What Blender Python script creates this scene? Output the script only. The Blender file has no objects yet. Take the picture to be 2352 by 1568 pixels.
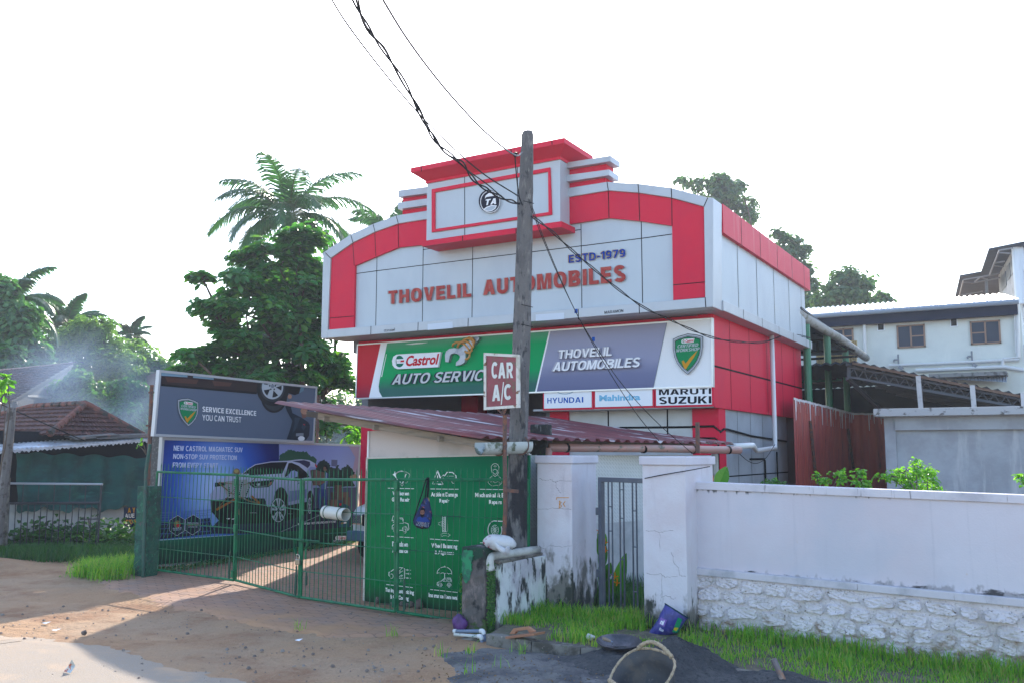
import bpy, bmesh, math, random
import numpy as np
from mathutils import Vector, Matrix
random.seed(7); RNG = np.random.default_rng(11)
R = math.radians
SC = bpy.context.scene; COL = SC.collection

# ---------------------------------------------------------------- camera
CAM_H = 2.2
YAW, PITCH, ROLL = R(30.883), R(6.936), R(0.1936)
FPX = 2058.6                                   # focal length in pixels of a 2352 px wide picture
c_f = Vector((-math.sin(YAW)*math.cos(PITCH), math.cos(YAW)*math.cos(PITCH), math.sin(PITCH)))
_r = Vector((math.cos(YAW), math.sin(YAW), 0)); _u = _r.cross(c_f)
c_r = _r*math.cos(ROLL) + _u*math.sin(ROLL); c_u = -_r*math.sin(ROLL) + _u*math.cos(ROLL)
CAMP = Vector((0, 0, CAM_H))
cd = bpy.data.cameras.new('camera'); cam = bpy.data.objects.new('camera', cd); COL.objects.link(cam)
cd.sensor_width = 36; cd.lens = FPX/2352*36; cd.clip_end = 3000; cd.clip_start = 0.1
cam.matrix_world = Matrix(((c_r.x, c_u.x, -c_f.x, 0), (c_r.y, c_u.y, -c_f.y, 0), (c_r.z, c_u.z, -c_f.z, CAM_H), (0, 0, 0, 1)))
SC.camera = cam

# ---------------------------------------------------------------- sky and sun
SUN_AZ, SUN_EL = -26.4, 35.0                   # degrees, azimuth clockwise from +Y
w = bpy.data.worlds.new('World'); SC.world = w; w.use_nodes = True
nt = w.node_tree; nt.nodes.clear()
sky = nt.nodes.new('ShaderNodeTexSky'); sky.sky_type = 'NISHITA'; sky.sun_disc = False
sky.sun_elevation = R(SUN_EL); sky.sun_rotation = R(SUN_AZ); sky.altitude = 0
sky.air_density = 1.0; sky.dust_density = 1.0; sky.ozone_density = 1.0
bg = nt.nodes.new('ShaderNodeBackground'); bg.inputs[1].default_value = 0.15
ow = nt.nodes.new('ShaderNodeOutputWorld'); nt.links.new(sky.outputs[0], bg.inputs[0]); nt.links.new(bg.outputs[0], ow.inputs[0])
sd = bpy.data.lights.new('sun', 'SUN'); sd.energy = 2.4; sd.angle = R(0.5); sd.color = (1.0, 0.92, 0.80)
so = bpy.data.objects.new('sun', sd); COL.objects.link(so)
sdir = Vector((math.sin(R(SUN_AZ))*math.cos(R(SUN_EL)), math.cos(R(SUN_AZ))*math.cos(R(SUN_EL)), math.sin(R(SUN_EL))))
so.rotation_euler = sdir.to_track_quat('Z', 'Y').to_euler(); so.location = (0, 0, 30)
SC.view_settings.view_transform = 'Standard'; SC.view_settings.look = 'None'; SC.view_settings.gamma = 1
SC.view_settings.exposure = 1.7
SC.render.engine = 'CYCLES'; SC.cycles.max_bounces = 6; SC.cycles.transparent_max_bounces = 8
SC.cycles.volume_step_rate = 2.0; SC.cycles.volume_max_steps = 128
SC.render.resolution_x = 1024; SC.render.resolution_y = 682

# ---------------------------------------------------------------- from the photograph's pixels to places
def ray(x, y): return c_f*FPX + c_r*(x-1176) - c_u*(y-784.05)
def G(x, y, z=0.0): d = ray(x, y); return CAMP + d*((z-CAM_H)/d.z)
def PY(x, y, Y): d = ray(x, y); return CAMP + d*(Y/d.y)
def PX(x, y, X): d = ray(x, y); return CAMP + d*(X/d.x)
def zc(x0, y0, s): return lambda x, y: ((x0+x/s)/1.7415, (y0+y/s)/1.7415)
class Plane:
    "vertical (or any) plane through p; n faces the camera side"
    def __init__(s, p, n):
        s.p = Vector(p); s.n = Vector(n).normalized()
        if (CAMP-s.p).dot(s.n) < 0: s.n = -s.n
    def at(s, x, y, off=0.0):
        d = ray(x, y); p = CAMP + d*((s.p-CAMP).dot(s.n)/d.dot(s.n)); return p + s.n*off
    def hit(s, x, y, off=0.0):
        q = s.p + s.n*off; d = ray(x, y); return CAMP + d*((q-CAMP).dot(s.n)/d.dot(s.n))
def VPL(a, b): a = Vector(a); b = Vector(b); d = b-a; return Plane(a, (d.y, -d.x, 0))
def YPL(Y): return Plane((0, Y, 0), (0, -1, 0))
def XPL(X): return Plane((X, 0, 0), (1, 0, 0))

# ---------------------------------------------------------------- materials
MATS = {}
def lin(c):
    "sRGB 0-255 -> linear"
    return tuple((v/255/12.92 if v/255 <= .04045 else ((v/255+.055)/1.055)**2.4) for v in c)
def mat(name, col, rough=.6, metal=0.0, layers=(), bump=None, spec=.5, bumps=(), coat=0.0):
    if name in MATS: return MATS[name]
    m = bpy.data.materials.new(name); m.use_nodes = True; t = m.node_tree; N = t.nodes; L = t.links
    b = N['Principled BSDF']; b.inputs['Roughness'].default_value = rough; b.inputs['Metallic'].default_value = metal
    b.inputs['Specular IOR Level'].default_value = spec; b.inputs['Coat Weight'].default_value = coat
    tc = N.new('ShaderNodeTexCoord'); cur = None
    def noise(sc, det, off=0.0, dist=0.0):
        mp = N.new('ShaderNodeMapping'); L.new(tc.outputs['Object'], mp.inputs[0])
        if not hasattr(sc, '__len__'): sc = (sc, sc, sc)
        mp.inputs['Scale'].default_value = sc; mp.inputs['Location'].default_value = (off, off*1.7, off*.6)
        n = N.new('ShaderNodeTexNoise'); n.inputs['Scale'].default_value = 1; n.inputs['Detail'].default_value = det
        n.inputs['Roughness'].default_value = .62; n.inputs['Distortion'].default_value = dist
        L.new(mp.outputs[0], n.inputs[0]); return n.outputs[0]
    rgb = N.new('ShaderNodeRGB'); rgb.outputs[0].default_value = (*col, 1); cur = rgb.outputs[0]
    for i, l in enumerate(layers):
        f = noise(l.get('sc', 4), l.get('det', 6), l.get('off', i*3.1+.7), l.get('dist', 0))
        if 'z' in l:                            # dirt that gathers towards one end of the thing
            sx = N.new('ShaderNodeSeparateXYZ'); L.new(tc.outputs['Object'], sx.inputs[0])
            mr = N.new('ShaderNodeMapRange'); L.new(sx.outputs[l.get('axis', 2)], mr.inputs[0])
            mr.inputs[1].default_value = l['z'][0]; mr.inputs[2].default_value = l['z'][1]
            mr.inputs[3].default_value = l.get('zamp', .3); mr.inputs[4].default_value = -.5
            ad = N.new('ShaderNodeMath'); ad.operation = 'ADD'; L.new(f, ad.inputs[0]); L.new(mr.outputs[0], ad.inputs[1]); f = ad.outputs[0]
        rp = N.new('ShaderNodeMapRange'); L.new(f, rp.inputs[0]); rp.interpolation_type = 'SMOOTHSTEP'
        rp.inputs[1].default_value = l.get('lo', .45); rp.inputs[2].default_value = l.get('hi', .65)
        rp.inputs[3].default_value = 0; rp.inputs[4].default_value = l.get('amt', 1.0)
        mx = N.new('ShaderNodeMix'); mx.data_type = 'RGBA'; L.new(rp.outputs[0], mx.inputs[0]); L.new(cur, mx.inputs[6])
        mx.inputs[7].default_value = (*l['col'], 1); cur = mx.outputs[2]
    L.new(cur, b.inputs['Base Color'])
    nrm = None
    for bs in ([bump] if bump else []) + list(bumps):
        f = noise(bs[0], bs[2] if len(bs) > 2 else 5, 9.3)
        bn = N.new('ShaderNodeBump'); bn.inputs['Strength'].default_value = 1; bn.inputs['Distance'].default_value = bs[1]
        L.new(f, bn.inputs['Height'])
        if nrm: L.new(nrm, bn.inputs['Normal'])
        nrm = bn.outputs[0]
    if nrm: L.new(nrm, b.inputs['Normal'])
    MATS[name] = m; return m
def flat(name, rgb255, rough=.5, **k): k.setdefault('spec', .06); return mat(name, lin(rgb255), rough, **k)
def leafmat(name, cols, transl=.45, rough=.4):
    if name in MATS: return MATS[name]
    m = bpy.data.materials.new(name); m.use_nodes = True; t = m.node_tree; N = t.nodes; L = t.links
    b = N['Principled BSDF']; b.inputs['Roughness'].default_value = rough; b.inputs['Specular IOR Level'].default_value = .4
    g = N.new('ShaderNodeNewGeometry'); rp = N.new('ShaderNodeValToRGB'); L.new(g.outputs['Random Per Island'], rp.inputs[0])
    e = rp.color_ramp.elements
    while len(e) < len(cols): e.new(.5)
    for i, c in enumerate(cols): e[i].position = i/(len(cols)-1); e[i].color = (*c, 1)
    L.new(rp.outputs[0], b.inputs['Base Color'])
    tr = N.new('ShaderNodeBsdfTranslucent')
    mu = N.new('ShaderNodeMix'); mu.data_type = 'RGBA'; mu.blend_type = 'MULTIPLY'; mu.inputs[0].default_value = 1
    L.new(rp.outputs[0], mu.inputs[6]); mu.inputs[7].default_value = (2.6, 2.4, .9, 1); L.new(mu.outputs[2], tr.inputs[0])
    ms = N.new('ShaderNodeMixShader'); ms.inputs[0].default_value = transl
    L.new(b.outputs[0], ms.inputs[1]); L.new(tr.outputs[0], ms.inputs[2]); L.new(ms.outputs[0], N['Material Output'].inputs[0])
    MATS[name] = m; return m

# ---------------------------------------------------------------- objects
ORG = {}
def tag(o, label=None, cat=None, group=None, kind=None):
    if label: o['label'] = label
    if cat: o['category'] = cat
    if group: o['group'] = group
    if kind: o['kind'] = kind
    return o
def thing(name, label, cat, loc, group=None):
    o = bpy.data.objects.new(name, None); COL.objects.link(o); o.location = Vector(loc); o.empty_display_size = .2
    ORG[o.name] = Vector(loc); return tag(o, label, cat, group)
class MB:
    "collects shapes in world metres, becomes one mesh object"
    def __init__(s): s.v = []; s.f = []; s.mi = []; s.cm = 0
    def add(s, vs, fs):
        k = len(s.v); s.v += [tuple(p) for p in vs]; s.f += [tuple(i+k for i in f) for f in fs]; s.mi += [s.cm]*len(fs); return s
    def box(s, a, b):
        x0, y0, z0 = a; x1, y1, z1 = b
        return s.hexa([(x0,y0,z0),(x1,y0,z0),(x1,y1,z0),(x0,y1,z0)], [(x0,y0,z1),(x1,y0,z1),(x1,y1,z1),(x0,y1,z1)])
    def hexa(s, lo, hi):
        return s.add(list(lo)+list(hi), [(3,2,1,0),(4,5,6,7),(0,1,5,4),(1,2,6,5),(2,3,7,6),(3,0,4,7)])
    def prism(s, pts, vec):
        "polygon pushed along vec"
        n = len(pts); vec = Vector(vec); q = [Vector(p)+vec for p in pts]
        return s.add(list(pts)+q, [tuple(range(n)), tuple(reversed(range(n, 2*n)))] + [(i, i+n, (i+1) % n+n, (i+1) % n) for i in range(n)])
    def poly(s, pts): return s.add(pts, [tuple(range(len(pts)))])
    def strip(s, a, b):
        n = len(a); return s.add(list(a)+list(b), [(i, i+1, n+i+1, n+i) for i in range(n-1)])
    def tube(s, pts, r, n=8, cap=True, closed=False):
        pts = [Vector(p) for p in pts]; m = len(pts)
        if not hasattr(r, '__len__'): r = [r]*m
        vs = []; up = None
        for i, p in enumerate(pts):
            if closed: d = pts[(i+1) % m]-pts[i-1]
            else: d = pts[min(i+1, m-1)]-pts[max(i-1, 0)]
            if d.length < 1e-9: d = Vector((0, 0, 1))
            d.normalize()
            if up is None: up = d.orthogonal().normalized()
            up = (up-d*up.dot(d)); up = up.normalized() if up.length > 1e-6 else d.orthogonal().normalized()
            sd2 = d.cross(up)
            for k in range(n):
                a = 2*math.pi*k/n; vs.append(p+(up*math.cos(a)+sd2*math.sin(a))*r[i])
        fs = [(i*n+k, i*n+(k+1) % n, ((i+1) % m)*n+(k+1) % n, ((i+1) % m)*n+k) for i in range(m if closed else m-1) for k in range(n)]
        if cap and not closed: fs += [tuple(reversed(range(n))), tuple(range((m-1)*n, m*n))]
        return s.add(vs, fs)
    def bar(s, a, b, w, h=None, up=(0, 0, 1)):
        a = Vector(a); b = Vector(b); d = (b-a).normalized(); up = Vector(up); h = h or w
        if abs(d.dot(up)) > .99: up = Vector((0, 1, 0))
        sx = d.cross(up).normalized(); sz = sx.cross(d)
        q = [-sx*w/2-sz*h/2, sx*w/2-sz*h/2, sx*w/2+sz*h/2, -sx*w/2+sz*h/2]
        return s.hexa([a+v for v in q], [b+v for v in q])
    def lathe(s, c, prof, n=24, ax=None, cap=False):
        c = Vector(c); M = Matrix.Identity(3) if ax is None else Vector(ax).to_track_quat('Z', 'Y').to_matrix()
        vs = [c+M @ Vector((r*math.cos(2*math.pi*k/n), r*math.sin(2*math.pi*k/n), z)) for r, z in prof for k in range(n)]
        return s.add(vs, [(i*n+k, i*n+(k+1) % n, (i+1)*n+(k+1) % n, (i+1)*n+k) for i in range(len(prof)-1) for k in range(n)])
    def build(s, name, mats, parent=None, smooth=False, base=None, bevel=0):
        me = bpy.data.meshes.new(name)
        v = np.array(s.v, dtype=float)
        if parent is not None: o0 = ORG[parent.name]
        elif base is not None: o0 = Vector(base)
        else: o0 = Vector(((v[:,0].min()+v[:,0].max())/2, (v[:,1].min()+v[:,1].max())/2, v[:,2].min()))
        v = v-np.array(o0)
        me.from_pydata(v.tolist(), [], s.f)
        if not isinstance(mats, (list, tuple)): mats = [mats]
        for m in mats: me.materials.append(m)
        if len(mats) > 1: me.polygons.foreach_set('material_index', s.mi)
        if smooth: me.polygons.foreach_set('use_smooth', [True]*len(me.polygons))
        me.update()
        o = bpy.data.objects.new(name, me); COL.objects.link(o)
        if parent is not None: o.parent = parent
        else: o.location = o0
        ORG[o.name] = o0
        if bevel:
            bv = o.modifiers.new('bevel', 'BEVEL'); bv.width = bevel; bv.segments = 2; bv.limit_method = 'ANGLE'
        return o
def npbuild(name, V, F4, mats, parent=None, base=(0, 0, 0), mi=None, smooth=False):
    "big quad/tri meshes straight from numpy arrays"
    me = bpy.data.meshes.new(name); V = np.asarray(V, float); F4 = np.asarray(F4, np.int32)
    o0 = ORG[parent.name] if parent is not None else Vector(base)
    V = V-np.array(o0); n = F4.shape[1]
    me.vertices.add(len(V)); me.vertices.foreach_set('co', V.ravel())
    me.loops.add(F4.size); me.loops.foreach_set('vertex_index', F4.ravel())
    me.polygons.add(len(F4)); me.polygons.foreach_set('loop_start', np.arange(len(F4), dtype=np.int32)*n)
    if not isinstance(mats, (list, tuple)): mats = [mats]
    for m in mats: me.materials.append(m)
    if mi is not None: me.polygons.foreach_set('material_index', np.asarray(mi, np.int32))
    if smooth: me.polygons.foreach_set('use_smooth', [True]*len(F4))
    me.update(calc_edges=True); me.validate()
    o = bpy.data.objects.new(name, me); COL.objects.link(o)
    if parent is not None: o.parent = parent
    else: o.location = o0
    ORG[o.name] = o0; return o
def struct(o): o['kind'] = 'structure'; return o
def copy_tree(o, loc, label=None):
    c = o.copy(); COL.objects.link(c); c.location = loc; ORG[c.name] = Vector(loc)
    if label: c['label'] = label
    for ch in list(o.children):
        d = ch.copy(); COL.objects.link(d); d.parent = c
        for g in list(ch.children): e = g.copy(); COL.objects.link(e); e.parent = d
    return c

# ---------------------------------------------------------------- lettering
# ---- bold sans capitals drawn as outlines: (width, [[contours of one filled shape], ...])
def _ell(cx, cy, rx, ry, a0=0, a1=360, n=20, p=2.35):
    o = []
    for i in range(n+1):
        t = math.radians(a0+(a1-a0)*i/n); c, s = math.cos(t), math.sin(t); o.append((cx+rx*math.copysign(abs(c)**(2/p), c), cy+ry*math.copysign(abs(s)**(2/p), s)))
    return o[:-1] if abs(a1-a0) >= 360 else o
def _rib(pts, t):
    L_, R_ = [], []; n = len(pts)
    for i, p in enumerate(pts):
        a = Vector(pts[max(i-1, 0)]); b = Vector(pts[min(i+1, n-1)]); d = (b-a).normalized(); e = Vector((-d.y, d.x))*t/2; L_.append((p[0]+e.x, p[1]+e.y)); R_.append((p[0]-e.x, p[1]-e.y))
    return L_+R_[::-1]
def glyph(ch, t):
    h = t*.92; rc = lambda x0, y0, x1, y1: [(x0, y0), (x1, y0), (x1, y1), (x0, y1)]; k = (t-.2)
    if ch == 'I': return t, [[rc(0, 0, t, 1)]]
    if ch == 'L': return .58, [[[(0, 0), (.58, 0), (.58, h), (t, h), (t, 1), (0, 1)]]]
    if ch == 'T': a = .34-t/2; return .68, [[[(a, 0), (a+t, 0), (a+t, 1-h), (.68, 1-h), (.68, 1), (0, 1), (0, 1-h), (a, 1-h)]]]
    if ch == 'H': b = .5-h/2; return .74, [[[(0, 0), (t, 0), (t, b), (.74-t, b), (.74-t, 0), (.74, 0), (.74, 1), (.74-t, 1), (.74-t, b+h), (t, b+h), (t, 1), (0, 1)]]]
    if ch == 'E': b = .5-h/2; return .62, [[[(0, 0), (.62, 0), (.62, h), (t, h), (t, b), (.57, b), (.57, b+h), (t, b+h), (t, 1-h), (.61, 1-h), (.61, 1), (0, 1)]]]
    if ch == 'F': b = .47-h/2; return .58, [[[(0, 0), (t, 0), (t, b), (.53, b), (.53, b+h), (t, b+h), (t, 1-h), (.58, 1-h), (.58, 1), (0, 1)]]]
    if ch == 'V': s = t*1.08; return .76, [[[(.38-s*.52, 0), (.38+s*.52, 0), (.76, 1), (.76-s, 1), (.38, .30+k), (s, 1), (0, 1)]]]
    if ch == 'A': s = t*1.08; return .80, [[[(0, 0), (s, 0), (s+.065, .2), (.735-s, .2), (.80-s, 0), (.80, 0), (.40+s*.56, 1), (.40-s*.56, 1)], [(s+.12, .2+h*.9), (.68-s, .2+h*.9), (.40, .78-k)]]]
    if ch == 'M': return .90, [[[(0, 0), (t*.95, 0), (t*.95, .68), (.45-t*.42, 0), (.45+t*.42, 0), (.90-t*.95, .68), (.90-t*.95, 0), (.90, 0), (.90, 1), (.90-t*1.35, 1), (.45, .34), (t*1.35, 1), (0, 1)]]]
    if ch == 'N': return .74, [[[(0, 0), (t, 0), (t, .62), (.74-t*1.08, 0), (.74, 0), (.74, 1), (.74-t, 1), (.74-t, .38), (t*1.08, 1), (0, 1)]]]
    if ch == 'O': return .80, [[_ell(.40, .5, .40, .515, n=32), _ell(.40, .5, .40-t, .515-h, n=32)]]
    if ch == 'Q': return .80, glyph('O', t)[1]
    if ch == 'D': return .75, [[[(0, 0)]+_ell(.32, .5, .43, .5, -90, 90)+[(0, 1)], [(t, h)]+_ell(.32, .5, .43-t, .5-h, -90, 90)+[(t, 1-h)]]]
    if ch == 'P': return .68, [[[(0, 0), (t, 0), (t, .36)]+_ell(.37, .68, .31, .32, -90, 90, 14)+[(0, 1)], [(t, .36+h*.9)]+_ell(.37, .68, .31-t, .32-h*.95, -90, 90, 14)+[(t, 1-h)]]]
    if ch == 'R': return .73, [[[(0, 0), (t, 0), (t, .38), (.30, .38), (.73-t*1.2, 0), (.73, 0), (.52, .38)]+_ell(.38, .69, .31, .31, -62, 90, 14)+[(0, 1)], [(t, .38+h*.9)]+_ell(.38, .69, .31-t, .31-h*.95, -90, 90, 14)+[(t, 1-h)]]]
    if ch == 'B': return .72, [[[(0, 0)]+_ell(.40, .275, .32, .275, -90, 62, 12)+_ell(.38, .745, .30, .255, -58, 90, 12)+[(0, 1)], [(t, h)]+_ell(.40, .275, .32-t, .275-h*.95, -90, 90, 10)+[(t, .55-h*.85)], [(t, .55+h*.15)]+_ell(.38, .765, .29-t, .235-h*.9, -90, 90, 10)+[(t, 1-h)]]]
    if ch == 'U': return .74, [[_rib([(t/2, 1), (t/2, .6)]+_ell(.37, .34, .37-t/2, .355-h/2, 180, 360, 18)+[(.74-t/2, .6), (.74-t/2, 1)], t)]]
    if ch == 'J': return .56, [[_rib([(t/2, .3)]+_ell(.28, .30, .28-t/2, .315-h/2, 190, 360, 14)+[(.56-t/2, .6), (.56-t/2, 1)], t)]]
    if ch == 'C': return .76, [[_rib(_ell(.40, .5, .40-t/2, .515-h/2, 42, 318, 26), t*.98)]]
    if ch == 'G': return .80, [[_rib(_ell(.40, .5, .40-t/2, .515-h/2, 42, 345, 28), t*.98)], [rc(.44, .36, .79, .36+h*.9), rc(.79-t*.9, .06, .79, .36)]]
    if ch == 'S': return .68, [[_rib(_ell(.34, .735, .34-t*.55, .28-h/2, 22, 268, 18, 2.2)+_ell(.34, .265, .34-t/2, .28-h/2, 88, -158, 18, 2.2), t*.95)]]
    if ch == 'K': return .76, [[[(0, 0), (t, 0), (t, .30), (.29, .42), (.76-t*1.25, 0), (.76, 0), (.43, .57), (.74, 1), (.74-t*1.25, 1), (t, .56), (t, 1), (0, 1)]]]
    if ch == 'Y': a = .37-t/2; return .74, [[[(a, 0), (a+t, 0), (a+t, .40), (.74, 1), (.74-t*1.12, 1), (.37, .58), (t*1.12, 1), (0, 1), (a, .40)]]]
    if ch == 'W': s = t*.95; return 1.05, [[[(.22, 0), (.22+s, 0), (.525, .62), (.83-s, 0), (.83, 0), (1.05, 1), (1.05-s, 1), (.74, .30), (.525+s*.5, 1), (.525-s*.5, 1), (.31, .30), (s, 1), (0, 1)]]]
    if ch == 'X': return .76, [[[(0, 0), (t*1.2, 0), (.38, .33), (.76-t*1.2, 0), (.76, 0), (.50, .51), (.74, 1), (.74-t*1.2, 1), (.38, .68), (.02+t*1.2, 1), (.02, 1), (.26, .51)]]]
    if ch == 'Z': return .66, [[[(0, 0), (.66, 0), (.66, h), (t*1.25, h), (.66, 1-h), (.66, 1), (.02, 1), (.02, 1-h), (.66-t*1.25, 1-h), (0, h)]]]
    if ch == '1': return .40, [[[(.40-t, 0), (.40, 0), (.40, 1), (.40-t*.8, 1), (0, .80), (0, .64), (.40-t, .76)]]]
    if ch == '7': return .62, [[[(.12, 0), (.12+t*1.1, 0), (.62, 1-h), (.62, 1), (0, 1), (0, 1-h), (.62-t*1.15, 1-h)]]]
    if ch == '9': return .64, [[_ell(.32, .67, .32, .335, n=24), _ell(.32, .67, .32-t, .335-h, n=24)], [_rib(_ell(.28, .40, .36-t/2, .40-h/2, 25, -120, 14), t*.95)]]
    if ch == '-': return .34, [[rc(0, .40-h/2, .34, .40+h/2)]]
    if ch == '.': return t, [[rc(0, 0, t, h)]]
    if ch == "'": return t*.7, [[rc(0, .68, t*.7, 1)]]
    return None
def caps_mesh(s, t, gap):
    "vertices and faces of a line of capitals, one unit high"
    x = 0; lay = [[], []]
    for ch in s:
        if ch == ' ': x += .36; continue
        w_, sh = glyph(ch, t)
        for i, cs in enumerate(sh):
            for c in cs: lay[min(i, 1)].append([(p[0]+x, p[1]) for p in c])
        x += w_+gap
    out = []
    for l in lay:
        if not l: continue
        cu = bpy.data.curves.new('t', 'CURVE'); cu.dimensions = '2D'; cu.fill_mode = 'BOTH'
        for c in l:
            sp = cu.splines.new('POLY'); sp.points.add(len(c)-1); sp.points.foreach_set('co', [q for p in c for q in (p[0], p[1], 0, 1)]); sp.use_cyclic_u = True
        out.append(cu)
    return out
def text_mb(mb, s, P, U, V, N, depth=.0, bold=0.0, keep=False, space=1.0):
    "text s fitted into the parallelogram P, P+U, P+V and raised by depth along N"
    caps = all(c == ' ' or glyph(c, .2) for c in s)
    if caps: cus = caps_mesh(s, .145+min(bold, .06)*1.7, .10*space**3)
    else:
        cu = bpy.data.curves.new('t', 'FONT'); cu.body = s; cu.size = 1; cu.offset = bold; cu.space_character = space; cu.fill_mode = 'BOTH'; cus = [cu]
    P = np.array(P); U = np.array(U); V = np.array(V); N = np.array(N); parts = []
    for i, cu in enumerate(cus):
        cu.resolution_u = 3; cu.extrude = .5 if depth else 0
        ob = bpy.data.objects.new('t', cu); COL.objects.link(ob); dg = bpy.context.evaluated_depsgraph_get(); me = bpy.data.meshes.new_from_object(ob.evaluated_get(dg))
        parts.append((np.array([v.co[:] for v in me.vertices]), [tuple(p.vertices) for p in me.polygons], i)); bpy.data.objects.remove(ob); bpy.data.curves.remove(cu); bpy.data.meshes.remove(me)
    parts = [p for p in parts if len(p[0])]
    if not parts: return mb
    al = np.concatenate([p[0] for p in parts]); x0, x1, y0, y1 = al[:,0].min(), al[:,0].max(), al[:,1].min(), al[:,1].max()
    for co, fs, i in parts:
        vs = P + np.outer((co[:,0]-x0)/(x1-x0), U) + np.outer((co[:,1]-y0)/(y1-y0), V) + np.outer((co[:,2]+.5)*depth+i*.0008 if depth else co[:,2]*0+i*.0008, N); mb.add([tuple(p) for p in vs], fs)
    return mb
def text_px(mb, s, pl, bl, br, tl, off=.002, depth=0.0, bold=0.0, space=1.0):
    "text whose box corners are given as photograph pixels on plane pl"
    a = pl.hit(*bl, off); b = pl.hit(*br, off); c = pl.hit(*tl, off)
    return text_mb(mb, s, a, b-a, c-a, pl.n, depth, bold, space=space)
class Art:
    "flat print: coloured shapes laid on a plane, each a hair above the one below; one mesh, one material per ink"
    def __init__(s, pl, conv=None): s.pl = pl; s.mb = MB(); s.m = []; s.conv = conv or (lambda x, y: (x, y)); s.o = .002
    def ink(s, m):
        if m not in s.m: s.m.append(m)
        s.mb.cm = s.m.index(m)
    def pt(s, x, y): return s.pl.hit(*s.conv(x, y), s.o)
    def fill(s, m, pts, step=True):
        if step: s.o += .0006
        s.ink(m); s.mb.poly([s.pt(*p) for p in pts]); return s
    def line(s, m, pts, wd, closed=False):
        s.o += .0002; s.ink(m)
        q = [Vector((p[0], p[1])) for p in pts]
        if closed: q.append(q[0])
        for a, b in zip(q, q[1:]):
            d = (b-a)
            if d.length < 1e-6: continue
            d.normalize(); e = Vector((-d.y, d.x))*wd/2; d = d*wd*.3
            s.mb.poly([s.pt(*(a-d+e)), s.pt(*(b+d+e)), s.pt(*(b+d-e)), s.pt(*(a-d-e))])
        return s
    def dots(s, m, pts, wd, gap):
        s.o += .0002; s.ink(m); q = [Vector((p[0], p[1])) for p in pts]
        for a, b in zip(q, q[1:]):
            k = max(1, int((b-a).length/gap))
            for i in range(k):
                c = a+(b-a)*(i+.5)/k; h = wd/2
                s.mb.poly([s.pt(c.x-h, c.y-h), s.pt(c.x+h, c.y-h), s.pt(c.x+h, c.y+h), s.pt(c.x-h, c.y+h)])
        return s
    def ell(s, m, c, rx, ry, n=24, rot=0, step=True):
        ca, sa = math.cos(rot), math.sin(rot)
        return s.fill(m, [(c[0]+rx*math.cos(t)*ca-ry*math.sin(t)*sa, c[1]+rx*math.cos(t)*sa+ry*math.sin(t)*ca) for t in [2*math.pi*i/n for i in range(n)]], step)
    def arc(s, m, c, rx, ry, a0, a1, wd, n=16, dots=0):
        pts = [(c[0]+rx*math.cos(R(a0+(a1-a0)*i/n)), c[1]+ry*math.sin(R(a0+(a1-a0)*i/n))) for i in range(n+1)]
        return s.dots(m, pts, wd, dots) if dots else s.line(m, pts, wd)
    def text(s, m, t, bl, br, tl, bold=0.0, space=1.0):
        s.o += .0006; s.ink(m); text_px(s.mb, t, s.pl, s.conv(*bl), s.conv(*br), s.conv(*tl), s.o, 0, bold, space); return s
    def build(s, name, parent): return s.mb.build(name, s.m, parent)
class UV:
    "plane-like frame: (u, v) in 0..1 inside the box bl, br, tl"
    def __init__(s, a, b, c, n): s.a = Vector(a); s.u = Vector(b)-s.a; s.v = Vector(c)-s.a; s.n = Vector(n)
    def hit(s, u, v, off=0.0): return s.a+s.u*u+s.v*v+s.n*off
def uvpx(pl, bl, br, tl, off=0.0): return UV(pl.hit(*bl, off), pl.hit(*br, off), pl.hit(*tl, off), pl.n)
# ================================================================ materials shared by several things
z7 = zc(1200, 500, 1.8667); z8 = zc(2100, 700, 1.8667); zs = zc(1400, 1250, 1.568); zq = zc(1500, 1300, 3.36)
z21 = zc(2100, 1400, 2.24); z5 = zc(1400, 1400, 2.24); z6 = zc(1400, 1900, 2.24); z2 = zc(500, 1400, 2.24); z4 = zc(500, 1900, 2.24)
z3 = zc(0, 1600, 2.24); zA = zc(0, 1000, 2.24); z32 = zc(3000, 900, 1.96); z33 = zc(3000, 1400, 2.146); zv = zc(1700, 2100, 2.352)
zn = zc(2500, 2000, 2.145); zg = zc(1500, 1830, 3.92); zh = zc(1460, 2130, 3.92); zp1 = zc(600, 1800, 3.92); zp2 = zc(1000, 1750, 3.92)
zb = zc(2300, 2350, 3.36); zr = zc(3700, 900, 3.919); zm = zc(1150, 1450, 3.92); zk = zc(3096, 1900, 1.887)
def gradmat(name, stops, axis=2, lo=0, hi=1, rough=.35, noise_amt=0):
    "printed colour ramp along one axis of the thing"
    m = bpy.data.materials.new(name); m.use_nodes = True; t = m.node_tree; N = t.nodes; L = t.links
    b = N['Principled BSDF']; b.inputs['Roughness'].default_value = .5; b.inputs['Specular IOR Level'].default_value = .06
    tc = N.new('ShaderNodeTexCoord'); sx = N.new('ShaderNodeSeparateXYZ'); L.new(tc.outputs['Object'], sx.inputs[0])
    mr = N.new('ShaderNodeMapRange'); L.new(sx.outputs[axis], mr.inputs[0]); mr.inputs[1].default_value = lo; mr.inputs[2].default_value = hi
    rp = N.new('ShaderNodeValToRGB'); L.new(mr.outputs[0], rp.inputs[0]); e = rp.color_ramp.elements
    while len(e) < len(stops): e.new(.5)
    for i, (p, c) in enumerate(stops): e[i].position = p; e[i].color = (*c, 1)
    L.new(rp.outputs[0], b.inputs['Base Color']); return m
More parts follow.
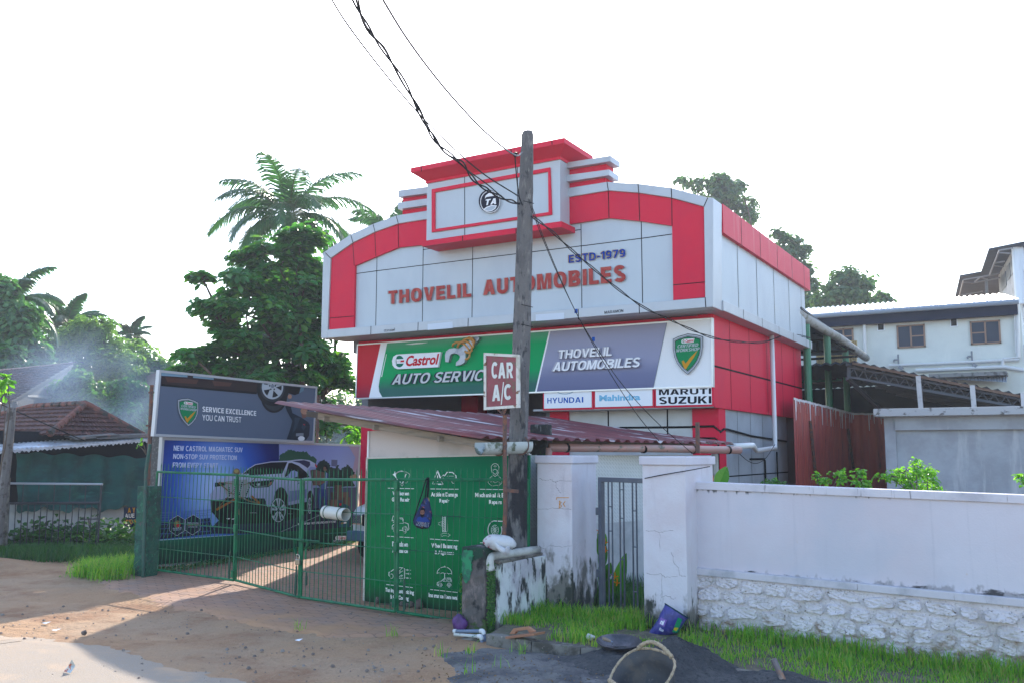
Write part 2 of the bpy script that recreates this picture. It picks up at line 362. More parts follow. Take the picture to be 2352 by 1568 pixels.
def ballmat(name, stops, c, rad, rough=.35, sc=(1, 1, 1)):
    "printed round colour ramp about c"
    m = bpy.data.materials.new(name); m.use_nodes = True; t = m.node_tree; N = t.nodes; L = t.links
    b = N['Principled BSDF']; b.inputs['Roughness'].default_value = .5; b.inputs['Specular IOR Level'].default_value = .06
    tc = N.new('ShaderNodeTexCoord'); vs = N.new('ShaderNodeVectorMath'); vs.operation = 'SUBTRACT'; vs.inputs[1].default_value = c
    L.new(tc.outputs['Object'], vs.inputs[0]); vm = N.new('ShaderNodeVectorMath'); vm.operation = 'MULTIPLY'; vm.inputs[1].default_value = sc
    L.new(vs.outputs[0], vm.inputs[0]); ln = N.new('ShaderNodeVectorMath'); ln.operation = 'LENGTH'; L.new(vm.outputs[0], ln.inputs[0])
    mr = N.new('ShaderNodeMapRange'); L.new(ln.outputs['Value'], mr.inputs[0]); mr.inputs[2].default_value = rad
    rp = N.new('ShaderNodeValToRGB'); L.new(mr.outputs[0], rp.inputs[0]); e = rp.color_ramp.elements
    while len(e) < len(stops): e.new(.5)
    for i, (p, cc) in enumerate(stops): e[i].position = p; e[i].color = (*cc, 1)
    L.new(rp.outputs[0], b.inputs['Base Color']); return m
M_acp = mat('white_cladding', (.44, .50, .55), .45, .1, spec=.3, layers=[dict(col=(.38, .43, .49), sc=(1.2, 1.2, .5), lo=.4, hi=.75, amt=.7), dict(col=(.35, .36, .36), sc=(9, 9, .5), lo=.62, hi=.85, amt=.35)], bumps=[(1.3, .006, 2)])
M_sil = mat('silver_cladding', (.42, .45, .49), .4, .25, spec=.3, layers=[dict(col=(.34, .36, .39), sc=(2, 2, 1), lo=.45, hi=.8, amt=.7), dict(col=(.33, .33, .32), sc=(14, 14, .8), lo=.6, hi=.85, amt=.4)], bumps=[(1.5, .005, 2)])
M_red = mat('red_cladding', (.62, .010, .045), .5, spec=.16, layers=[dict(col=(.54, .012, .05), sc=1.3, lo=.4, hi=.7, amt=.7), dict(col=(.52, .05, .07), sc=(6, 6, .6), lo=.6, hi=.85, amt=.4)], bumps=[(1.3, .005, 2)])
M_redw = mat('weathered_red_cladding', (.62, .016, .05), .5, spec=.18, layers=[dict(col=(.62, .16, .17), sc=(5, 5, .55), lo=.5, hi=.8, amt=.6), dict(col=(.36, .03, .05), sc=(11, 11, .8), lo=.58, hi=.8, amt=.5)], bumps=[(1.3, .005, 2)])
M_joint = flat('black_joint_sealant', (22, 22, 26), .7)
M_dark = flat('eave_shade', (34, 36, 42), .8)
M_soff = mat('grey_soffit', (.30, .31, .33), .5)
M_pvc = mat('white_pvc', (.62, .63, .64), .35, layers=[dict(col=(.40, .38, .34), sc=(6, 6, 3), lo=.55, hi=.8, amt=.6)])
M_black = flat('black_plastic', (16, 17, 20), .5)
M_chrome = mat('brushed_steel', (.55, .56, .58), .22, 1.0)
M_white = flat('white_paint', (225, 228, 232), .45)
M_lblue = flat('pale_sticker', (196, 206, 218), .5)
M_rust = mat('rusty_iron', (.10, .055, .045), .75, layers=[dict(col=(.20, .07, .035), sc=18, lo=.45, hi=.65), dict(col=(.05, .045, .05), sc=30, lo=.55, hi=.7)])
# ================================================================ ground
M_sand = mat('sandy_earth', (0.400, 0.237, 0.127), .95, layers=[dict(col=(0.361, 0.255, 0.167), sc=.35, lo=.42, hi=.62, amt=.7), dict(col=(0.253, 0.124, 0.060), sc=1.1, lo=.46, hi=.7, amt=.85), dict(col=(0.480, 0.323, 0.201), sc=(.8, 2.2, 1), lo=.55, hi=.75, amt=.6),
    dict(col=(0.147, 0.093, 0.057), sc=9, lo=.60, hi=.74, amt=.7), dict(col=(0.560, 0.411, 0.276), sc=45, lo=.60, hi=.74, amt=.6), dict(col=(0.160, 0.100, 0.063), sc=60, lo=.57, hi=.70, amt=.6)], bumps=[(3.5, .10, 9), (32, .018, 5)])
def fbm(x, y, s, seed=0):
    v = 0
    for k in range(5):
        a = seed*1.7+k*2.1; f = s*2**k
        v = v+np.sin(x*f*1.3+a+1.7*np.sin(y*f*.9+a*2))*np.cos(y*f*1.1-a+1.3*np.sin(x*f*.7+a))/2**k
    return v/2
xs = np.concatenate([np.linspace(-700, -26.5, 14), np.arange(-26, 2, .09), np.linspace(2.5, 700, 14)])
ys = np.concatenate([np.linspace(-300, 4.5, 10), np.arange(5, 17, .09), np.linspace(17.5, 900, 16)])
gx, gy = np.meshgrid(xs, ys)
near = ((gx > -25.8) & (gx < 1.8) & (gy > 5.2) & (gy < 16.8)).astype(float)
def ground_h(x, y):
    m = .16*np.exp(-((x+17.6)/1.6)**2-((y-9.9)/.55)**2) + .10*np.exp(-((x+20)/1.6)**2-((y-11)/.7)**2)
    return m
rut = np.exp(-((gy+.36*gx-4.55+.1*np.sin(gx*1.3))/.16)**2)+np.exp(-((gy+.36*gx-5.35+.08*np.sin(gx*1.1+1))/.14)**2)
gz = near*(.012*fbm(gx, gy, 1.7, 1)+.010*fbm(gx, gy, 8, 2)*(gy < 9.6)-.018*rut*(gy < 9.4)*(.6+.5*np.sin(gx*38+gy*9)) - .012 + ground_h(gx, gy))
ny, nx = gx.shape; idx = np.arange(nx*ny).reshape(ny, nx)
F = np.stack([idx[:-1, :-1].ravel(), idx[:-1, 1:].ravel(), idx[1:, 1:].ravel(), idx[1:, :-1].ravel()], 1)
struct(npbuild('ground', np.stack([gx.ravel(), gy.ravel(), gz.ravel()], 1), F, M_sand, smooth=True))
# road: the sheet of worn tarmac whose ragged edge crosses the lower left corner
M_road = mat('worn_tarmac', (0.312, 0.250, 0.190), .9, layers=[dict(col=(0.364, 0.268, 0.185), sc=.5, lo=.4, hi=.65, amt=.7), dict(col=(0.260, 0.244, 0.235), sc=70, lo=.5, hi=.64, amt=.7), dict(col=(0.598, 0.549, 0.482), sc=90, lo=.6, hi=.7, amt=.7), dict(col=(0.481, 0.323, 0.202), sc=(1.2, 1.2, 1), lo=.50, hi=.7, amt=.75)], bumps=[(60, .006, 4)])
edge = [(-60, 1440), (0, 1447), (90, 1452), (150, 1456), (191, 1463), (290, 1474), (355, 1490), (478, 1518), (615, 1549), (700, 1566), (800, 1590), (900, 1612)]
ep = []
for (x0, y0), (x1, y1) in zip(edge, edge[1:]):
    for k in range(8):
        t = k/8; p = G(x0+(x1-x0)*t, y0+(y1-y0)*t); ep.append(Vector((p.x+random.uniform(-.05, .05), p.y+random.uniform(-.035, .035), -.03)))
rd = MB(); inn = [Vector((p.x-.15, p.y-.5, .004)) for p in ep]; far = [Vector((p.x-2.6, p.y-9.5, .004)) for p in ep]
e0 = [Vector((-60, 26.3, -.03))]+ep+[Vector((40, -14.5, -.03))]; e1 = [Vector((-60, 25.3, .004))]+inn+[Vector((40, -15.5, .004))]; e2_ = [Vector((-64, 14, .004))]+far+[Vector((40, -26, .004))]
rd.strip(e0, e1); rd.strip(e1, e2_); struct(rd.build('road', M_road))
def skirt(mb, pts, z, inset=.35):
    "a sheet whose ragged rim dips under the earth"
    c = Vector((sum(p[0] for p in pts)/len(pts), sum(p[1] for p in pts)/len(pts))); o = []
    for p, q in zip(pts, pts[1:]+pts[:1]):
        for k in range(8): t = k/8; o.append(Vector((p[0]+(q[0]-p[0])*t+random.uniform(-.05, .05), p[1]+(q[1]-p[1])*t+random.uniform(-.05, .05))))
    inn = [p+(c-p).normalized()*inset for p in o]; a = [(p.x, p.y, -.035) for p in o]; b = [(p.x, p.y, z) for p in inn]
    mb.strip(a+[a[0]], b+[b[0]]); mb.poly(b)
# driveway of wavy interlocking pavers
def paver_mat():
    m = bpy.data.materials.new('wavy_pavers'); m.use_nodes = True; t = m.node_tree; N = t.nodes; L = t.links; b = N['Principled BSDF']; b.inputs['Roughness'].default_value = .85
    tc = N.new('ShaderNodeTexCoord'); sx = N.new('ShaderNodeSeparateXYZ'); L.new(tc.outputs['Object'], sx.inputs[0])
    def M(op, a, bb):
        n = N.new('ShaderNodeMath'); n.operation = op
        for i, q in enumerate((a, bb)):
            if q is None: continue
            if isinstance(q, (int, float)): n.inputs[i].default_value = q
            else: L.new(q, n.inputs[i])
        return n.outputs[0]
    sy = M('MULTIPLY', M('SINE', M('MULTIPLY', sx.outputs[0], 2*math.pi/.24), None), .028)
    sX = M('MULTIPLY', M('SINE', M('MULTIPLY', sx.outputs[1], 2*math.pi/.24), None), .02)
    cb = N.new('ShaderNodeCombineXYZ'); L.new(M('ADD', sx.outputs[0], sX), cb.inputs[0]); L.new(M('ADD', sx.outputs[1], sy), cb.inputs[1])
    br = N.new('ShaderNodeTexBrick'); L.new(cb.outputs[0], br.inputs[0]); br.inputs['Scale'].default_value = 1
    br.inputs['Brick Width'].default_value = .48; br.inputs['Row Height'].default_value = .17; br.inputs['Mortar Size'].default_value = .009; br.inputs['Mortar Smooth'].default_value = .3
    br.inputs['Color1'].default_value = (0.348, 0.189, 0.115, 1.000); br.inputs['Color2'].default_value = (0.399, 0.226, 0.145, 1.000); br.inputs['Mortar'].default_value = (0.174, 0.104, 0.065, 1.000)
    def noise(sc, det=6):
        n = N.new('ShaderNodeTexNoise'); n.inputs['Scale'].default_value = sc; n.inputs['Detail'].default_value = det; L.new(tc.outputs['Object'], n.inputs[0]); return n.outputs[0]
    def mix(f, a, c):
        x = N.new('ShaderNodeMix'); x.data_type = 'RGBA'; L.new(f, x.inputs[0]); L.new(a, x.inputs[6]); x.inputs[7].default_value = (*c, 1); return x.outputs[2]
    def rng(f, lo, hi, amt=1):
        r = N.new('ShaderNodeMapRange'); L.new(f, r.inputs[0]); r.inputs[1].default_value = lo; r.inputs[2].default_value = hi; r.inputs[4].default_value = amt; return r.outputs[0]
    c = mix(rng(noise(2.2), .45, .7, .6), br.outputs[0], (.22, .17, .15)); c = mix(rng(noise(50, 3), .6, .72, .4), c, (.14, .11, .1))
    g = M('ADD', noise(1.3, 8), M('MULTIPLY', M('ADD', sx.outputs[1], .2), -.34))     # earth washed over the outer edge
    c = mix(rng(g, .42, .78, .97), c, (.42, .226, .11)); L.new(c, b.inputs['Base Color'])
    bp = N.new('ShaderNodeBump'); bp.inputs['Distance'].default_value = .008; L.new(M('ADD', M('MULTIPLY', br.outputs['Fac'], -1), M('MULTIPLY', noise(40), .4)), bp.inputs['Height']); L.new(bp.outputs[0], b.inputs['Normal'])
    return m
dv = MB(); out = [G(x, y).to_2d() for x, y in ((205, 1345), (300, 1332), (345, 1322))]
dp = [(-14.6, 9.9), (-13.2, 9.25), (-11.5, 8.75), (-9.6, 8.35), (-8.2, 8.15), (-7.2, 8.3), (-6.2, 9.0), (-6.2, 9.6), (-8.6, 10.3), (-8.6, 16.4), (-14.4, 17.2), (-14.9, 11.4)]
dz = skirt(dv, dp, .005); struct(dv.build('driveway', paver_mat(), base=(-10, 9.2, 0)))
# grass verge, a step above the sand, with the earth inside the small gate
M_soil = mat('verge_soil', (.12, .10, .07), .95, layers=[dict(col=(.22, .19, .13), sc=5, lo=.5, hi=.7), dict(col=(.07, .09, .03), sc=7, lo=.5, hi=.7)], bump=(20, .02))
K0, K1 = G(1122, 1456, .1), G(1411, 1497, .1); kd = (K1-K0).normalized()
vg = MB(); kz = lambda t: .1-.02*max(0, t-2)
ks = [K0+kd*t for t in (0, 1.7, 3.4, 5.2, 9)]
front = [Vector((p.x, p.y, kz((p-K0).length))) for p in ks]; back = [Vector((x, 17, .1)) for x in (-6.9, -5, -3, -1, 4)]
mid = [Vector((x, 10.8, z)) for x, z in ((-6.15, .1), (-4.6, .1), (-3, .06), (-1, -.02), (4, -.1))]
vg.strip(front, mid); vg.strip(mid, back); struct(vg.build('verge', M_soil))
M_kerb = mat('mossy_concrete_kerb', (.19, .175, .155), .9, layers=[dict(col=(.075, .066, .055), sc=5, det=9, lo=.42, hi=.60), dict(col=(.06, .08, .03), sc=11, lo=.58, hi=.7, amt=.8), dict(col=(.34, .30, .27), sc=14, lo=.6, hi=.72)], bump=(18, .02))
kb = MB(); nrm = Vector((kd.y, -kd.x, 0))
for i in range(9):
    a = K0+kd*(.62*i); c = K0+kd*(.62*i+.61); z = .112-.012*i*.3
    kb.hexa([a+nrm*.06+Vector((0, 0, -.3)), c+nrm*.06+Vector((0, 0, -.3)), c-nrm*.1+Vector((0, 0, -.3)), a-nrm*.1+Vector((0, 0, -.3))],
            [Vector((p.x, p.y, z+random.uniform(-.006, .006))) for p in (a+nrm*random.uniform(.04, .06), c+nrm*random.uniform(.04, .06), c-nrm*.09, a-nrm*.09)])
tag(kb.build('kerb', M_kerb, bevel=.012), 'stained mossy concrete kerb edging the grass verge', 'kerb')

# ================================================================ the workshop building
bld = thing('workshop_building', 'two storey red and silver clad car workshop with arched parapet', 'building', (-9.5, 19, 0))
YB, YS = 15.17, 15.88
PB = YPL(YB); PF = YPL(YB+.10); PR = YPL(YB+.04)
back = lambda d: Vector((0, d, 0))
def on(pl, cv, pts, off=0.0): return [pl.hit(*cv(x, y), off) for x, y in pts]
W = MB(); W.box((-14.08, 15.32, 4.75), (-5.32, 22.55, 6.12)); W.box((-13.95, 16.4, 0), (-13.75, 22.4, 4.75)); W.box((-8.95, 16.36, 0), (-5.34, 22.4, 4.70))
W.box((-13.75, 22.1, 0), (-11.6, 22.4, 4.7)); W.box((-11.6, 22.1, 0), (-8.95, 22.4, 2.1)); W.box((-11.6, 22.1, 4.2), (-8.95, 22.4, 4.7)); W.box((-13.9, 16.0, 4.45), (-8.95, 22.1, 4.72))
W.build('wall', mat('dark_plaster', (.16, .17, .19), .8), bld)
# field of white panels
f_l = [(405, 1530), (412, 1052), (573, 980), (738, 913), (960, 860)]; f_r = [(300, 375), (627, 324), (858, 347), (1099, 382), (1108, 938)]
pts = on(PF, z7, f_l)+on(PF, z8, f_r); fm = MB(); fm.prism(pts, back(.12)); fm.build('white_panel_field', M_acp, bld)
jt = MB()
def jl(pl, cv, a, b, wd=.016, off=.003):
    p = pl.hit(*cv(*a), off); q = pl.hit(*cv(*b), off); d = (q-p).normalized(); e = d.cross(pl.n)*wd/2
    jt.poly([p-e, q-e, q+e, p+e])
for a, b in (((413, 1112), (573, 1090)), ((573, 1090), (2095, 905)), ((575, 982), (565, 1505)), ((920, 900), (913, 1475)), ((1290, 893), (1284, 1447)), ((2098, 740), (2105, 1372)), ((920, 932), (2095, 783)), ((413, 1052), (405, 1515))): jl(PF, z7, a, b)
for a, b in (((415, 532), (868, 475)), ((868, 350), (878, 958)), ((868, 475), (1097, 443))): jl(PF, z8, a, b)
# red arch, with its two columns
rm = MB()
rl_o = [(218, 1527), (228, 996), (393, 880), (558, 800), (733, 738), (950, 703)]; rl_i = [(950, 893), (915, 897), (738, 915), (573, 982), (410, 1052), (400, 1520)]
rm.prism(on(PR, z7, [(218, 1527), (228, 996), (393, 880), (410, 1052), (400, 1520)]), back(.2))
for a in range(3):
    o = [(393, 880), (558, 800), (733, 738), (950, 703)]; i_ = [(410, 1052), (573, 982), (738, 915), (950, 893)]
    rm.prism(on(PR, z7, [o[a], o[a+1], i_[a+1], i_[a]]), back(.2))
rm.build('red_arch_border', M_red, bld); rm = MB()
o = [(283, 172), (622, 118), (850, 135), (1095, 173)]; i_ = [(283, 375), (627, 322), (858, 345), (1097, 380)]
for a in range(3): rm.prism(on(PR, z8, [o[a], o[a+1], i_[a+1], i_[a]]), back(.2))
rm.prism(on(PR, z8, [(1095, 173), (1335, 237), (1345, 913), (1107, 936)]), back(.2)); rm.build('red_arch_border', M_red, bld)
for a, b in (((393, 880), (405, 1052)), ((558, 800), (566, 982)), ((733, 738), (736, 915)), ((220, 1443), (402, 1428)), ((228, 996), (393, 880)), ((393, 880), (558, 800)), ((558, 800), (733, 738)), ((733, 738), (950, 703))): jl(PR, z7, a, b)
for a, b in (((622, 118), (627, 322)), ((850, 135), (856, 345)), ((1095, 173), (1098, 380)), ((1106, 822), (1342, 800)), ((283, 172), (622, 118)), ((622, 118), (850, 135)), ((850, 135), (1095, 173)), ((1095, 173), (1335, 237))): jl(PR, z8, a, b)
# silver trim: arch band, left post, corner post, lower ledge
sm = MB()
o = [(172, 955), (378, 818), (545, 740), (717, 677), (952, 640)]; i_ = [(228, 995), (393, 880), (558, 800), (733, 738), (952, 703)]
for a in range(4): sm.prism(on(PB, z7, [o[a], o[a+1], i_[a+1], i_[a]]), back(.42))
sm.prism(on(PB, z7, [(172, 955), (228, 995), (205, 1528), (203, 1592), (156, 1592)]), back(.42)); sm.build('silver_trim', M_sil, bld, bevel=.01); sm = MB()
o = [(283, 105), (612, 52), (843, 65), (1092, 97), (1365, 170)]; i_ = [(283, 172), (622, 118), (850, 135), (1095, 172), (1335, 237)]
for a in range(4): sm.prism(on(PB, z8, [o[a], o[a+1], i_[a+1], i_[a]]), back(.42))
sm.prism(on(PB, z8, [(1335, 237), (1365, 170), (1405, 172), (1405, 987), (1350, 990), (1345, 915)]), back(.5)); sm.build('silver_trim', M_sil, bld, bevel=.01)
lg = MB(); lg.prism([PB.hit(*z7(204, 1529)), PB.hit(*z8(1344, 916)), PB.hit(*z8(1349, 990)), PB.hit(*z7(204, 1591))], back(.3)); lg.build('ledge', M_sil, bld, bevel=.008)
for x in (530, 882, 1256): jl(PB, z7, (x, 1528-(x-202)*.0797), (x-2, 1590-(x-202)*.078))
for x in (397, 852): jl(PB, z8, (x, 1002-(x-397)*.09), (x+2, 1080-(x-397)*.096))
for a, b in (((378, 818), (395, 880)), ((545, 740), (560, 800)), ((717, 677), (734, 738)), ((190, 955), (228, 996))): jl(PB, z7, a, b)
for a, b in (((612, 52), (622, 118)), ((843, 65), (850, 135)), ((1092, 97), (1095, 172)), ((1365, 172), (1335, 237)), ((1345, 915), (1350, 990))): jl(PB, z8, a, b)
sf = MB(); sf.box((-14.1, 15.2, 4.715), (-4.98, 16.0, 4.74)); sf.build('soffit', M_soff, bld)
# raised centre panel with crown
PC = YPL(14.82)
c4 = on(PC, z7, [(950, 440), (1936, 262), (1943, 722), (950, 862)])
cb = MB(); x0, x1 = c4[0].x, c4[2].x; zb0, zb1 = (c4[2].z+c4[3].z)/2, (c4[0].z+c4[1].z)/2
cb.box((x0, 14.82, zb0), (x1, 15.45, zb1+.02)); ctr = cb.build('centre_panel', M_acp, bld)
cf = MB(); fo = [(990, 485), (1872, 322), (1885, 673), (990, 805)]; fi = [(1013, 507), (1858, 352), (1862, 655), (1013, 782)]
A_ = on(PC, z7, fo); B_ = on(PC, z7, fi)
for k in range(4): cf.prism([A_[k], A_[(k+1) % 4], B_[(k+1) % 4], B_[k]], (0, -.035, 0))
cf.build('red_frame', M_red, ctr)
cw = MB(); yb = 14.80
def rect(x0, x1, y0, y1, z): return [Vector((x0, y0, z)), Vector((x1, y0, z)), Vector((x1, y1, z)), Vector((x0, y1, z))]
tl = YPL(14.50).hit(*z7(832, 325)); tr = YPL(14.50).hit(*z7(1972, 97)); tz = (tl.z+tr.z)/2
cw.hexa(rect(x0-.02, x1+.02, 14.79, 15.47, zb1), rect(x0-.02, x1+.02, 14.79, 15.47, zb1+.05))
cw.hexa(rect(x0-.02, x1+.02, 14.79, 15.47, zb1+.05), rect(tl.x, tr.x, 14.50, 15.72, tz-.10)); cw.hexa(rect(tl.x-.01, tr.x+.01, 14.49, 15.73, tz-.10), rect(tl.x-.01, tr.x+.01, 14.49, 15.73, tz))
cw.build('cornice', M_red, bld)
PCr = YPL(14.49)
for a, b in (((905, 312), (907, 350)), ((1575, 180), (1578, 212)), ((1880, 118), (1882, 150))): jl(PCr, z7, a, b, .02)
sb = MB(); PSl = YPL(14.70); a = PSl.hit(*z7(912, 868)); b = PSl.hit(*z7(1952, 722)); c = PSl.hit(*z7(914, 908))
sb.box((a.x, 14.70, c.z), (b.x, 15.3, (a.z+b.z)/2)); sb.build('red_sill', M_red, bld)
jl(PSl, z7, (1213, 828), (1215, 868), .02); jl(PSl, z7, (1612, 772), (1614, 812), .02)
for x, t, u in ((1229, 390, 825), (1624, 318, 765)): jl(PC, z7, (x, t), (x+1, u))
st = MB(); PT = YPL(15.10); rs = MB(); PT2 = YPL(15.22)
st.prism(on(PT, z7, [(733, 490), (952, 462), (952, 511), (733, 540)]), back(.5)); st.prism(on(PT, z7, [(731, 582), (952, 550), (952, 598), (731, 631)]), back(.5))
rs.prism(on(PT2, z7, [(768, 535), (952, 508), (952, 555), (768, 586)]), back(.4)); rs.prism(on(PT2, z7, [(766, 626), (952, 594), (952, 650), (766, 680)]), back(.4))
idn = lambda x, y: (x, y)
st.build('stepped_band', M_sil, bld); rs.build('stepped_recess', M_red, bld); st = MB(); rs = MB()
st.prism(on(PT, idn, [(1292, 375.5), (1402, 358), (1402, 371), (1292, 388)]), back(.45)); st.prism(on(PT, idn, [(1292, 404), (1399, 390), (1399, 403), (1292, 419)]), back(.45))
rs.prism(on(PT2, idn, [(1292, 388), (1392, 372), (1392, 393), (1292, 406)]), back(.35)); rs.prism(on(PT2, idn, [(1292, 418), (1391, 403), (1391, 424), (1292, 436)]), back(.35))
st.build('stepped_band', M_sil, bld); rs.build('stepped_recess', M_red, bld)
# side of the upper storey
s1 = MB(); s1.box((-5.36, 15.69, 6.15), (-4.90, 22.6, 6.69)); s1.build('red_coping', M_redw, bld)
s2 = MB(); s2.box((-5.31, 15.66, 4.72), (-4.98, 22.32, 6.16)); s2.build('side_panel', M_acp, bld)
s3 = MB(); s3.box((-5.30, 15.672, 4.712), (-4.925, 22.7, 4.90)); s3.build('side_ledge', M_sil, bld, bevel=.008)
sx = lambda X, y, z0, z1, wd=.014: jt.poly([(X, y-wd/2, z0), (X, y+wd/2, z0), (X, y+wd/2, z1), (X, y-wd/2, z1)])
XS = XPL(-4.98); XC = XPL(-4.90); XL = XPL(-5.22)
for u in (1590, 1730, 1856, 1966, 2056): sx(-4.976, XS.hit(*z8(u, 800)).y, 4.9, 6.15, .02)
for u in (1617, 1755, 1879, 1986, 2074): sx(-4.896, XC.hit(*z8(u, 500)).y, 6.15, 6.69, .02)
for u in (1632, 1770, 1893, 2000, 2092): sx(-4.921, XPL(-4.925).hit(*z8(u, 1080)).y, 4.71, 4.90, .02)
# red lower band on the side, plain grey below, red corner pillars
s4 = MB(); s4.box((-5.5, 15.93, 3.0), (-5.22, 22.74, 4.71)); s4.build('red_side_band', M_red, bld)
yj = [XL.hit(*z8(u, 1250)).y for u in (1528, 1672, 1800, 1912, 2000)]
for y in yj: sx(-5.216, y, 3.0, 4.71, .016)
jt.poly([(-5.216, 15.93, 3.74), (-5.216, 22.74, 3.74), (-5.216, 22.74, 3.775), (-5.216, 15.93, 3.775)])
s5 = MB(); s5.box((-5.55, 16.66, 0), (-5.30, 21.4, 3.0)); s5.build('grey_side_wall', mat('grey_cladding', (.38, .42, .47), .4, .2, layers=[dict(col=(.30, .33, .37), sc=1.5, lo=.4, hi=.7)]), bld)
for y in (17.55, 18.45, 19.35, 20.3): sx(-5.297, y, 0, 3.0, .016)
jt.poly([(-5.297, 16.66, 1.72), (-5.297, 21.4, 1.72), (-5.297, 21.4, 1.745), (-5.297, 16.66, 1.745)])
PW = YPL(16.28)
def pillar(xa, xb, X=None):
    p = MB(); p.box((xa, 16.28, 0), (xb, 16.68, 3.02)); return p.build('pillar', M_red, bld, bevel=.006)
pillar(PW.hit(*z21(1497, 600)).x, -5.26); pillar(PW.hit(*z21(222, 580)).x, PW.hit(*z21(388, 580)).x-.0); pillar(-13.85, -13.42)
q = PW.hit(*idn(1036, 940)).x; p = MB(); p.box((q-.35, 17.2, 0), (q+.1, 17.6, 4.4)); p.build('pillar', flat('dull_red', (120, 20, 34), .5), bld)
p = MB(); p.box((PW.hit(*z21(388, 580)).x, 16.33, 0), (PW.hit(*z21(1497, 600)).x, 16.40, 3.02)); p.build('front_wall', mat('grey_panel', (.50, .51, .53), .45, layers=[dict(col=(.42, .43, .44), sc=1.5, lo=.4, hi=.7)]), bld)
PWj = YPL(16.33)
for u in (745, 1275): jl(PWj, z21, (u, 520), (u+3, 800), .03)
jl(PWj, z21, (470, 700), (1495, 683), .03)
jt.build('panel_joints', M_joint, bld)
so2 = MB(); so2.box((-9.0, 15.9, 3.0), (-5.24, 16.35, 3.04)); so2.build('lower_soffit', M_soff, bld)
# hall behind the opening: rear window, slung sign
rw = MB(); rw.box((-11.62, 22.0, 2.08), (-8.93, 22.08, 2.16)); rw.box((-10.3, 22.0, 2.16), (-10.22, 22.08, 4.2)); rw.build('window_frame', flat('dark_frame', (44, 48, 52)), bld)
lv = MB(); lv.box((-8.9, 16.30, 0), (-8.55, 16.34, 2.9)); lvo = lv.build('door_panel', M_black, bld)
lt = MB(); text_px(lt, 'LIVE', YPL(16.30), z21(106, 602), z21(148, 600), z21(106, 572)); lt.build('door_lettering', flat('dim_grey', (110, 112, 120)), lvo)
# backing of the shop sign: red frame with pale slips
bk = MB(); bk.box((-13.70, 15.95, 3.62), (-5.25, 16.25, 4.70)); bk.build('sign_backing', M_red, bld)
bs = MB()
xsx = [-13.66, -12.55, -11.1, -9.7, -8.3, -6.95, -5.3]
for a, b in zip(xsx, xsx[1:]): bs.box((a+.06, 15.935, 3.4), (b-.06, 15.96, 4.62))
bs.build('backing_slips', flat('pale_lightbox', (205, 206, 212)), bld)
# lettering and emblem
M_let = mat('faded_red_letter', (.33, .035, .03), .5, spec=.2, layers=[dict(col=(.40, .065, .05), sc=6, lo=.45, hi=.65)])
M_edge = mat('letter_edge_steel', (.30, .29, .29), .4, .3, spec=.3)
def sign3d(name, s, pl, bl, br, tl, face, side, depth=.035, bold=.035, parent=bld, back_=None, off=.002, space=1.0):
    m = MB(); m.cm = 0; text_px(m, s, pl, bl, br, tl, off, depth, bold, space); 
    m.cm = 1; n0 = len(m.f); text_px(m, s, pl, bl, br, tl, off+depth+.003, 0, bold-.012 if back_ is None else bold-.02, space)
    return m.build(name, [side, face], parent)
sign3d('lettering', 'THOVELIL', PF, z7(660, 1341), z7(1279, 1285), z7(660, 1240), M_let, M_edge, bold=.07, space=1.1)
sign3d('lettering', 'AUTOMOBILES', PF, z7(1368, 1275), z8(752, 797), z7(1368, 1159), M_let, M_edge, bold=.07, space=1.08)
sign3d('lettering', 'ESTD-1979', PF, z8(327, 659), z8(748, 613), z8(327, 600), flat('blue_letter', (8, 58, 150)), flat('brass_edge', (150, 120, 80)), .03, space=1.12)
m = MB(); text_px(m, 'MARAMON', PB, z8(593, 1040), z8(734, 1025), z8(593, 1018), bold=.01); m.build('lettering', M_black, bld)
a = Art(PB, zq); Mk_ = M_black
for dx, dy in ((0, 0), (88, -6)): a.line(Mk_, [(124+dx, 88+dy), (123+dx, 70+dy), (133+dx, 65+dy), (139+dx, 77+dy), (133+dx, 90+dy), (124+dx, 88+dy)], 4); a.line(Mk_, [(133+dx, 65+dy), (148+dx, 65+dy), (151+dx, 88+dy), (141+dx, 89+dy)], 4)
for dx, dy in ((0, 0), (42, -3)): a.line(Mk_, [(157+dx, 66+dy), (167+dx, 65+dy), (169+dx, 79+dy), (160+dx, 88+dy)], 4)
a.line(Mk_, [(179, 87), (176, 72), (184, 62), (194, 71), (191, 86)], 4); a.line(Mk_, [(242, 80), (241, 64), (248, 59), (251, 80), (256, 58), (263, 63), (262, 78)], 4); a.line(Mk_, [(262, 60), (266, 45), (257, 43)], 4); a.build('lettering', bld)
for q in ([(953, 1487), (1140, 1470), (1140, 1517), (953, 1532)], [(1760, 1416), (1972, 1403), (1972, 1450), (1760, 1465)]):
    m = MB(); m.poly(on(PB, z7, q, .003)); m.build('paper_patch', M_lblue, bld)
em = MB(); M_ink = flat('navy_ink', (28, 30, 48), .4)
em.prism(on(PC, z7, [(1420+76*math.cos(t), 575+85*math.sin(t)) for t in [2*math.pi*k/36 for k in range(36)]]), (0, -.05, 0)); eo = em.build('emblem', M_ink, bld)
ar = Art(Plane((0, 14.77, 0), (0, -1, 0)), z7); MW = M_white
ar.arc(MW, (1420, 575), 72, 80, 0, 360, 5, 40)
ar.fill(MW, [(1380, 553), (1392, 540), (1455, 530), (1478, 540), (1470, 530), (1440, 508), (1410, 510), (1385, 530)])
ar.fill(M_ink, [(1365, 560), (1420, 548), (1478, 540), (1476, 600), (1420, 603), (1370, 612)])
ar.text(MW, 'TA', (1378, 603), (1464, 592), (1388, 558), .05)
ar.fill(MW, [(1368, 632), (1395, 612), (1430, 600), (1470, 603), (1458, 628), (1432, 645), (1402, 648)])
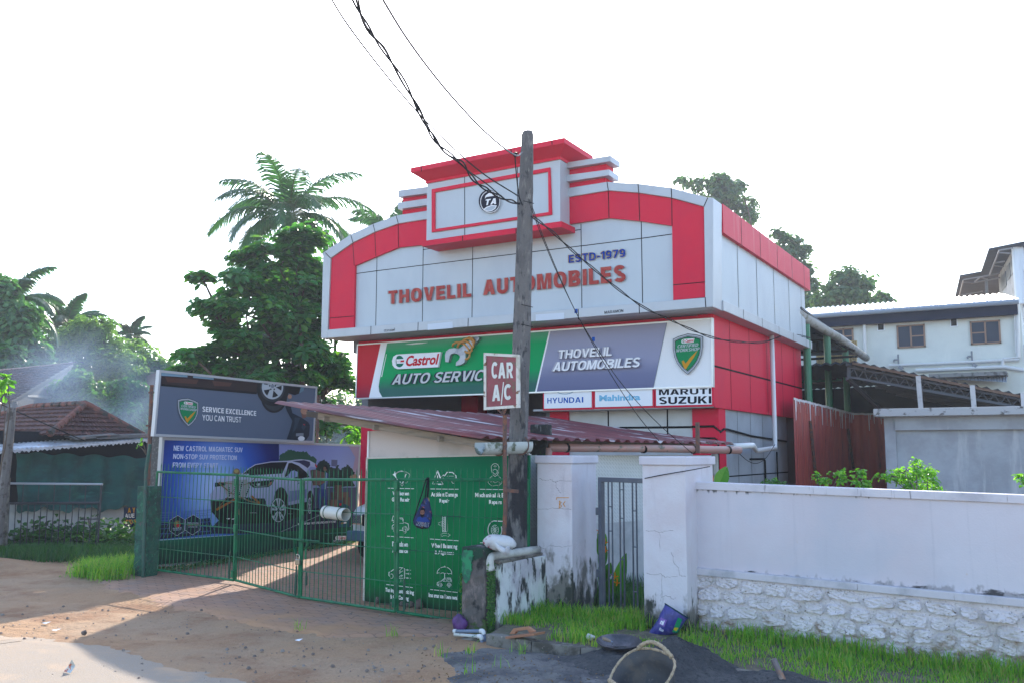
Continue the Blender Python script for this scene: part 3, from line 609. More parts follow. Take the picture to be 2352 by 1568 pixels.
ar.fill(flat('emblem_grey', (165, 178, 190)), [(1376, 632), (1400, 617), (1430, 607), (1462, 608), (1452, 625), (1430, 640), (1404, 643)])
ar.build('emblem_face', eo)
# pipes and conduits on the side wall
dpm = MB()
yv = XPL(-4.98).hit(1786, 800).y
pv = [Vector((-5.1, yv, 4.71)), Vector((-5.1, yv, 2.45)), Vector((-5.05, yv-.2, 2.28))]
e2 = YPL(15.2).hit(1700, 1024); pv += [Vector((-4.98, (yv+15.2)/2+.3, 2.22)), Vector((e2.x+.1, 15.6, e2.z+.02)), e2+Vector((-.05, -.2, 0))]
dpm.tube(pv, .05, 10); dpm.build('drainpipe', M_pvc, bld, smooth=True)
cn = MB()
def rp_(pts, r): cn.tube(pts, r, 6)
rp_([PWj.hit(*z21(850, 692)), PWj.hit(*z21(1490, 686)), YPL(16.26).hit(*z21(1500, 683)), YPL(16.26).hit(*z21(1690, 678)), Vector((-5.24, 16.3, 2.56)), Vector((-5.24, 16.5, 2.62)), Vector((-5.26, 16.8, 2.62)), Vector((-5.28, 18.5, 2.52)), Vector((-5.28, 21.3, 2.44))], .022)
rp_([YPL(16.26).hit(*z21(1500, 785)), YPL(16.26).hit(*z21(1700, 785)), YPL(16.26).hit(*z21(1733, 810)), YPL(16.26).hit(*z21(1735, 1165))], .018)
rp_([Vector((-5.28, 18.3, 2.05)), Vector((-5.28, 19.35, 2.05)), Vector((-5.28, 19.4, 2.0)), Vector((-5.28, 19.4, .6))], .02)
rp_([Vector((-5.28, 20.4, 2.2)), Vector((-5.28, 20.4, .5))], .018)
cn.build('conduit', M_black, bld)
# ================================================================ printed marks used more than once
I_white = flat('print_white', (228, 230, 236), .4); I_green = flat('print_green', (0, 128, 78), .35); I_dgreen = flat('print_dark_green', (0, 62, 48), .35)
I_red = flat('print_red', (190, 26, 44), .35); I_black = flat('print_black', (16, 18, 24), .35); I_grey = flat('print_grey', (120, 128, 140), .35)
I_gold = flat('print_gold', (196, 140, 34), .35); I_chrome = flat('print_silver', (176, 184, 194), .3); I_navy = flat('print_navy', (12, 18, 52), .35)
def oil_logo(a, u0, v0, u1, v1):
    "white tablet with green roundel, red bar and red word, in the frame's uv"
    W_, H_ = u1-u0, v1-v0; f = lambda x, y: (u0+W_*x, v0+H_*y)
    a.fill(I_white, [f(0, .45), f(.02, .15), f(.1, 0), f(.93, 0), f(1, 1), f(.16, 1), f(.06, .9), f(.01, .7)])
    a.ell(I_green, f(.165, .5), W_*.1, H_*.38)
    a.fill(I_white, [f(.09, .34), f(.265, .34), f(.265, .66), f(.11, .66)]); a.fill(I_red, [f(.14, .44), f(.265, .44), f(.265, .57), f(.14, .57)])
    a.text(I_red, 'Castrol', f(.29, .13), f(.90, .13), f(.33, .9), .03)
SHO = [(0, .90), (.2, .955), (.5, 1), (.8, .955), (1, .90), (1, .66), (.955, .46), (.86, .29), (.70, .13), (.5, 0), (.30, .13), (.14, .29), (.045, .46), (0, .66)]
def shield(a):
    sc = lambda k, dy=0: [(.5+(x-.5)*k, .53+(y-.53)*k+dy) for x, y in SHO]
    a.fill(I_black, sc(1)); a.fill(I_chrome, sc(.965)); a.fill(I_black, sc(.90)); a.fill(I_chrome, sc(.88)); a.fill(I_dgreen, sc(.855)); a.fill(I_green, [(x, y*1.0) for x, y in sc(.80)])
    oil_logo(a, .29, .77, .73, .87)
    a.text(I_chrome, 'CERTIFIED', (.15, .665), (.84, .665), (.18, .745), .03); a.text(I_chrome, 'WORKSHOP', (.10, .565), (.88, .565), (.13, .645), .03)
    a.fill(I_gold, [(.30, .33), (.36, .36), (.43, .27), (.60, .42), (.84, .58), (.72, .42), (.56, .26), (.44, .13), (.38, .17)])
def frame_px(m, pl, q, wd, dep, off=0.0):
    "picture-frame moulding round quad q (pixels)"
    o = [pl.hit(*p, off) for p in q]; c = sum(o, Vector())/4
    for k in range(4):
        a, b = o[k], o[(k+1) % 4]; d = (b-a).normalized(); e = d.cross(pl.n); e = e if (c-a).dot(e) > 0 else -e
        d2 = (o[(k+1) % 4]-o[(k+2) % 4]).normalized()
        m.prism([a, b, b-d*wd+e*wd, a+d*wd+e*wd], -pl.n*dep)
# ---------------------------------------------------------------- main shop sign
P_S = YPL(15.84)
shop = thing('shop_sign', 'long green, grey and white shop sign under the silver ledge', 'sign', (-9.6, 15.84, 3.4))
m = MB(); sq = [zs(43, 198), zs(2272, 33), zs(2276, 464), zs(32, 541)]
m.prism([P_S.hit(*p, -.012) for p in sq], (0, .09, 0)); m.build('panel', M_white, shop)
m = MB(); frame_px(m, P_S, sq, .028, .10, .008); m.build('frame', mat('aluminium_frame', (.62, .63, .65), .35, .6), shop)
g1 = lin((0, 150, 88)); g2 = lin((52, 100, 92)); gt = lin((112, 158, 142))
Mg = gradmat('sign_green', [(0, g2), (.12, g2), (.34, g1), (.74, g1), (1, gt)], 2, 0, 1.33)
Ml = gradmat('sign_lilac', [(0, lin((104, 108, 140))), (.2, lin((114, 118, 150))), (.4, lin((142, 145, 172))), (1, lin((150, 152, 176)))], 2, 0, 1.33)
Mr_ = gradmat('sign_red', [(0, lin((140, 40, 62))), (.25, lin((182, 34, 50))), (1, lin((190, 40, 52)))], 2, 0, 1.33)
a = Art(P_S, zs); a.o = -.008
a.fill(Mr_, [(46, 201), (192, 195), (118, 534), (35, 538)])
a.fill(I_white, [(192, 195), (233, 192), (183, 420), (176, 460), (180, 495), (200, 529), (118, 534)])
a.fill(Mg, [(233, 192), (1248, 118), (1160, 497), (204, 529), (184, 495), (180, 460), (186, 420)])
a.fill(Ml, [(1257, 118), (1985, 65), (1900, 470), (1170, 497)]); a.fill(I_white, [(1248, 118), (1257, 118), (1170, 497), (1160, 497)]); a.fill(I_grey, [(1985, 65), (1989, 65), (1904, 470), (1900, 470)])
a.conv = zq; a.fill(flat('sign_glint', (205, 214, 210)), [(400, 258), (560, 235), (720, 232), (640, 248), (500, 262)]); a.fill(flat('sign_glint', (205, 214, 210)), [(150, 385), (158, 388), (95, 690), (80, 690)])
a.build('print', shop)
lp = MB(); q = [(885, 358), (845, 560), (300, 586), (262, 570), (236, 535), (228, 475), (245, 420), (285, 394), (330, 389)]
lp.prism([P_S.hit(*zq(*p), .06) for p in q], (0, .06, 0)); lpo = lp.build('logo_plate', I_white, shop)
a = Art(P_S, zq); a.o = .062
a.ell(flat('roundel_green', (0, 108, 84)), (328, 483), 60, 78); a.fill(I_white, [(285, 455), (392, 448), (392, 510), (292, 514)]); a.arc(I_white, (345, 480), 70, 90, 150, 215, 9, 8)
a.fill(I_red, [(345, 470), (392, 467), (392, 492), (340, 496)]); a.dots(I_red, [(290, 478), (342, 475)], 5, 10); a.dots(I_red, [(290, 490), (342, 488)], 5, 10)
a.text(I_red, 'Castrol', (402, 551), (833, 524), (432, 408), .03); a.build('logo_print', lpo)
# spanner with a coil of oil round it
sp = MB(); M_sp = mat('polished_spanner', (.36, .38, .43), .35, .35, spec=.3, layers=[dict(col=(.16, .18, .23), sc=(2, 2, 3), lo=.48, hi=.66)])
sp.prism([P_S.hit(*zq(*p), .09) for p in [(945, 490), (940, 400), (955, 350), (1000, 315), (1060, 307), (1130, 312), (1335, 160), (1360, 154), (1392, 163), (1400, 190), (1215, 375), (1216, 450), (1200, 500), (1150, 530), (1085, 541), (1090, 495), (1130, 460), (1145, 420), (1120, 390), (1075, 375), (1030, 380), (1010, 400), (1000, 440), (985, 495)]], (0, .085, 0))
spo = sp.build('spanner', M_sp, shop); co = MB()
for pts in ([(1045, 285), (1052, 255), (1090, 232), (1140, 232), (1200, 255), (1250, 310), (1275, 375), (1268, 420), (1245, 450), (1215, 455)], [(1110, 300), (1120, 262), (1160, 225), (1215, 213), (1265, 240), (1298, 290), (1300, 340), (1275, 370), (1235, 368), (1210, 350)], [(1165, 240), (1190, 200), (1240, 180), (1290, 195), (1322, 235), (1322, 290), (1295, 310)], [(1230, 190), (1262, 168), (1305, 178), (1335, 215), (1330, 250)]):
    co.tube([P_S.hit(*zq(*p), .11+.03*math.sin(i)) for i, p in enumerate(pts)], .024, 7)
co.build('oil_coil', mat('amber_oil', (.52, .25, .05), .3), spo, smooth=True)
def letters2(s, bl, br, tl, face, side, dep, parent, edge=None):
    m = MB(); m.cm = 1; text_px(m, s, P_S, bl, br, tl, .0, dep, .045); m.cm = 0; text_px(m, s, P_S, bl, br, tl, dep+.004, 0, .022)
    return m.build('lettering', [face, side], parent)
letters2('AUTO SERVICE', zq(224, 797), zq(1560, 738), zq(272, 655), mat('grey_letter', (.40, .42, .46), .3, .2), flat('dark_letter_edge', (44, 50, 66)), .06, shop)
letters2('THOVELIL', zs(1304, 290), zs(1640, 270), zs(1312, 234), I_white, flat('letter_side', (168, 168, 182)), .06, shop)
letters2('AUTOMOBILES', zs(1270, 368), zs(1812, 340), zs(1284, 309), I_white, flat('letter_side', (168, 168, 182)), .06, shop)
fr = uvpx(P_S, zs(2024, 392), zs(2212, 380), zs(2024, 140), .05); fr.n = P_S.n
sh = MB(); sh.prism([fr.hit(*p, -.012) for p in SHO], (0, .04, 0)); sho = sh.build('shield', M_chrome, shop); a = Art(fr); a.o = -.011; shield(a); a.build('shield_print', sho)
# ---------------------------------------------------------------- the three dealer lightboxes below it
for nm, lab, q in (('lightbox_sign', 'white lightbox with blue HYUNDAI lettering, leftmost under the shop sign', [(157, 375), (610, 363), (610, 523), (157, 538)]),
               ('lightbox_sign', 'white lightbox with pale blue Mahindra lettering, middle of the three under the shop sign', [(614, 363), (1156, 346), (1156, 511), (614, 523)]),
               ('lightbox_sign', 'white lightbox with bold black MARUTI SUZUKI lettering beside the red corner', [(1160, 346), (1690, 330), (1690, 500), (1160, 511)])):
    pl = YPL(15.86); b0 = pl.hit(*z21(*q[3])); t = thing(nm, lab, 'sign', b0, 'dealer lightboxes under the shop sign')
    x0, x1 = b0.x, pl.hit(*z21(*q[2])).x; z0 = (b0.z+pl.hit(*z21(*q[2])).z)/2; z1 = 3.44
    m = MB(); m.box((x0, 15.88, z0), (x1, 16.14, z1)); m.build('box', M_red, t)
    m = MB(); m.box((x0+.035, 15.862, z0+.035), (x1-.035, 15.885, z1+.0)); m.build('face', I_white, t)
    m = MB(); P2 = YPL(15.862)
    if 'HYU' in lab:
        for s, bl, br, tl in (('H', (200, 474), (238, 473), (200, 425)), ('Y', (245, 473), (290, 471), (245, 424)), ('U', (297, 471), (338, 470), (297, 422)), ('N', (346, 470), (386, 469), (346, 421)), ('D', (394, 469), (442, 467), (394, 420)), ('A', (449, 467), (500, 466), (449, 418)), ('I', (509, 465), (522, 465), (509, 416))): text_px(m, s, P2, z21(*bl), z21(*br), z21(*tl), bold=.02)
        m.build('lettering', flat('cobalt_letter', (24, 84, 170)), t)
        a = Art(P2, z21); a.arc(flat('badge_blue', (120, 156, 180)), (357, 345), 90, 44, 15, 165, 6, 14); a.build('badge', t)
    elif 'Mah' in lab: text_px(m, 'Mahindra', P2, z21(665, 455), z21(1034, 445), z21(665, 400), bold=.04); m.build('lettering', flat('pale_blue_letter', (120, 182, 214)), t)
    else:
        text_px(m, 'MARUTI', P2, z21(1200, 400), z21(1668, 389), z21(1200, 349), bold=.035); text_px(m, 'SUZUKI', P2, z21(1202, 482), z21(1670, 474), z21(1202, 416), bold=.04); m.build('lettering', flat('ink_letter', (30, 32, 44)), t)
# ---------------------------------------------------------------- roadside CAR A/C sign
PA = YPL(9.75); cs = PA.hit(1153, 1290)
cas = thing('post_sign', 'maroon CAR A/C sign with rusty white edge on a thin rusty post', 'sign', (cs.x, 9.75, .95))
q = [z5(1197, 22), z5(1508, 38), z5(1510, 512), z5(1198, 533)]; q0 = [z5(1217, 40), z5(1500, 54), z5(1500, 500), z5(1218, 518)]
m = MB(); m.prism([PA.hit(*p) for p in q0], (0, .02, 0)); m.build('panel', mat('maroon_paint', (.20, .028, .045), .45, layers=[dict(col=(.26, .05, .07), sc=3, lo=.4, hi=.7), dict(col=(.12, .05, .04), sc=(14, 1, 2.5), lo=.55, hi=.72, amt=.7), dict(col=(.10, .09, .05), sc=9, lo=.48, hi=.7, z=(2.0, 1.72), zamp=.0)]), cas)
m = MB(); frame_px(m, PA, q, .035, .05, .015); m.build('frame', mat('chipped_white_frame', (.58, .57, .53), .6, layers=[dict(col=(.17, .075, .035), sc=(9, 9, 9), lo=.56, hi=.62), dict(col=(.33, .30, .22), sc=5, lo=.5, hi=.65, amt=.7)]), cas)
m = MB(); M_old = mat('aged_white_paint', (.60, .62, .60), .55, layers=[dict(col=(.38, .42, .38), sc=(16, 16, 3), lo=.5, hi=.68)])
for s, bl, br, tl in (('C', (1268, 252), (1320, 249), (1268, 105)), ('A', (1328, 250), (1393, 248), (1328, 110)), ('R', (1402, 248), (1462, 246), (1402, 108)), ('A', (1272, 455), (1345, 450), (1275, 310)), ('C', (1380, 445), (1442, 440), (1380, 303))): text_px(m, s, PA, z5(*bl), z5(*br), z5(*tl), .004, 0, .05)
m.poly([PA.hit(*z5(*p), .004) for p in ((1350, 485), (1360, 485), (1380, 282), (1371, 282))]); m.build('lettering', M_old, cas)
m = MB(); pt = [PA.hit(*z5(1373, 575)), PA.hit(*z5(1372, 900)), PA.hit(*z6(1378, 300)), Vector((PA.hit(1152, 1240).x, 9.75, .95))]; m.tube([p+Vector((0, .04, 0)) for p in pt], .028, 8)
m.tube([PA.hit(*z5(1373, 575)), PA.hit(*z5(1325, 530))], .012, 6); m.tube([PA.hit(*z5(1373, 575)), PA.hit(*z5(1400, 522))], .012, 6); m.tube([PA.hit(*z5(1370, 570)), PA.hit(*z5(1372, 520))], .010, 6)
m.build('post', M_rust, cas); m = MB(); m.bar(PA.hit(*z5(1385, 1250)), PA.hit(*z5(1505, 1262)), .03, .04); m.build('bracket', M_rust, cas)
# ---------------------------------------------------------------- green services board
PGB = YPL(10.58); gbq = [z5(143, 960), z5(1606, 928), (1212, 1440), z6(113, 1143)]
b0 = PGB.hit(*z6(113, 1143)); gb = thing('services_board', 'green board of white service icons behind the gate', 'sign', (b0.x, b0.y, 0))
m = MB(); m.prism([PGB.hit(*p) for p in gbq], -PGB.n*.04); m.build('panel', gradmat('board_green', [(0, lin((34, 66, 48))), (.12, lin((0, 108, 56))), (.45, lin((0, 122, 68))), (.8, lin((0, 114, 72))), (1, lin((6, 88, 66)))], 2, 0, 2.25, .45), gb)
m = MB(); m.prism([PGB.hit(*p, .012) for p in (z5(143, 960), z5(157, 966), z6(130, 1143), z6(113, 1143))], -PGB.n*.06); m.prism([PGB.hit(*p, .012) for p in (z5(143, 958), z5(1606, 926), z5(1606, 936), z5(143, 970))], -PGB.n*.06)
m.prism([PGB.hit(*p, .012) for p in (z6(113, 1132), z6(990, 1252), z6(990, 1268), z6(113, 1146))], -PGB.n*.06); m.build('frame', mat('cream_frame', (.52, .50, .44), .5, layers=[dict(col=(.32, .27, .2), sc=8, lo=.5, hi=.7)]), gb)
a = Art(PGB, zg); Wt = flat('icon_white', (232, 236, 232), .4)
for p, q in (((205, 472), (608, 480)), ((870, 483), (1307, 488)), ((1648, 488), (2200, 497)), ((193, 1223), (602, 1250)), ((865, 1268), (1306, 1296)), ((1650, 1325), (2200, 1352))): a.line(Wt, [p, q], 9)
for s, bl, br, tl in (('Windscreen', (275, 582), (533, 586), (275, 519)), ('Glass Repair', (264, 697), (541, 701), (264, 616)), ('Accident Damage', (878, 620), (1298, 626), (878, 534)), ('Repair', (1010, 714), (1165, 716), (1010, 638)), ('Mechanical & Electrical', (1570, 612), (2262, 622), (1570, 543)), ('Repairs', (1788, 738), (1988, 741), (1788, 655)), ('Breakdown', (270, 1382), (516, 1392), (270, 1306)), ('Assistance', (270, 1480), (515, 1490), (270, 1406)), ('Wheel Balancing', (884, 1424), (1290, 1442), (884, 1334)), ('& Alignment', (937, 1524), (1236, 1536), (937, 1446))):
    a.text(Wt, s, bl, br, tl, .04)
# windscreen, damage, mechanic, tow truck, tyre, turbo
a.fill(Wt, [(275, 255), (305, 240), (310, 200), (320, 236), (345, 232), (325, 260), (338, 322), (312, 290)]); a.arc(Wt, (420, 330), 125, 125, 215, 272, 16, 8); a.dots(Wt, [(425, 206), (490, 218), (545, 250), (530, 310), (500, 390), (440, 385)], 7, 13); a.line(Wt, [(488, 250), (430, 395)], 12); a.arc(Wt, (424, 412), 16, 24, 0, 360, 6); a.line(Wt, [(330, 322), (400, 380)], 14)
a.line(Wt, [(945, 290), (982, 200), (1062, 410), (995, 410)], 18); a.dots(Wt, [(940, 300), (900, 405), (990, 405)], 8, 14); a.line(Wt, [(982, 275), (982, 340)], 12); a.ell(Wt, (982, 366), 7, 8); a.line(Wt, [(1045, 290), (1075, 265), (1090, 280), (1125, 232), (1125, 224), (1215, 224), (1272, 280), (1272, 325)], 14); a.dots(Wt, [(1125, 283), (1235, 283)], 8, 14); a.arc(Wt, (1070, 350), 26, 36, 180, 360, 7); a.line(Wt, [(1100, 358), (1205, 360)], 8); a.arc(Wt, (1228, 360), 24, 36, 0, 360, 7)
a.line(Wt, [(1845, 255), (1828, 200), (1822, 130), (1850, 95), (1885, 85), (1920, 97), (1945, 135), (1940, 205), (1920, 260), (1883, 290)], 6, True); a.arc(Wt, (1883, 128), 20, 9, 0, 360, 5); a.line(Wt, [(1845, 195), (1883, 172), (1920, 195), (1912, 232), (1883, 255), (1855, 232)], 6, True); a.line(Wt, [(1845, 270), (1775, 340), (1775, 385), (1805, 415)], 5); a.line(Wt, [(1925, 272), (1985, 325), (1990, 385), (1965, 415)], 5); a.dots(Wt, [(1805, 375), (1850, 365), (1880, 388), (1925, 368), (1965, 385), (1950, 430), (1900, 425), (1830, 438), (1805, 415)], 7, 12)
a.line(Wt, [(320, 935), (285, 905), (265, 985), (325, 960), (285, 1010)], 8); a.line(Wt, [(385, 1132), (440, 1132)], 8); a.line(Wt, [(270, 1115), (270, 1060), (325, 1018)], 8); a.line(Wt, [(380, 940), (430, 938), (462, 1010), (520, 1030), (532, 1110), (510, 1135)], 8); a.line(Wt, [(385, 1022), (450, 1022), (425, 955), (395, 955)], 5); a.arc(Wt, (468, 1130), 28, 46, 0, 360, 7, 20, 12); a.arc(Wt, (468, 1130), 14, 22, 0, 360, 7, 16, 11); a.arc(Wt, (310, 1120), 24, 44, 0, 360, 7, 20, 12); a.arc(Wt, (468, 1130), 42, 62, 190, 350, 7)
a.line(Wt, [(1060, 910), (1105, 910), (1105, 1155), (1060, 1155)], 7, True); a.line(Wt, [(1112, 910), (1138, 915), (1138, 1150), (1112, 1156)], 7)
for k in range(8): a.line(Wt, [(1066, 945+k*28), (1090, 925+k*28)], 6)
a.line(Wt, [(1096, 912), (1096, 1152)], 6); a.dots(Wt, [(990, 1020), (1050, 990), (1050, 1070), (990, 1035)], 8, 13); a.dots(Wt, [(1060, 1180), (1022, 1205), (1060, 1232)], 8, 12); a.dots(Wt, [(1140, 1180), (1180, 1205), (1140, 1236)], 8, 12); a.dots(Wt, [(1062, 1182), (1140, 1182)], 7, 12); a.dots(Wt, [(1062, 1216), (1140, 1218)], 7, 12)
a.arc(Wt, (1880, 1125), 108, 142, 100, 270, 14, 20); a.line(Wt, [(1880, 985), (2070, 995)], 16); a.arc(Wt, (1880, 1128), 56, 78, 0, 360, 6, 26); a.arc(Wt, (1880, 1125), 108, 142, -20, 80, 14, 10)
for k in range(10): t = R(36*k); a.line(Wt, [(1880+10*math.cos(t), 1128+14*math.sin(t)), (1880+50*math.cos(t+.4), 1128+70*math.sin(t+.4))], 6)
a.conv = zh; a.line(Wt, [(337, 806), (748, 854)], 9); a.line(Wt, [(1027, 883), (1462, 932)], 9)
for s, bl, br, tl in (('Tuning Customizing', (315, 936), (768, 984), (315, 853)), ('& Car Coating', (392, 1046), (684, 1076), (392, 962)), ('Insurance Renewal', (998, 1002), (1458, 1050), (998, 934))): a.text(Wt, s, bl, br, tl, .04)
a.line(Wt, [(470, 555), (400, 605), (375, 615), (375, 665), (392, 678)], 11); a.arc(Wt, (417, 675), 24, 36, 0, 360, 7); a.line(Wt, [(525, 540), (600, 545), (622, 560), (622, 708), (525, 705)], 8); a.line(Wt, [(535, 590), (560, 575), (580, 545)], 5); a.line(Wt, [(530, 640), (580, 600), (600, 590)], 5); a.line(Wt, [(530, 685), (560, 668), (600, 660)], 5); a.arc(Wt, (550, 608), 12, 15, 0, 360, 5, 10); a.arc(Wt, (573, 668), 11, 14, 0, 360, 5, 10)
for y in (576, 635, 702): a.line(Wt, [(638, y), (720, y+5)], 6); a.arc(Wt, (664+y % 3*8, y+2), 9, 11, 0, 360, 5, 10)
for x in (530, 563, 597): a.dots(Wt, [(x, 725), (x, 765)], 7, 13)
a.arc(Wt, (1245, 635), 115, 105, 180, 360, 9, 18); a.arc(Wt, (1160, 635), 28, 12, 180, 360, 7, 6); a.arc(Wt, (1218, 635), 28, 12, 180, 360, 7, 6); a.arc(Wt, (1280, 640), 30, 12, 180, 360, 7, 6); a.arc(Wt, (1335, 645), 26, 12, 180, 360, 7, 6); a.line(Wt, [(1248, 635), (1248, 700)], 9); a.line(Wt, [(1250, 530), (1250, 515)], 9)
a.line(Wt, [(1150, 825), (1130, 810), (1135, 775), (1200, 750), (1250, 705), (1340, 705), (1362, 770)], 9); a.line(Wt, [(1225, 755), (1260, 720), (1282, 722), (1280, 760)], 5, True); a.line(Wt, [(1300, 724), (1332, 726), (1340, 764), (1300, 762)], 5, True)
for x in (1180, 1318): a.arc(Wt, (x, 822), 32, 40, 180, 360, 8); a.arc(Wt, (x, 822), 22, 28, 0, 360, 7, 16, 11); a.arc(Wt, (x, 822), 10, 13, 0, 360, 7, 12, 10)
a.build('icon_print', gb)
# ---------------------------------------------------------------- the two hoardings along the left side
PB0 = VPL(G(357, 1298, .12), G(826, 1230, .12)); P_B = PB0
b0 = P_B.at(*z4(262, 818)); bb = thing('hoarding', 'blue hoarding with a white car and oil advertisement behind the gate', 'billboard', (b0.x, b0.y, 0), 'hoardings beside the driveway')
bq = [z2(336, 776), z2(2112, 843), z4(2068, 662), z4(262, 820)]
m = MB(); m.prism([P_B.hit(*p) for p in bq], -P_B.n*.06); m.build('panel', I_white, bb)
m = MB(); frame_px(m, P_B, bq, .05, .08, .016); m.build('frame', mat('hoarding_frame', (.50, .51, .54), .4, .3), bb)
cl = P_B.at(*z2(800, 1230))-ORG[bb.name]
Mblue = ballmat('print_blue_glow', [(0, lin((186, 204, 240))), (.2, lin((128, 164, 224))), (.42, lin((44, 90, 184))), (.68, lin((10, 30, 112))), (1, lin((6, 14, 66)))], tuple(cl), 2.4, .35, (1, 1, .95))
Msky = gradmat('print_dusk', [(0, lin((84, 88, 124))), (.35, lin((128, 136, 186))), (.6, lin((160, 168, 212))), (1, lin((136, 142, 196)))], 2, .5, 2.3)
Mgs = gradmat('print_green_strip', [(0, lin((0, 52, 44))), (.6, lin((0, 78, 56))), (.85, lin((10, 96, 72))), (1, lin((130, 176, 200)))], 2, .15, .62)
a = Art(P_B, z2)
a.fill(Mblue, [(350, 797), (1382, 832), (1382, 1560), (300, 1560)]); a.conv = z4; a.fill(Mblue, [(320, 40), (1240, 40), (1240, 540), (300, 575)])
a.conv = zp2; a.fill(Msky, [(455, 85), (1715, 112), (1665, 1400), (455, 1480)])
Mdt = flat('print_dark_tarmac', (34, 36, 60)); Mtr = flat('print_tree', (40, 84, 62)); Mtr2 = flat('print_dark_tree', (30, 48, 44)); Mcw = gradmat('print_car_white', [(0, lin((120, 124, 158))), (.5, lin((158, 162, 196))), (1, lin((186, 190, 214)))], 2, .5, 1.9); Mck = flat('print_car_black', (10, 11, 20))
Mbx = flat('print_carton', (112, 78, 70)); Mbx2 = flat('print_carton_shade', (78, 54, 56)); Mgl = flat('print_dusk_glow', (150, 116, 96))
random.seed(3)
def blob(mm, base, n=2, amp=14):
    out = []
    for p, q in zip(base, base[1:]+base[:1]):
        for k in range(5): t = k/5; out.append((p[0]+(q[0]-p[0])*t+random.uniform(-amp, amp), p[1]+(q[1]-p[1])*t+random.uniform(-amp, amp)))
    a.fill(mm, out)
a.fill(flat('print_pink_glow', (176, 150, 176)), [(1540, 112), (1715, 115), (1695, 640), (1600, 560), (1650, 300)])
blob(Mtr, [(455, 355), (480, 250), (560, 215), (640, 165), (720, 215), (790, 200), (880, 215), (940, 270), (1040, 330), (1040, 420), (700, 420), (455, 420)])
blob(Mtr2, [(1050, 420), (1090, 370), (1160, 345), (1240, 400), (1260, 460), (1330, 470), (1380, 420), (1410, 500), (1460, 470), (1520, 410), (1580, 450), (1640, 530), (1610, 640), (1640, 760), (1100, 770), (980, 700)])
blob(Mtr, [(520, 300), (600, 240), (700, 260), (620, 310)], amp=10); blob(Mgl, [(1560, 600), (1650, 560), (1690, 600), (1680, 650), (1600, 660)], amp=6)
a.fill(flat('print_window', (96, 96, 128)), [(1277, 338), (1372, 342), (1366, 446), (1275, 440)])
a.fill(flat('print_road', (76, 74, 104)), [(880, 780), (1680, 772), (1662, 1420), (300, 1490), (455, 1000)])
a.fill(Mdt, [(880, 1120), (1200, 1080), (1600, 1140), (1665, 1200), (1660, 1408), (0, 1500), (-700, 1500), (-500, 1300)])
# honeycomb floor
Mhx = flat('print_floor_line', (70, 100, 176)); a.conv = z4
a.fill(flat('print_floor', (8, 14, 58)), [(302, 430), (760, 380), (800, 520), (300, 568)])
for k in range(9):
    y = 330+k*k*3.0
    if y > 560: break
    a.line(Mhx, [(312, y), (500, y-6), (770, y-26)], 2+k*.3)
for k in range(16): x = 310+k*34; a.line(Mhx, [(430+(x-430)*.55+80, 335), (x, 565-(x-300)*.07)], 2.5)
a.conv = zp2
sil = [(-540, 690), (-500, 640), (-280, 600), (-140, 570), (-30, 480), (80, 410), (330, 366), (600, 354), (700, 340), (800, 332), (930, 345), (1020, 395), (1050, 440), (1040, 472), (990, 452), (952, 447), (915, 490), (945, 570), (985, 690), (996, 830), (990, 960), (960, 985), (600, 1055), (590, 900), (560, 800), (500, 765), (440, 800), (400, 900), (360, 1075), (270, 1078), (230, 945), (-20, 945), (-620, 965), (-625, 880), (-560, 800)]
a.fill(Mck, [(-620, 970), (-20, 950), (170, 938), (240, 948), (270, 1078), (340, 1080), (600, 1050), (985, 960), (985, 1090), (880, 1190), (600, 1290), (330, 1330), (0, 1340), (-350, 1350), (-470, 1320), (-560, 1200), (-610, 1150)])
a.fill(Mcw, sil)
a.fill(Mck, [(0, 472), (90, 421), (330, 380), (588, 373), (508, 556), (60, 580), (-140, 584)]); a.fill(Mck, [(605, 392), (655, 386), (760, 432), (880, 530), (935, 610), (760, 640), (570, 622), (548, 600)]); a.fill(flat('print_hatch', (48, 46, 78)), [(660, 362), (850, 345), (940, 372), (945, 420), (905, 472), (860, 440), (780, 390)])
a.fill(flat('print_mirror', (150, 160, 204)), [(618, 560), (640, 520), (690, 506), (746, 530), (750, 600), (660, 632), (560, 612)]); a.fill(I_red, [(1025, 400), (1055, 440), (1040, 470), (1020, 430)])
a.fill(flat('print_door_shade', (112, 118, 160)), [(620, 830), (890, 800), (880, 940), (610, 1000)]); a.line(Mck, [(600, 630), (610, 760), (600, 1000)], 3); a.fill(Mck, [(750, 700), (780, 700), (766, 716)]); a.fill(Mck, [(872, 700), (897, 698), (885, 712)])
a.fill(Mck, [(-20, 690), (380, 652), (352, 720), (290, 768), (60, 780), (0, 740)]); a.line(I_chrome, [(40, 720), (80, 760), (270, 750)], 5); a.fill(I_chrome, [(100, 715), (160, 705), (150, 745), (110, 748)]); a.fill(flat('print_lamp', (150, 96, 84)), [(300, 700), (355, 675), (330, 730), (285, 750)])
a.fill(Mck, [(-548, 700), (-390, 690), (-380, 740), (-550, 765)]); a.fill(Mck, [(-390, 690), (-20, 690), (0, 790), (-370, 800)]); a.line(I_chrome, [(-380, 745), (0, 735)], 9); a.line(I_chrome, [(-612, 965), (-300, 985)], 4)
a.ell(Mck, (485, 985), 112, 215); a.ell(Mck, (455, 1130), 138, 205)
a.ell(I_chrome, (443, 1130), 118, 188); a.ell(Mck, (445, 1130), 106, 174)
for k in range(5):
    t = R(-90+72*k); c, s_ = math.cos(t), math.sin(t); e = lambda r, dt: (445+r*106*math.cos(t+dt), 1130+r*174*math.sin(t+dt))
    a.fill(I_chrome, [e(.2, -.5), e(1, -.32), e(1, -.10), e(.3, 0), e(1, .10), e(1, .32), e(.2, .5)])
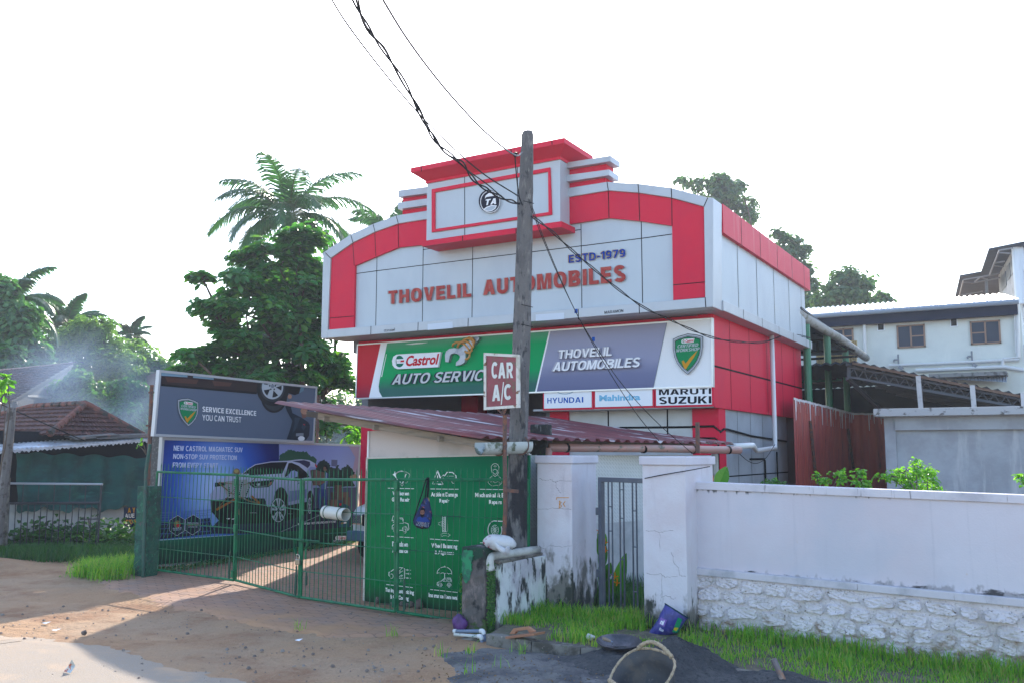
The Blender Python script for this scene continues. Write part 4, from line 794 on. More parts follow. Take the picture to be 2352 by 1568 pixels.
a.ell(Mck, (945, 990), 52, 170); a.ell(I_chrome, (936, 1060), 30, 128); a.ell(Mck, (938, 1060), 24, 112)
for k in range(5): t = R(-90+72*k); a.line(I_chrome, [(938, 1060), (938+24*math.cos(t), 1060+112*math.sin(t))], 8)
# suspension shown through the bonnet
Mhl = flat('print_halo', (150, 146, 150)); a.ell(Mhl, (-205, 770), 185, 240); a.fill(Mcw, [(-380, 560), (-20, 560), (0, 640), (-380, 680)])
Mgd = flat('print_bronze', (120, 92, 64)); Mor = flat('print_orange', (150, 84, 30))
a.fill(Mck, [(-390, 940), (0, 930), (0, 1150), (-390, 1150)]); a.line(Mgd, [(-490, 705), (-300, 860), (0, 990), (150, 1030)], 20); a.line(Mor, [(-520, 1120), (-240, 960)], 34); a.line(Mor, [(25, 910), (150, 1020)], 32); a.line(Mgd, [(-500, 1090), (-240, 800), (-238, 660)], 12); a.line(Mgd, [(-480, 690), (-120, 740), (10, 700), (90, 620)], 12)
for p, q in (((-120, 680), (-170, 900)), ((-10, 760), (-80, 950)), ((-330, 760), (-320, 920)), ((-230, 670), (-236, 940))): a.line(I_chrome, [p, q], 30); a.line(Mck, [p, q], 8); a.dots(Mck, [p, q], 22, 30)
a.ell(Mgd, (-208, 527), 50, 52); a.ell(flat('print_brass', (170, 150, 90)), (-214, 515), 34, 30); a.line(Mgd, [(-180, 1110), (-175, 1200)], 12); a.fill(I_white, [(-370, 1258), (-310, 1256), (-325, 1272), (-360, 1272)]); a.fill(I_white, [(-300, 1270), (-235, 1255), (-262, 1278)])
# man with a carton, cartons, oil can, markings
Mskn = flat('print_skin', (126, 88, 78)); a.fill(Mbx, [(945, 505), (1010, 492), (1178, 542), (1162, 700), (1080, 735), (990, 742), (960, 620)]); a.line(Mbx2, [(1005, 495), (985, 740)], 5); a.fill(Mbx2, [(960, 500), (1010, 492), (995, 735), (965, 640)])
a.fill(flat('print_shirt', (70, 90, 150)), [(1180, 525), (1225, 560), (1218, 700), (1195, 805), (1100, 795), (1092, 760), (1160, 700)]); a.line(I_white, [(1200, 545), (1180, 800)], 5); a.line(Mck, [(1215, 560), (1200, 790)], 5); a.ell(Mskn, (1178, 480), 28, 44); a.fill(Mck, [(1155, 445), (1170, 420), (1205, 425), (1222, 460), (1212, 500), (1195, 480), (1190, 455)]); a.line(Mskn, [(1165, 690), (1085, 725)], 24)
a.fill(flat('print_jeans', (46, 64, 128)), [(1078, 795), (1195, 805), (1205, 950), (1222, 1105), (1182, 1112), (1150, 900), (1122, 960), (1112, 1112), (1076, 1105), (1068, 920)])
for q in ((1322, 740, 1437, 850), (1267, 850, 1547, 975), (1210, 968, 1375, 1100), (1445, 930, 1565, 1070)):
    x0, y0, x1, y1 = q; a.fill(Mbx, [(x0, y0), (x1, y0-4), (x1, y1-6), (x0, y1)]); a.fill(Mbx2, [(x0, y0), (x0+(x1-x0)*.35, y0+3), (x0+(x1-x0)*.35, y1), (x0, y1)])
Mtl = flat('print_teal', (20, 74, 92)); a.fill(Mtl, [(1400, 1075), (1440, 1050), (1480, 1030), (1545, 1060), (1562, 1120), (1555, 1395), (1395, 1398)]); a.fill(I_red, [(1402, 1022), (1432, 1020), (1434, 1055), (1402, 1058)]); a.fill(Mdt, [(1500, 1060), (1540, 1075), (1545, 1130), (1510, 1140)]); oil_logo(a, 1455, 1145, 1500, 1120); a.fill(I_white, [(1470, 1320), (1510, 1316), (1510, 1336), (1470, 1340)]); a.fill(Mor, [(1425, 1325), (1465, 1320), (1465, 1345), (1425, 1350)])
a.line(I_grey, [(470, 1475), (1110, 1203)], 12); a.line(I_grey, [(1040, 1205), (1200, 1212)], 9); a.line(I_grey, [(598, 1187), (665, 1187)], 7); a.line(I_grey, [(1570, 1385), (1662, 1312)], 12); a.line(I_chrome, [(0, 1172), (105, 1172)], 4)
a.text(I_white, 'NON-STOP SUV PROTECTION FROM EVERY START', (752, 1366), (1350, 1326), (752, 1331), .02)
a.conv = z4; a.fill(Mgs, [(288, 575), (520, 560), (1000, 530), (1600, 492), (2070, 458), (2064, 652), (270, 800)]); a.fill(flat('print_edge', (140, 180, 206)), [(294, 574), (520, 559), (1000, 528), (1000, 533), (520, 567), (294, 582)])
a.text(flat('print_teal_text', (60, 150, 140)), "IT'S MORE THAN JUST OIL. IT'S LIQUID ENGINEERING", (1788, 524), (1990, 512), (1788, 516), .0)
oil_logo(a, 1885, 576, 1985, 540); a.text(I_chrome, 'MAGNATEC', (1862, 606), (2005, 598), (1870, 576), .03); a.text(I_chrome, 'SUV', (1917, 628), (1950, 626), (1917, 612), .0)
a.conv = z2; Wl = flat('print_pale_text', (196, 206, 232))
for s, bl, br, tl in (('NEW CASTROL MAGNATEC SUV', (435, 898), (1053, 912), (437, 850)), ('NON-STOP SUV PROTECTION', (430, 970), (1000, 982), (434, 924)), ('FROM EVERY START', (426, 1047), (832, 1051), (429, 1001))): a.text(Wl, s, bl, br, tl, .03)
a.conv = zp1
for cx, cy in ((430, 1176), (672, 1164)):
    hx = [(cx+6, cy-158), (cx+120, cy-90), (cx+112, cy+78), (cx-8, cy+158), (cx-125, cy+80), (cx-118, cy-85)]; a.fill(I_navy, hx); a.line(Wl, hx, 5, True)
a.ell(Mgd, (428, 1155), 56, 60); a.ell(I_red, (445, 1165), 34, 34); a.ell(I_gold, (415, 1140), 22, 20); a.text(Wl, 'DUALOCK', (358, 1236), (495, 1222), (358, 1212), .02); a.text(Wl, 'TECHNOLOGY', (362, 1258), (490, 1246), (362, 1243), 0)
a.text(Wl, 'FORMS A POWERFUL', (580, 1142), (760, 1142), (580, 1126), .01); a.text(flat('print_copper_text', (180, 140, 120)), 'FORCE FIELD', (580, 1180), (760, 1176), (580, 1148), .02); a.text(Wl, 'OF PROTECTION', (600, 1206), (742, 1204), (600, 1190), .01)
a.build('print', bb)
# grey hoarding above
P_U = Plane(P_B.p+P_B.n*.10, P_B.n); uq = [z2(310, 173), z2(1724, 323), z2(1696, 828), z2(258, 768)]
b0 = P_U.at(*z2(258, 768)); ub = thing('hoarding', 'grey hoarding with shield and mechanic raised above the blue one', 'billboard', (b0.x, b0.y, b0.z), 'hoardings beside the driveway')
m = MB(); m.prism([P_U.hit(*p) for p in uq], -P_U.n*.06); m.build('panel', flat('print_slate', (88, 100, 122)), ub); m = MB(); frame_px(m, P_U, uq, .045, .08, .016); m.build('frame', MATS['hoarding_frame'], ub)
a = Art(P_U, z2); tp = lambda x: 186+(x-312)*.1062+10
Mbr = flat('print_brown', (46, 34, 38)); Mty = flat('print_tyre', (22, 26, 34)); Mcl = flat('print_overall', (28, 40, 56)); Mcl2 = flat('print_overall_light', (46, 62, 80))
a.fill(Mbr, [(326, tp(326)), (1200, tp(1200)), (1180, 392), (640, 345), (322, 318)]); a.fill(flat('print_sill', (120, 150, 172)), [(326, tp(326)), (560, tp(560)), (560, 240), (326, 226)]); a.fill(flat('print_sill', (120, 150, 172)), [(610, tp(610)), (795, tp(795)), (795, 262), (610, 244)]); a.fill(flat('print_rust', (78, 50, 46)), [(360, 236), (660, 264), (640, 300), (380, 284)]); a.fill(flat('print_rust', (78, 50, 46)), [(780, 270), (960, 290), (940, 322), (800, 318)]); a.fill(I_black, [(330, 300), (1180, 372), (1180, 392), (640, 345), (322, 318)])
def clip_ell(mm, c, rx, ry): a.fill(mm, [(x, max(y, tp(x))) for x, y in [(c[0]+rx*math.cos(t), c[1]+ry*math.sin(t)) for t in [2*math.pi*k/40 for k in range(40)]]])
a.fill(I_black, [(1430, tp(1430)), (1610, tp(1610)), (1600, 360), (1560, 385), (1520, 400), (1460, 380)]); a.fill(flat('print_mudguard', (100, 130, 150)), [(1575, 330), (1610, 325), (1600, 360), (1560, 385)])
clip_ell(Mty, (1335, 410), 118, 148); clip_ell(flat('print_tyre_light', (44, 50, 60)), (1335, 405), 100, 135); clip_ell(Mty, (1325, 345), 145, 152); clip_ell(flat('print_tyre_light', (44, 50, 60)), (1322, 335), 112, 124); clip_ell(I_chrome, (1322, 328), 96, 108); clip_ell(Mty, (1322, 328), 82, 92)
for k in range(5):
    t = R(-54+72*k+18); e = lambda r, dt: (1322+r*90*math.cos(t+dt), max(328+r*100*math.sin(t+dt), tp(1322+r*90*math.cos(t+dt)))); a.fill(I_chrome, [e(.2, -.9), e(1, -.28), e(1, .28), e(.2, .9)])
a.ell(I_chrome, (1322, 322), 30, 32); a.ell(I_grey, (1322, 320), 16, 17)
for k in range(5): t = R(-90+72*k); a.ell(Mty, (1322+26*math.cos(t), 324+28*math.sin(t)), 7, 8)
a.fill(Mcl, [(1435, 500), (1480, 480), (1500, 560), (1580, 600), (1640, 640), (1656, 668), (1650, 762), (1620, 804), (1570, 806), (1448, 796), (1482, 700), (1500, 630), (1452, 545)]); a.fill(Mcl2, [(1520, 600), (1570, 605), (1545, 690), (1500, 740), (1520, 660)]); a.line(I_black, [(1570, 610), (1535, 700), (1520, 800)], 3); a.fill(Mcl2, [(1590, 655), (1625, 680), (1600, 715), (1580, 690)])
a.fill(Mskn, [(1580, 560), (1640, 560), (1620, 600), (1590, 606)]); a.fill(flat('print_face', (176, 132, 112)), [(1572, 540), (1590, 505), (1620, 500), (1640, 530), (1630, 570), (1600, 572), (1580, 560)]); a.fill(Mcl2, [(1590, 503), (1605, 487), (1645, 490), (1662, 520), (1640, 545), (1622, 520)]); a.fill(I_black, [(1624, 548), (1640, 545), (1630, 580)])
a.ell(I_white, (1580, 788), 30, 22); a.line(I_grey, [(1540, 754), (1592, 752)], 26); a.ell(flat('print_face', (176, 132, 112)), (1477, 412), 18, 20); a.ell(I_red, (1606, 663), 10, 4, rot=.5)
for s, bl, br, tl in (('SERVICE EXCELLENCE', (693, 548), (1175, 586), (695, 500)), ('YOU CAN TRUST', (693, 626), (1042, 646), (693, 573))): a.text(I_white, s, bl, br, tl, .035 if 'S' == s[0] else .005)
a.build('print', ub); fr = uvpx(P_U, z2(473, 672), z2(660, 690), z2(470, 415), .012); fr.n = P_U.n
a = Art(fr); shield(a); a.build('shield_print', ub)
# iron uprights that carry the hoardings
for nm, xa, ya, xb, yb_, lab in (('iron_post', 1345, 1205, 1352, 1560, 'rusty iron post left of the grey hoarding'),):
    p0 = Plane(P_B.p-P_B.n*.12, P_B.n); t0 = p0.at(*zA(1360, 1205)); t1 = p0.at(*z3(1330, 700)); m = MB(); m.tube([t0, p0.at(*z3(1340, 330)), t1, Vector((t1.x, t1.y, 0))], .035, 8); m.bar(p0.at(*zA(1335, 1272)), p0.at(*zA(1415, 1272)), .03); m.bar(p0.at(*z3(1312, 225)), p0.at(*z3(1398, 225)), .03); tag(m.build(nm, M_rust), lab, 'post')
p0 = Plane(P_B.p-P_B.n*.15, P_B.n); m = MB(); m.tube([p0.at(*z2(1732, 400)), p0.at(*z2(1720, 830)), p0.at(*z2(1716, 1000))], .035, 8); m.tube([p0.at(*z2(1695, 715)), p0.at(*z2(1740, 712))], .012, 6); tag(m.build('iron_post', M_rust), 'rusty iron post right of the grey hoarding', 'post')
# side boundary posts
m = MB(); c0 = G(352, 1310); c0 = Vector((c0.x-.15, c0.y+.05, 0)); pl = YPL(c0.y); xa, xb = pl.hit(*z2(228, 1000)).x, pl.hit(*z2(322, 1000)).x; zt = pl.hit(*z2(280, 768)).z
m.box((xa, c0.y, 0), (xb, c0.y+.22, zt)); tag(m.build('concrete_post', mat('rough_dark_concrete', (.085, .082, .08), .95, layers=[dict(col=(.17, .165, .16), sc=22, lo=.5, hi=.64), dict(col=(.02, .07, .04), sc=5, lo=.56, hi=.66, z=(.6, 2.2), zamp=.15), dict(col=(.14, .015, .02), sc=6, lo=.55, hi=.6, z=(.2, 1.0), zamp=.28)], bump=(25, .03)), bevel=.02), 'rough grey concrete post behind the left gate edge', 'post')
m = MB(); pl = YPL(G(312, 1322).y); xs_ = [pl.hit(*z4(72, 800)).x, pl.hit(*z4(188, 800)).x]; zt = pl.hit(*z4(130, 95)).z; nlev = 14
for k in range(nlev):
    z0, z1 = zt*k/nlev, zt*(k+1)/nlev
for k in range(nlev+1):
    z = zt*k/nlev; j = lambda: random.uniform(-.015, .015); tp_ = .02*k/nlev
    ring = [(xs_[0]+tp_+j(), pl.p.y+j(), z), (xs_[1]-tp_+j(), pl.p.y+j(), z), (xs_[1]-tp_+j(), pl.p.y+.26+j(), z), (xs_[0]+tp_+j(), pl.p.y+.26+j(), z)]
    m.v += ring
    if k: b = 4*(k-1); m.f += [(b+i, b+(i+1) % 4, b+4+(i+1) % 4, b+4+i) for i in range(4)]; m.mi += [0]*4
m.f.append(tuple(range(4*nlev, 4*nlev+4))); m.mi.append(0)
tag(m.build('gate_pillar', mat('peeling_green_paint', (.012, .10, .06), .8, layers=[dict(col=(.01, .055, .045), sc=5, lo=.42, hi=.6), dict(col=(.03, .17, .10), sc=14, lo=.56, hi=.66), dict(col=(.06, .07, .06), sc=11, lo=.58, hi=.68)], bump=(16, .05))), 'short peeling green gate pillar at the left edge of the driveway', 'pillar')
m = MB(); p1 = pl.hit(*z4(178, 880)); q1 = pl.hit(*z3(1330, 640)); m.tube([Vector((p1.x+.02, p1.y-.05, 0)), p1+Vector((.02, -.05, 0)), q1+Vector((0, -.05, 0)), pl.hit(*z3(1345, 390), .05)], .03, 8); tag(m.build('iron_post', mat('green_pipe_paint', (.01, .075, .055), .5, layers=[dict(col=(.04, .04, .04), sc=8, lo=.5, hi=.7)])), 'slim green pipe standing against the left gate pillar', 'post')
# ---------------------------------------------------------------- gates
M_gate = mat('green_gate_paint', (.006, .15, .06), .42, spec=.3, layers=[dict(col=(.006, .08, .045), sc=6, lo=.45, hi=.65), dict(col=(.09, .07, .05), sc=25, lo=.68, hi=.76, amt=.6)])
def leaf(parent, pl, TL, TR, BR, BL, nb, mids, stiles=(1, 1), spike=.16):
    a, b, c, d = [pl.hit(*p) for p in (TL, TR, BR, BL)]
    m = MB()
    m.tube([d, a], .022, 8); m.tube([c, b], .022, 8); m.tube([a, b], .021, 8); m.tube([d, c], .021, 8)
    lf = m.build('gate_leaf', M_gate, parent)
    m = MB()
    for k in range(1, nb):
        t = k/nb; p = d.lerp(c, t); q = a.lerp(b, t); e = (q-p).normalized(); m.tube([p, q+e*.02], .0062, 5); m.tube([q, q+e*spike*.7, q+e*spike], [.006, .007, .0008], 5)
    m.build('bars', M_gate, lf); m = MB()
    for v in mids: m.tube([d.lerp(a, v)+pl.n*.008, c.lerp(b, v)+pl.n*.008], .0075, 5)
    m.build('cross_rods', M_gate, lf); return lf
gt1 = thing('metal_gate', 'green barred metal gate, left pair of leaves before the blue hoarding', 'gate', G(345, 1312), 'green gates across the driveway')
L1 = VPL(G(345, 1312, .05), G(541, 1334, .05)); L2 = VPL(G(544, 1334, .05), G(689, 1368, .05))
leaf(gt1, L1, z2(290, 1086), z2(1003, 1116), z4(973, 937), z4(225, 836), 21, (.22, .49, .745)); leaf(gt1, L2, z2(1012, 1118), z2(1578, 1160), z4(1560, 1088), z4(990, 937), 21, (.22, .48, .745))
gt2 = thing('metal_gate', 'green barred metal gate, right pair of leaves before the green services board', 'gate', G(1000, 1412), 'green gates across the driveway')
L3 = VPL(G(693, 1368, .05), G(912, 1406, .05)); L4 = VPL(G(916, 1407, .05), PY(1200, 1440, 10.52))
leaf(gt2, L3, z2(1600, 1155), z5(410, 1157), z6(405, 1217), z4(1575, 1090), 20, (.22, .47, .735)); leaf(gt2, L4, z5(432, 1157), z5(1560, 1158), (1190, 1446), z6(422, 1219), 20, (.22, .47, .735))
for g, pl, pts in ((gt1, L1, [z4(995, 60), z4(990, 470), z4(968, 880)]), (gt2, L4, [z5(418, 1210), z6(412, 640), z6(400, 1140)])):
    for p in pts: m = MB(); c = pl.hit(*p, .03); m.box((c.x-.03, c.y-.03, c.z-.06), (c.x+.03, c.y+.03, c.z+.06)); m.build('hinge', M_gate, g, bevel=.006)
for g, pl, p, q in ((gt1, L2, z4(1522, 570), z4(1540, 725)), (gt2, L3, z4(1655, 580), z4(1618, 750))):
    m = MB(); a_, b_ = pl.hit(*p, .04), pl.hit(*q, .04); c_ = a_.lerp(b_, .45)+pl.n.cross(Vector((0, 0, 1)))*.05; m.tube([pl.hit(p[0]-32, p[1]-2, .04), pl.hit(p[0]+22, p[1]+2, .04)], .012, 6); m.bar(a_, c_, .035, .008); m.bar(c_, b_, .035, .008); m.build('latch', M_gate, g)
for g, pl, p, q in ((gt1, L1, z4(940, 685), z4(930, 925)), (gt1, L2, z4(1537, 812), z4(1525, 1075)), (gt2, L3, z4(1625, 865), z4(1622, 985)), (gt2, L4, z6(488, 930), z6(488, 1210))):
    m = MB(); a_, b_ = pl.hit(*p, .035), pl.hit(*q, .035); m.tube([a_, b_], .013, 6); m.bar(a_.lerp(b_, .3), a_.lerp(b_, .95), .035, .02); m.build('drop_bolt', mat('dark_green_bolt', (.006, .06, .035), .5), g)
m = MB(); c = L2.hit(*z4(1548, 765), .05); m.box((c.x-.045, c.y-.018, c.z-.055), (c.x+.045, c.y+.018, c.z+.03)); pd = m.build('padlock', mat('tarnished_brass', (.36, .31, .24), .35, .8), bevel=.012); tag(pd, 'brass padlock hanging from the gate latch', 'padlock')
m = MB(); m.tube([c+Vector((-.028, 0, .02)), c+Vector((-.028, 0, .07))]+[c+Vector((.028*math.cos(t), 0, .07+.03*math.sin(t))) for t in (2.6, 2.0, 1.57, 1.1, .5)]+[c+Vector((.028, 0, .02))], .007, 6); m.build('shackle', M_chrome, pd)
m = MB(); a_, b_ = L3.hit(*z4(1792, 325), .09), L3.hit(*z4(1980, 350), .09)
d_ = (b_-a_).normalized(); m.lathe(a_, [(.088, 0), (.09, .0), (.09, (b_-a_).length), (.082, (b_-a_).length), (.082, .02), (0, .02)], 20, d_); pp = m.build('plastic_pipe', mat('scuffed_white_pvc', (.50, .50, .46), .45, layers=[dict(col=(.36, .35, .31), sc=9, lo=.5, hi=.7)]), smooth=False); tag(pp, 'short length of white plastic pipe tied across the gate bars', 'pipe')
for f in (.15, .8):
    m = MB(); c = a_.lerp(b_, f); u2 = d_.orthogonal().normalized(); v2 = d_.cross(u2); m.tube([c+(u2*math.cos(t)+v2*math.sin(t))*.095 for t in [2*math.pi*k/14 for k in range(14)]], .006, 5, closed=True); m.build('tie_wire', flat('green_twine', (60, 90, 70)), pp)
# drawstring bag hung on the gate
bgp = L4; bag_o = bgp.hit(*zg(750, 1100), .06); bag = thing('drawstring_bag', 'dark blue drawstring bag with printed portrait hanging from the green gate', 'bag', bag_o)
prof = [(610, 790, 830), (640, 760, 850), (700, 725, 862), (780, 690, 880), (860, 652, 898), (940, 615, 893), (990, 594, 888), (1040, 605, 878), (1080, 645, 858), (1105, 720, 815)]
m = MB(); ringn = 16; vs = []
for y, xl, xr in prof:
    pl_, pr_ = bgp.hit(*zg(xl, y), .06), bgp.hit(*zg(xr, y), .06); c = (pl_+pr_)/2; hx = (pr_-pl_)/2
    vs += [c+hx*math.cos(t)+bgp.n*(.055*math.sin(t)*min(1, (hx.length/.1))) + Vector((0, 0, random.uniform(-.006, .006))) for t in [2*math.pi*k/ringn for k in range(ringn)]]
m.add(vs, [(i*ringn+k, i*ringn+(k+1) % ringn, (i+1)*ringn+(k+1) % ringn, (i+1)*ringn+k) for i in range(len(prof)-1) for k in range(ringn)]+[tuple(range((len(prof)-1)*ringn, len(prof)*ringn))])
m.build('pouch', mat('printed_nylon', (.012, .02, .08), .6, spec=.2, layers=[dict(col=(.008, .008, .02), sc=9, lo=.46, hi=.58), dict(col=(.03, .06, .24), sc=14, lo=.52, hi=.66), dict(col=(.34, .20, .05), sc=9, lo=.60, hi=.68), dict(col=(.30, .08, .10), sc=11, lo=.62, hi=.72)]), bag, smooth=True)
a = Art(bgp, zg); a.o = .125; a.ell(Mskn, (742, 852), 34, 56); a.fill(I_black, [(706, 840), (712, 790), (745, 770), (785, 800), (778, 850), (765, 815), (720, 815)]); a.fill(I_black, [(712, 875), (745, 890), (772, 872), (765, 910), (735, 925), (715, 905)]); a.line(I_black, [(718, 846), (736, 850)], 6); a.line(I_black, [(750, 850), (770, 844)], 6); a.fill(flat('print_jersey', (40, 62, 128)), [(640, 985), (670, 930), (715, 915), (740, 940), (785, 920), (830, 960), (860, 1000), (750, 1010)])
a.text(I_grey, 'VIRAT', (660, 1028), (850, 1052), (666, 992), .03); a.text(I_grey, 'KOHLI', (640, 1060), (840, 1086), (646, 1026), .03); a.build('portrait_print', bag)
m = MB(); top = bgp.hit(*zg(828, 305), .03)
for pts in ([(785, 615), (800, 470), (828, 305)], [(815, 620), (825, 470), (836, 305)], [(828, 620), (838, 470), (842, 308)], [(600, 985), (660, 780), (730, 570), (800, 330), (828, 305)]): m.tube([bgp.hit(*zg(*p), .07) for p in pts[:-1]]+[bgp.hit(*zg(*pts[-1]), .03)], .009, 5)
m.build('cord', flat('black_cord', (20, 22, 30)), bag)
# ================================================================ lean-to shed beside the driveway
shed = thing('lean_to_shed', 'open lean-to shed with rusty red corrugated roof beside the driveway', 'shed', (-8, 12.5, 0))
E0 = PY(*z5(1180, 792), 10.0); E1 = PY(1690, 1021, 14.9); R0 = PY(*z2(1332, 473), 10.0)
ed = (E1-E0); rn = ed.cross(R0-E0); PRF = Plane(E0, rn); R1 = PRF.hit(1262, 962)
dn = (E0-R0); nu = rn.normalized(); nu = nu if nu.z > 0 else -nu
M_roof = mat('rusty_red_sheet', (.20, .045, .05), .5, layers=[dict(col=(.14, .035, .045), sc=2, lo=.4, hi=.65), dict(col=(.06, .02, .028), sc=(.5, 5, 2), lo=.50, hi=.64, amt=.8), dict(col=(.58, .57, .60), sc=(.55, 9, 1.5), det=9, lo=.55, hi=.66, amt=.85)])
n = 26; sub = 4; V = []; rows = 5; cols = n*sub+1
for j in range(rows):
    v = j/(rows-1)
    for i in range(cols):
        t = i/(cols-1); ph = i % sub; h = (.0, .042, .042, .0)[ph]
        a_ = R0.lerp(R1, t); b_ = E0.lerp(E1, t); o = nu*h
        jag = (b_-a_).normalized()*(random.uniform(-.03, .03) if j in (0, rows-1) and (i//12) % 3 == 0 else 0)
        V.append(a_.lerp(b_, v)+o+jag+nu*(-.02*math.sin(v*3.1)))
idx = np.arange(rows*cols).reshape(rows, cols); F = np.stack([idx[:-1, :-1].ravel(), idx[:-1, 1:].ravel(), idx[1:, 1:].ravel(), idx[1:, :-1].ravel()], 1)
ro = npbuild('roof', [tuple(p) for p in V], F, M_roof, shed)
so_ = ro.modifiers.new('thick', 'SOLIDIFY'); so_.thickness = .006
ub_ = lambda p, d: p-nu*d
M_beam = mat('weathered_timber', (.25, .20, .15), .8, layers=[dict(col=(.16, .13, .10), sc=(2, 2, 20), lo=.4, hi=.65)], bump=(30, .006))
M_beamd = mat('dark_timber', (.07, .055, .045), .85, layers=[dict(col=(.12, .10, .08), sc=(3, 3, 18), lo=.5, hi=.7)])
m = MB(); m.bar(ub_(R0.lerp(E0, .205), .085)+Vector((0, .18, 0)), ub_(E0, .085)+Vector((0, .18, 0)), .05, .10, nu); m.build('rafter', M_beam, shed)
for t in (.25, .5, .8):
    m = MB(); p, q = R0.lerp(E0, t), R1.lerp(E1, t); m.bar(ub_(p, .11)+Vector((0, .1, 0)), ub_(q, .11), .06, .07, nu); m.build('purlin', M_beam, shed)
pl = YPL(10.75); m = MB(); m.bar(pl.hit(*zm(328, 800)), pl.hit(*zm(1060, 885)), .09, .09); m.build('tie_beam', M_beamd, shed)
m = MB(); w0 = PGB.p; bd_q = [z5(158, 958), z5(165, 722), z5(500, 706), z5(1165, 815), z5(1235, 905), z5(1600, 910), z5(1600, 936)]
m.prism([PGB.hit(*p, -.03) for p in bd_q], -PGB.n*.03); m.build('gable_board', mat('pinkish_board', (.50, .44, .42), .6, layers=[dict(col=(.40, .36, .34), sc=2, lo=.45, hi=.7), dict(col=(.22, .19, .17), sc=(14, 14, 14), lo=.68, hi=.74, amt=.7)]), shed)
m = MB(); m.prism([PGB.hit(*p, -.028) for p in (z5(165, 722), z5(178, 720), z5(172, 958), z5(158, 958))], PGB.n*.02); m.build('board_trim', M_white, shed)
# side wall of pale tread-patterned sheets seen past the small gate
off = Vector((ed.y, -ed.x, 0)).normalized()*.42; S0, S1 = E0-off, E1-off; S0 = S0.lerp(S1, .12)
def tread_mat():
    m_ = mat('tread_sheet', (.60, .64, .66), .4, layers=[dict(col=(.50, .55, .55), sc=1, lo=.4, hi=.7)]); t = m_.node_tree; N = t.nodes; L = t.links; b = N['Principled BSDF']
    src = b.inputs['Base Color'].links[0].from_socket; tc = N.new('ShaderNodeTexCoord'); mp = N.new('ShaderNodeMapping'); mp.vector_type = 'TEXTURE'; mp.inputs['Rotation'].default_value = (0, R(-35), 0)
    L.new(tc.outputs['Object'], mp.inputs[0]); br = N.new('ShaderNodeTexBrick'); sw = N.new('ShaderNodeSeparateXYZ'); cb = N.new('ShaderNodeCombineXYZ')
    s2 = N.new('ShaderNodeSeparateXYZ'); L.new(tc.outputs['Object'], s2.inputs[0])
    ca = N.new('ShaderNodeMath'); ca.operation = 'ADD'; L.new(s2.outputs[1], ca.inputs[0]); L.new(s2.outputs[2], ca.inputs[1]); cs_ = N.new('ShaderNodeMath'); cs_.operation = 'SUBTRACT'; L.new(s2.outputs[1], cs_.inputs[0]); L.new(s2.outputs[2], cs_.inputs[1])
    L.new(cs_.outputs[0], cb.inputs[0]); L.new(ca.outputs[0], cb.inputs[1]); L.new(cb.outputs[0], br.inputs[0]); br.inputs['Scale'].default_value = 1; br.inputs['Brick Width'].default_value = .12; br.inputs['Row Height'].default_value = .055; br.inputs['Mortar Size'].default_value = .02
    inv = N.new('ShaderNodeMath'); inv.operation = 'SUBTRACT'; inv.inputs[0].default_value = 1; L.new(br.outputs['Fac'], inv.inputs[1]); sc_ = N.new('ShaderNodeMath'); sc_.operation = 'MULTIPLY'; sc_.inputs[1].default_value = .55; L.new(inv.outputs[0], sc_.inputs[0])
    mx = N.new('ShaderNodeMix'); mx.data_type = 'RGBA'; L.new(sc_.outputs[0], mx.inputs[0]); L.new(src, mx.inputs[6]); mx.inputs[7].default_value = (.36, .40, .42, 1); L.new(mx.outputs[2], b.inputs['Base Color']); return m_
m = MB(); zt_ = 2.14; m.prism([Vector((S0.x, S0.y, 1.12)), Vector((S1.x, S1.y, 1.12)), Vector((S1.x, S1.y, zt_)), Vector((S0.x, S0.y, zt_))], -off*.15); m.build('side_sheeting', tread_mat(), shed)
m = MB(); m.prism([Vector((S0.x, S0.y, 0)), Vector((S1.x, S1.y, 0)), Vector((S1.x, S1.y, 1.12)), Vector((S0.x, S0.y, 1.12))], -off*.4); m.build('dwarf_wall', mat('stained_whitewash', (.52, .54, .56), .8, layers=[dict(col=(.38, .40, .42), sc=2.2, lo=.45, hi=.7), dict(col=(.16, .13, .13), sc=(3, 3, 1.2), lo=.5, hi=.66, z=(1.0, 1.15), zamp=-.4)]), shed)
# gutters
gd = ed.normalized(); M_gut = mat('salmon_pvc', (.40, .21, .18), .4, layers=[dict(col=(.33, .22, .19), sc=4, lo=.45, hi=.65), dict(col=(.08, .09, .06), sc=6, lo=.60, hi=.70)])
def gutter(p, q, r, mt, nm='gutter'):
    m = MB(); d = (q-p).normalized(); sx_ = d.cross(Vector((0, 0, 1))).normalized(); k = 12
    for rr in (r, r*.9):
        vs = [c+sx_*rr*math.cos(t)-Vector((0, 0, 1))*rr*math.sin(t) for c in (p, q) for t in [math.pi*(-.12+1.24*i/k) for i in range(k+1)]]
        m.add(vs, [(i, i+1, k+2+i, k+1+i) for i in range(k)])
    return m.build(nm, mt, shed, smooth=True)
go = Vector((gd.y, -gd.x, 0))*.10
ga = E0+go+Vector((0, 0, -.10)); gq = PY(*z5(1165, 855), 9.55); gq2 = PY(*z5(1590, 845), 10.30)
gutter(gq, gq2, .115, mat('mossy_grey_gutter', (.42, .45, .44), .7, layers=[dict(col=(.10, .12, .08), sc=7, lo=.48, hi=.62), dict(col=(.55, .56, .55), sc=4, lo=.55, hi=.7)]))
m = MB()
for f in (.38, .85):
    m = MB(); c = gq.lerp(gq2, f); m.tube([c+Vector((.12*math.cos(t), 0, -.125*math.sin(t))) for t in [math.pi*(-.3+1.4*i/10) for i in range(11)]], .012, 5); m.build('gutter_strap', M_rust, shed)
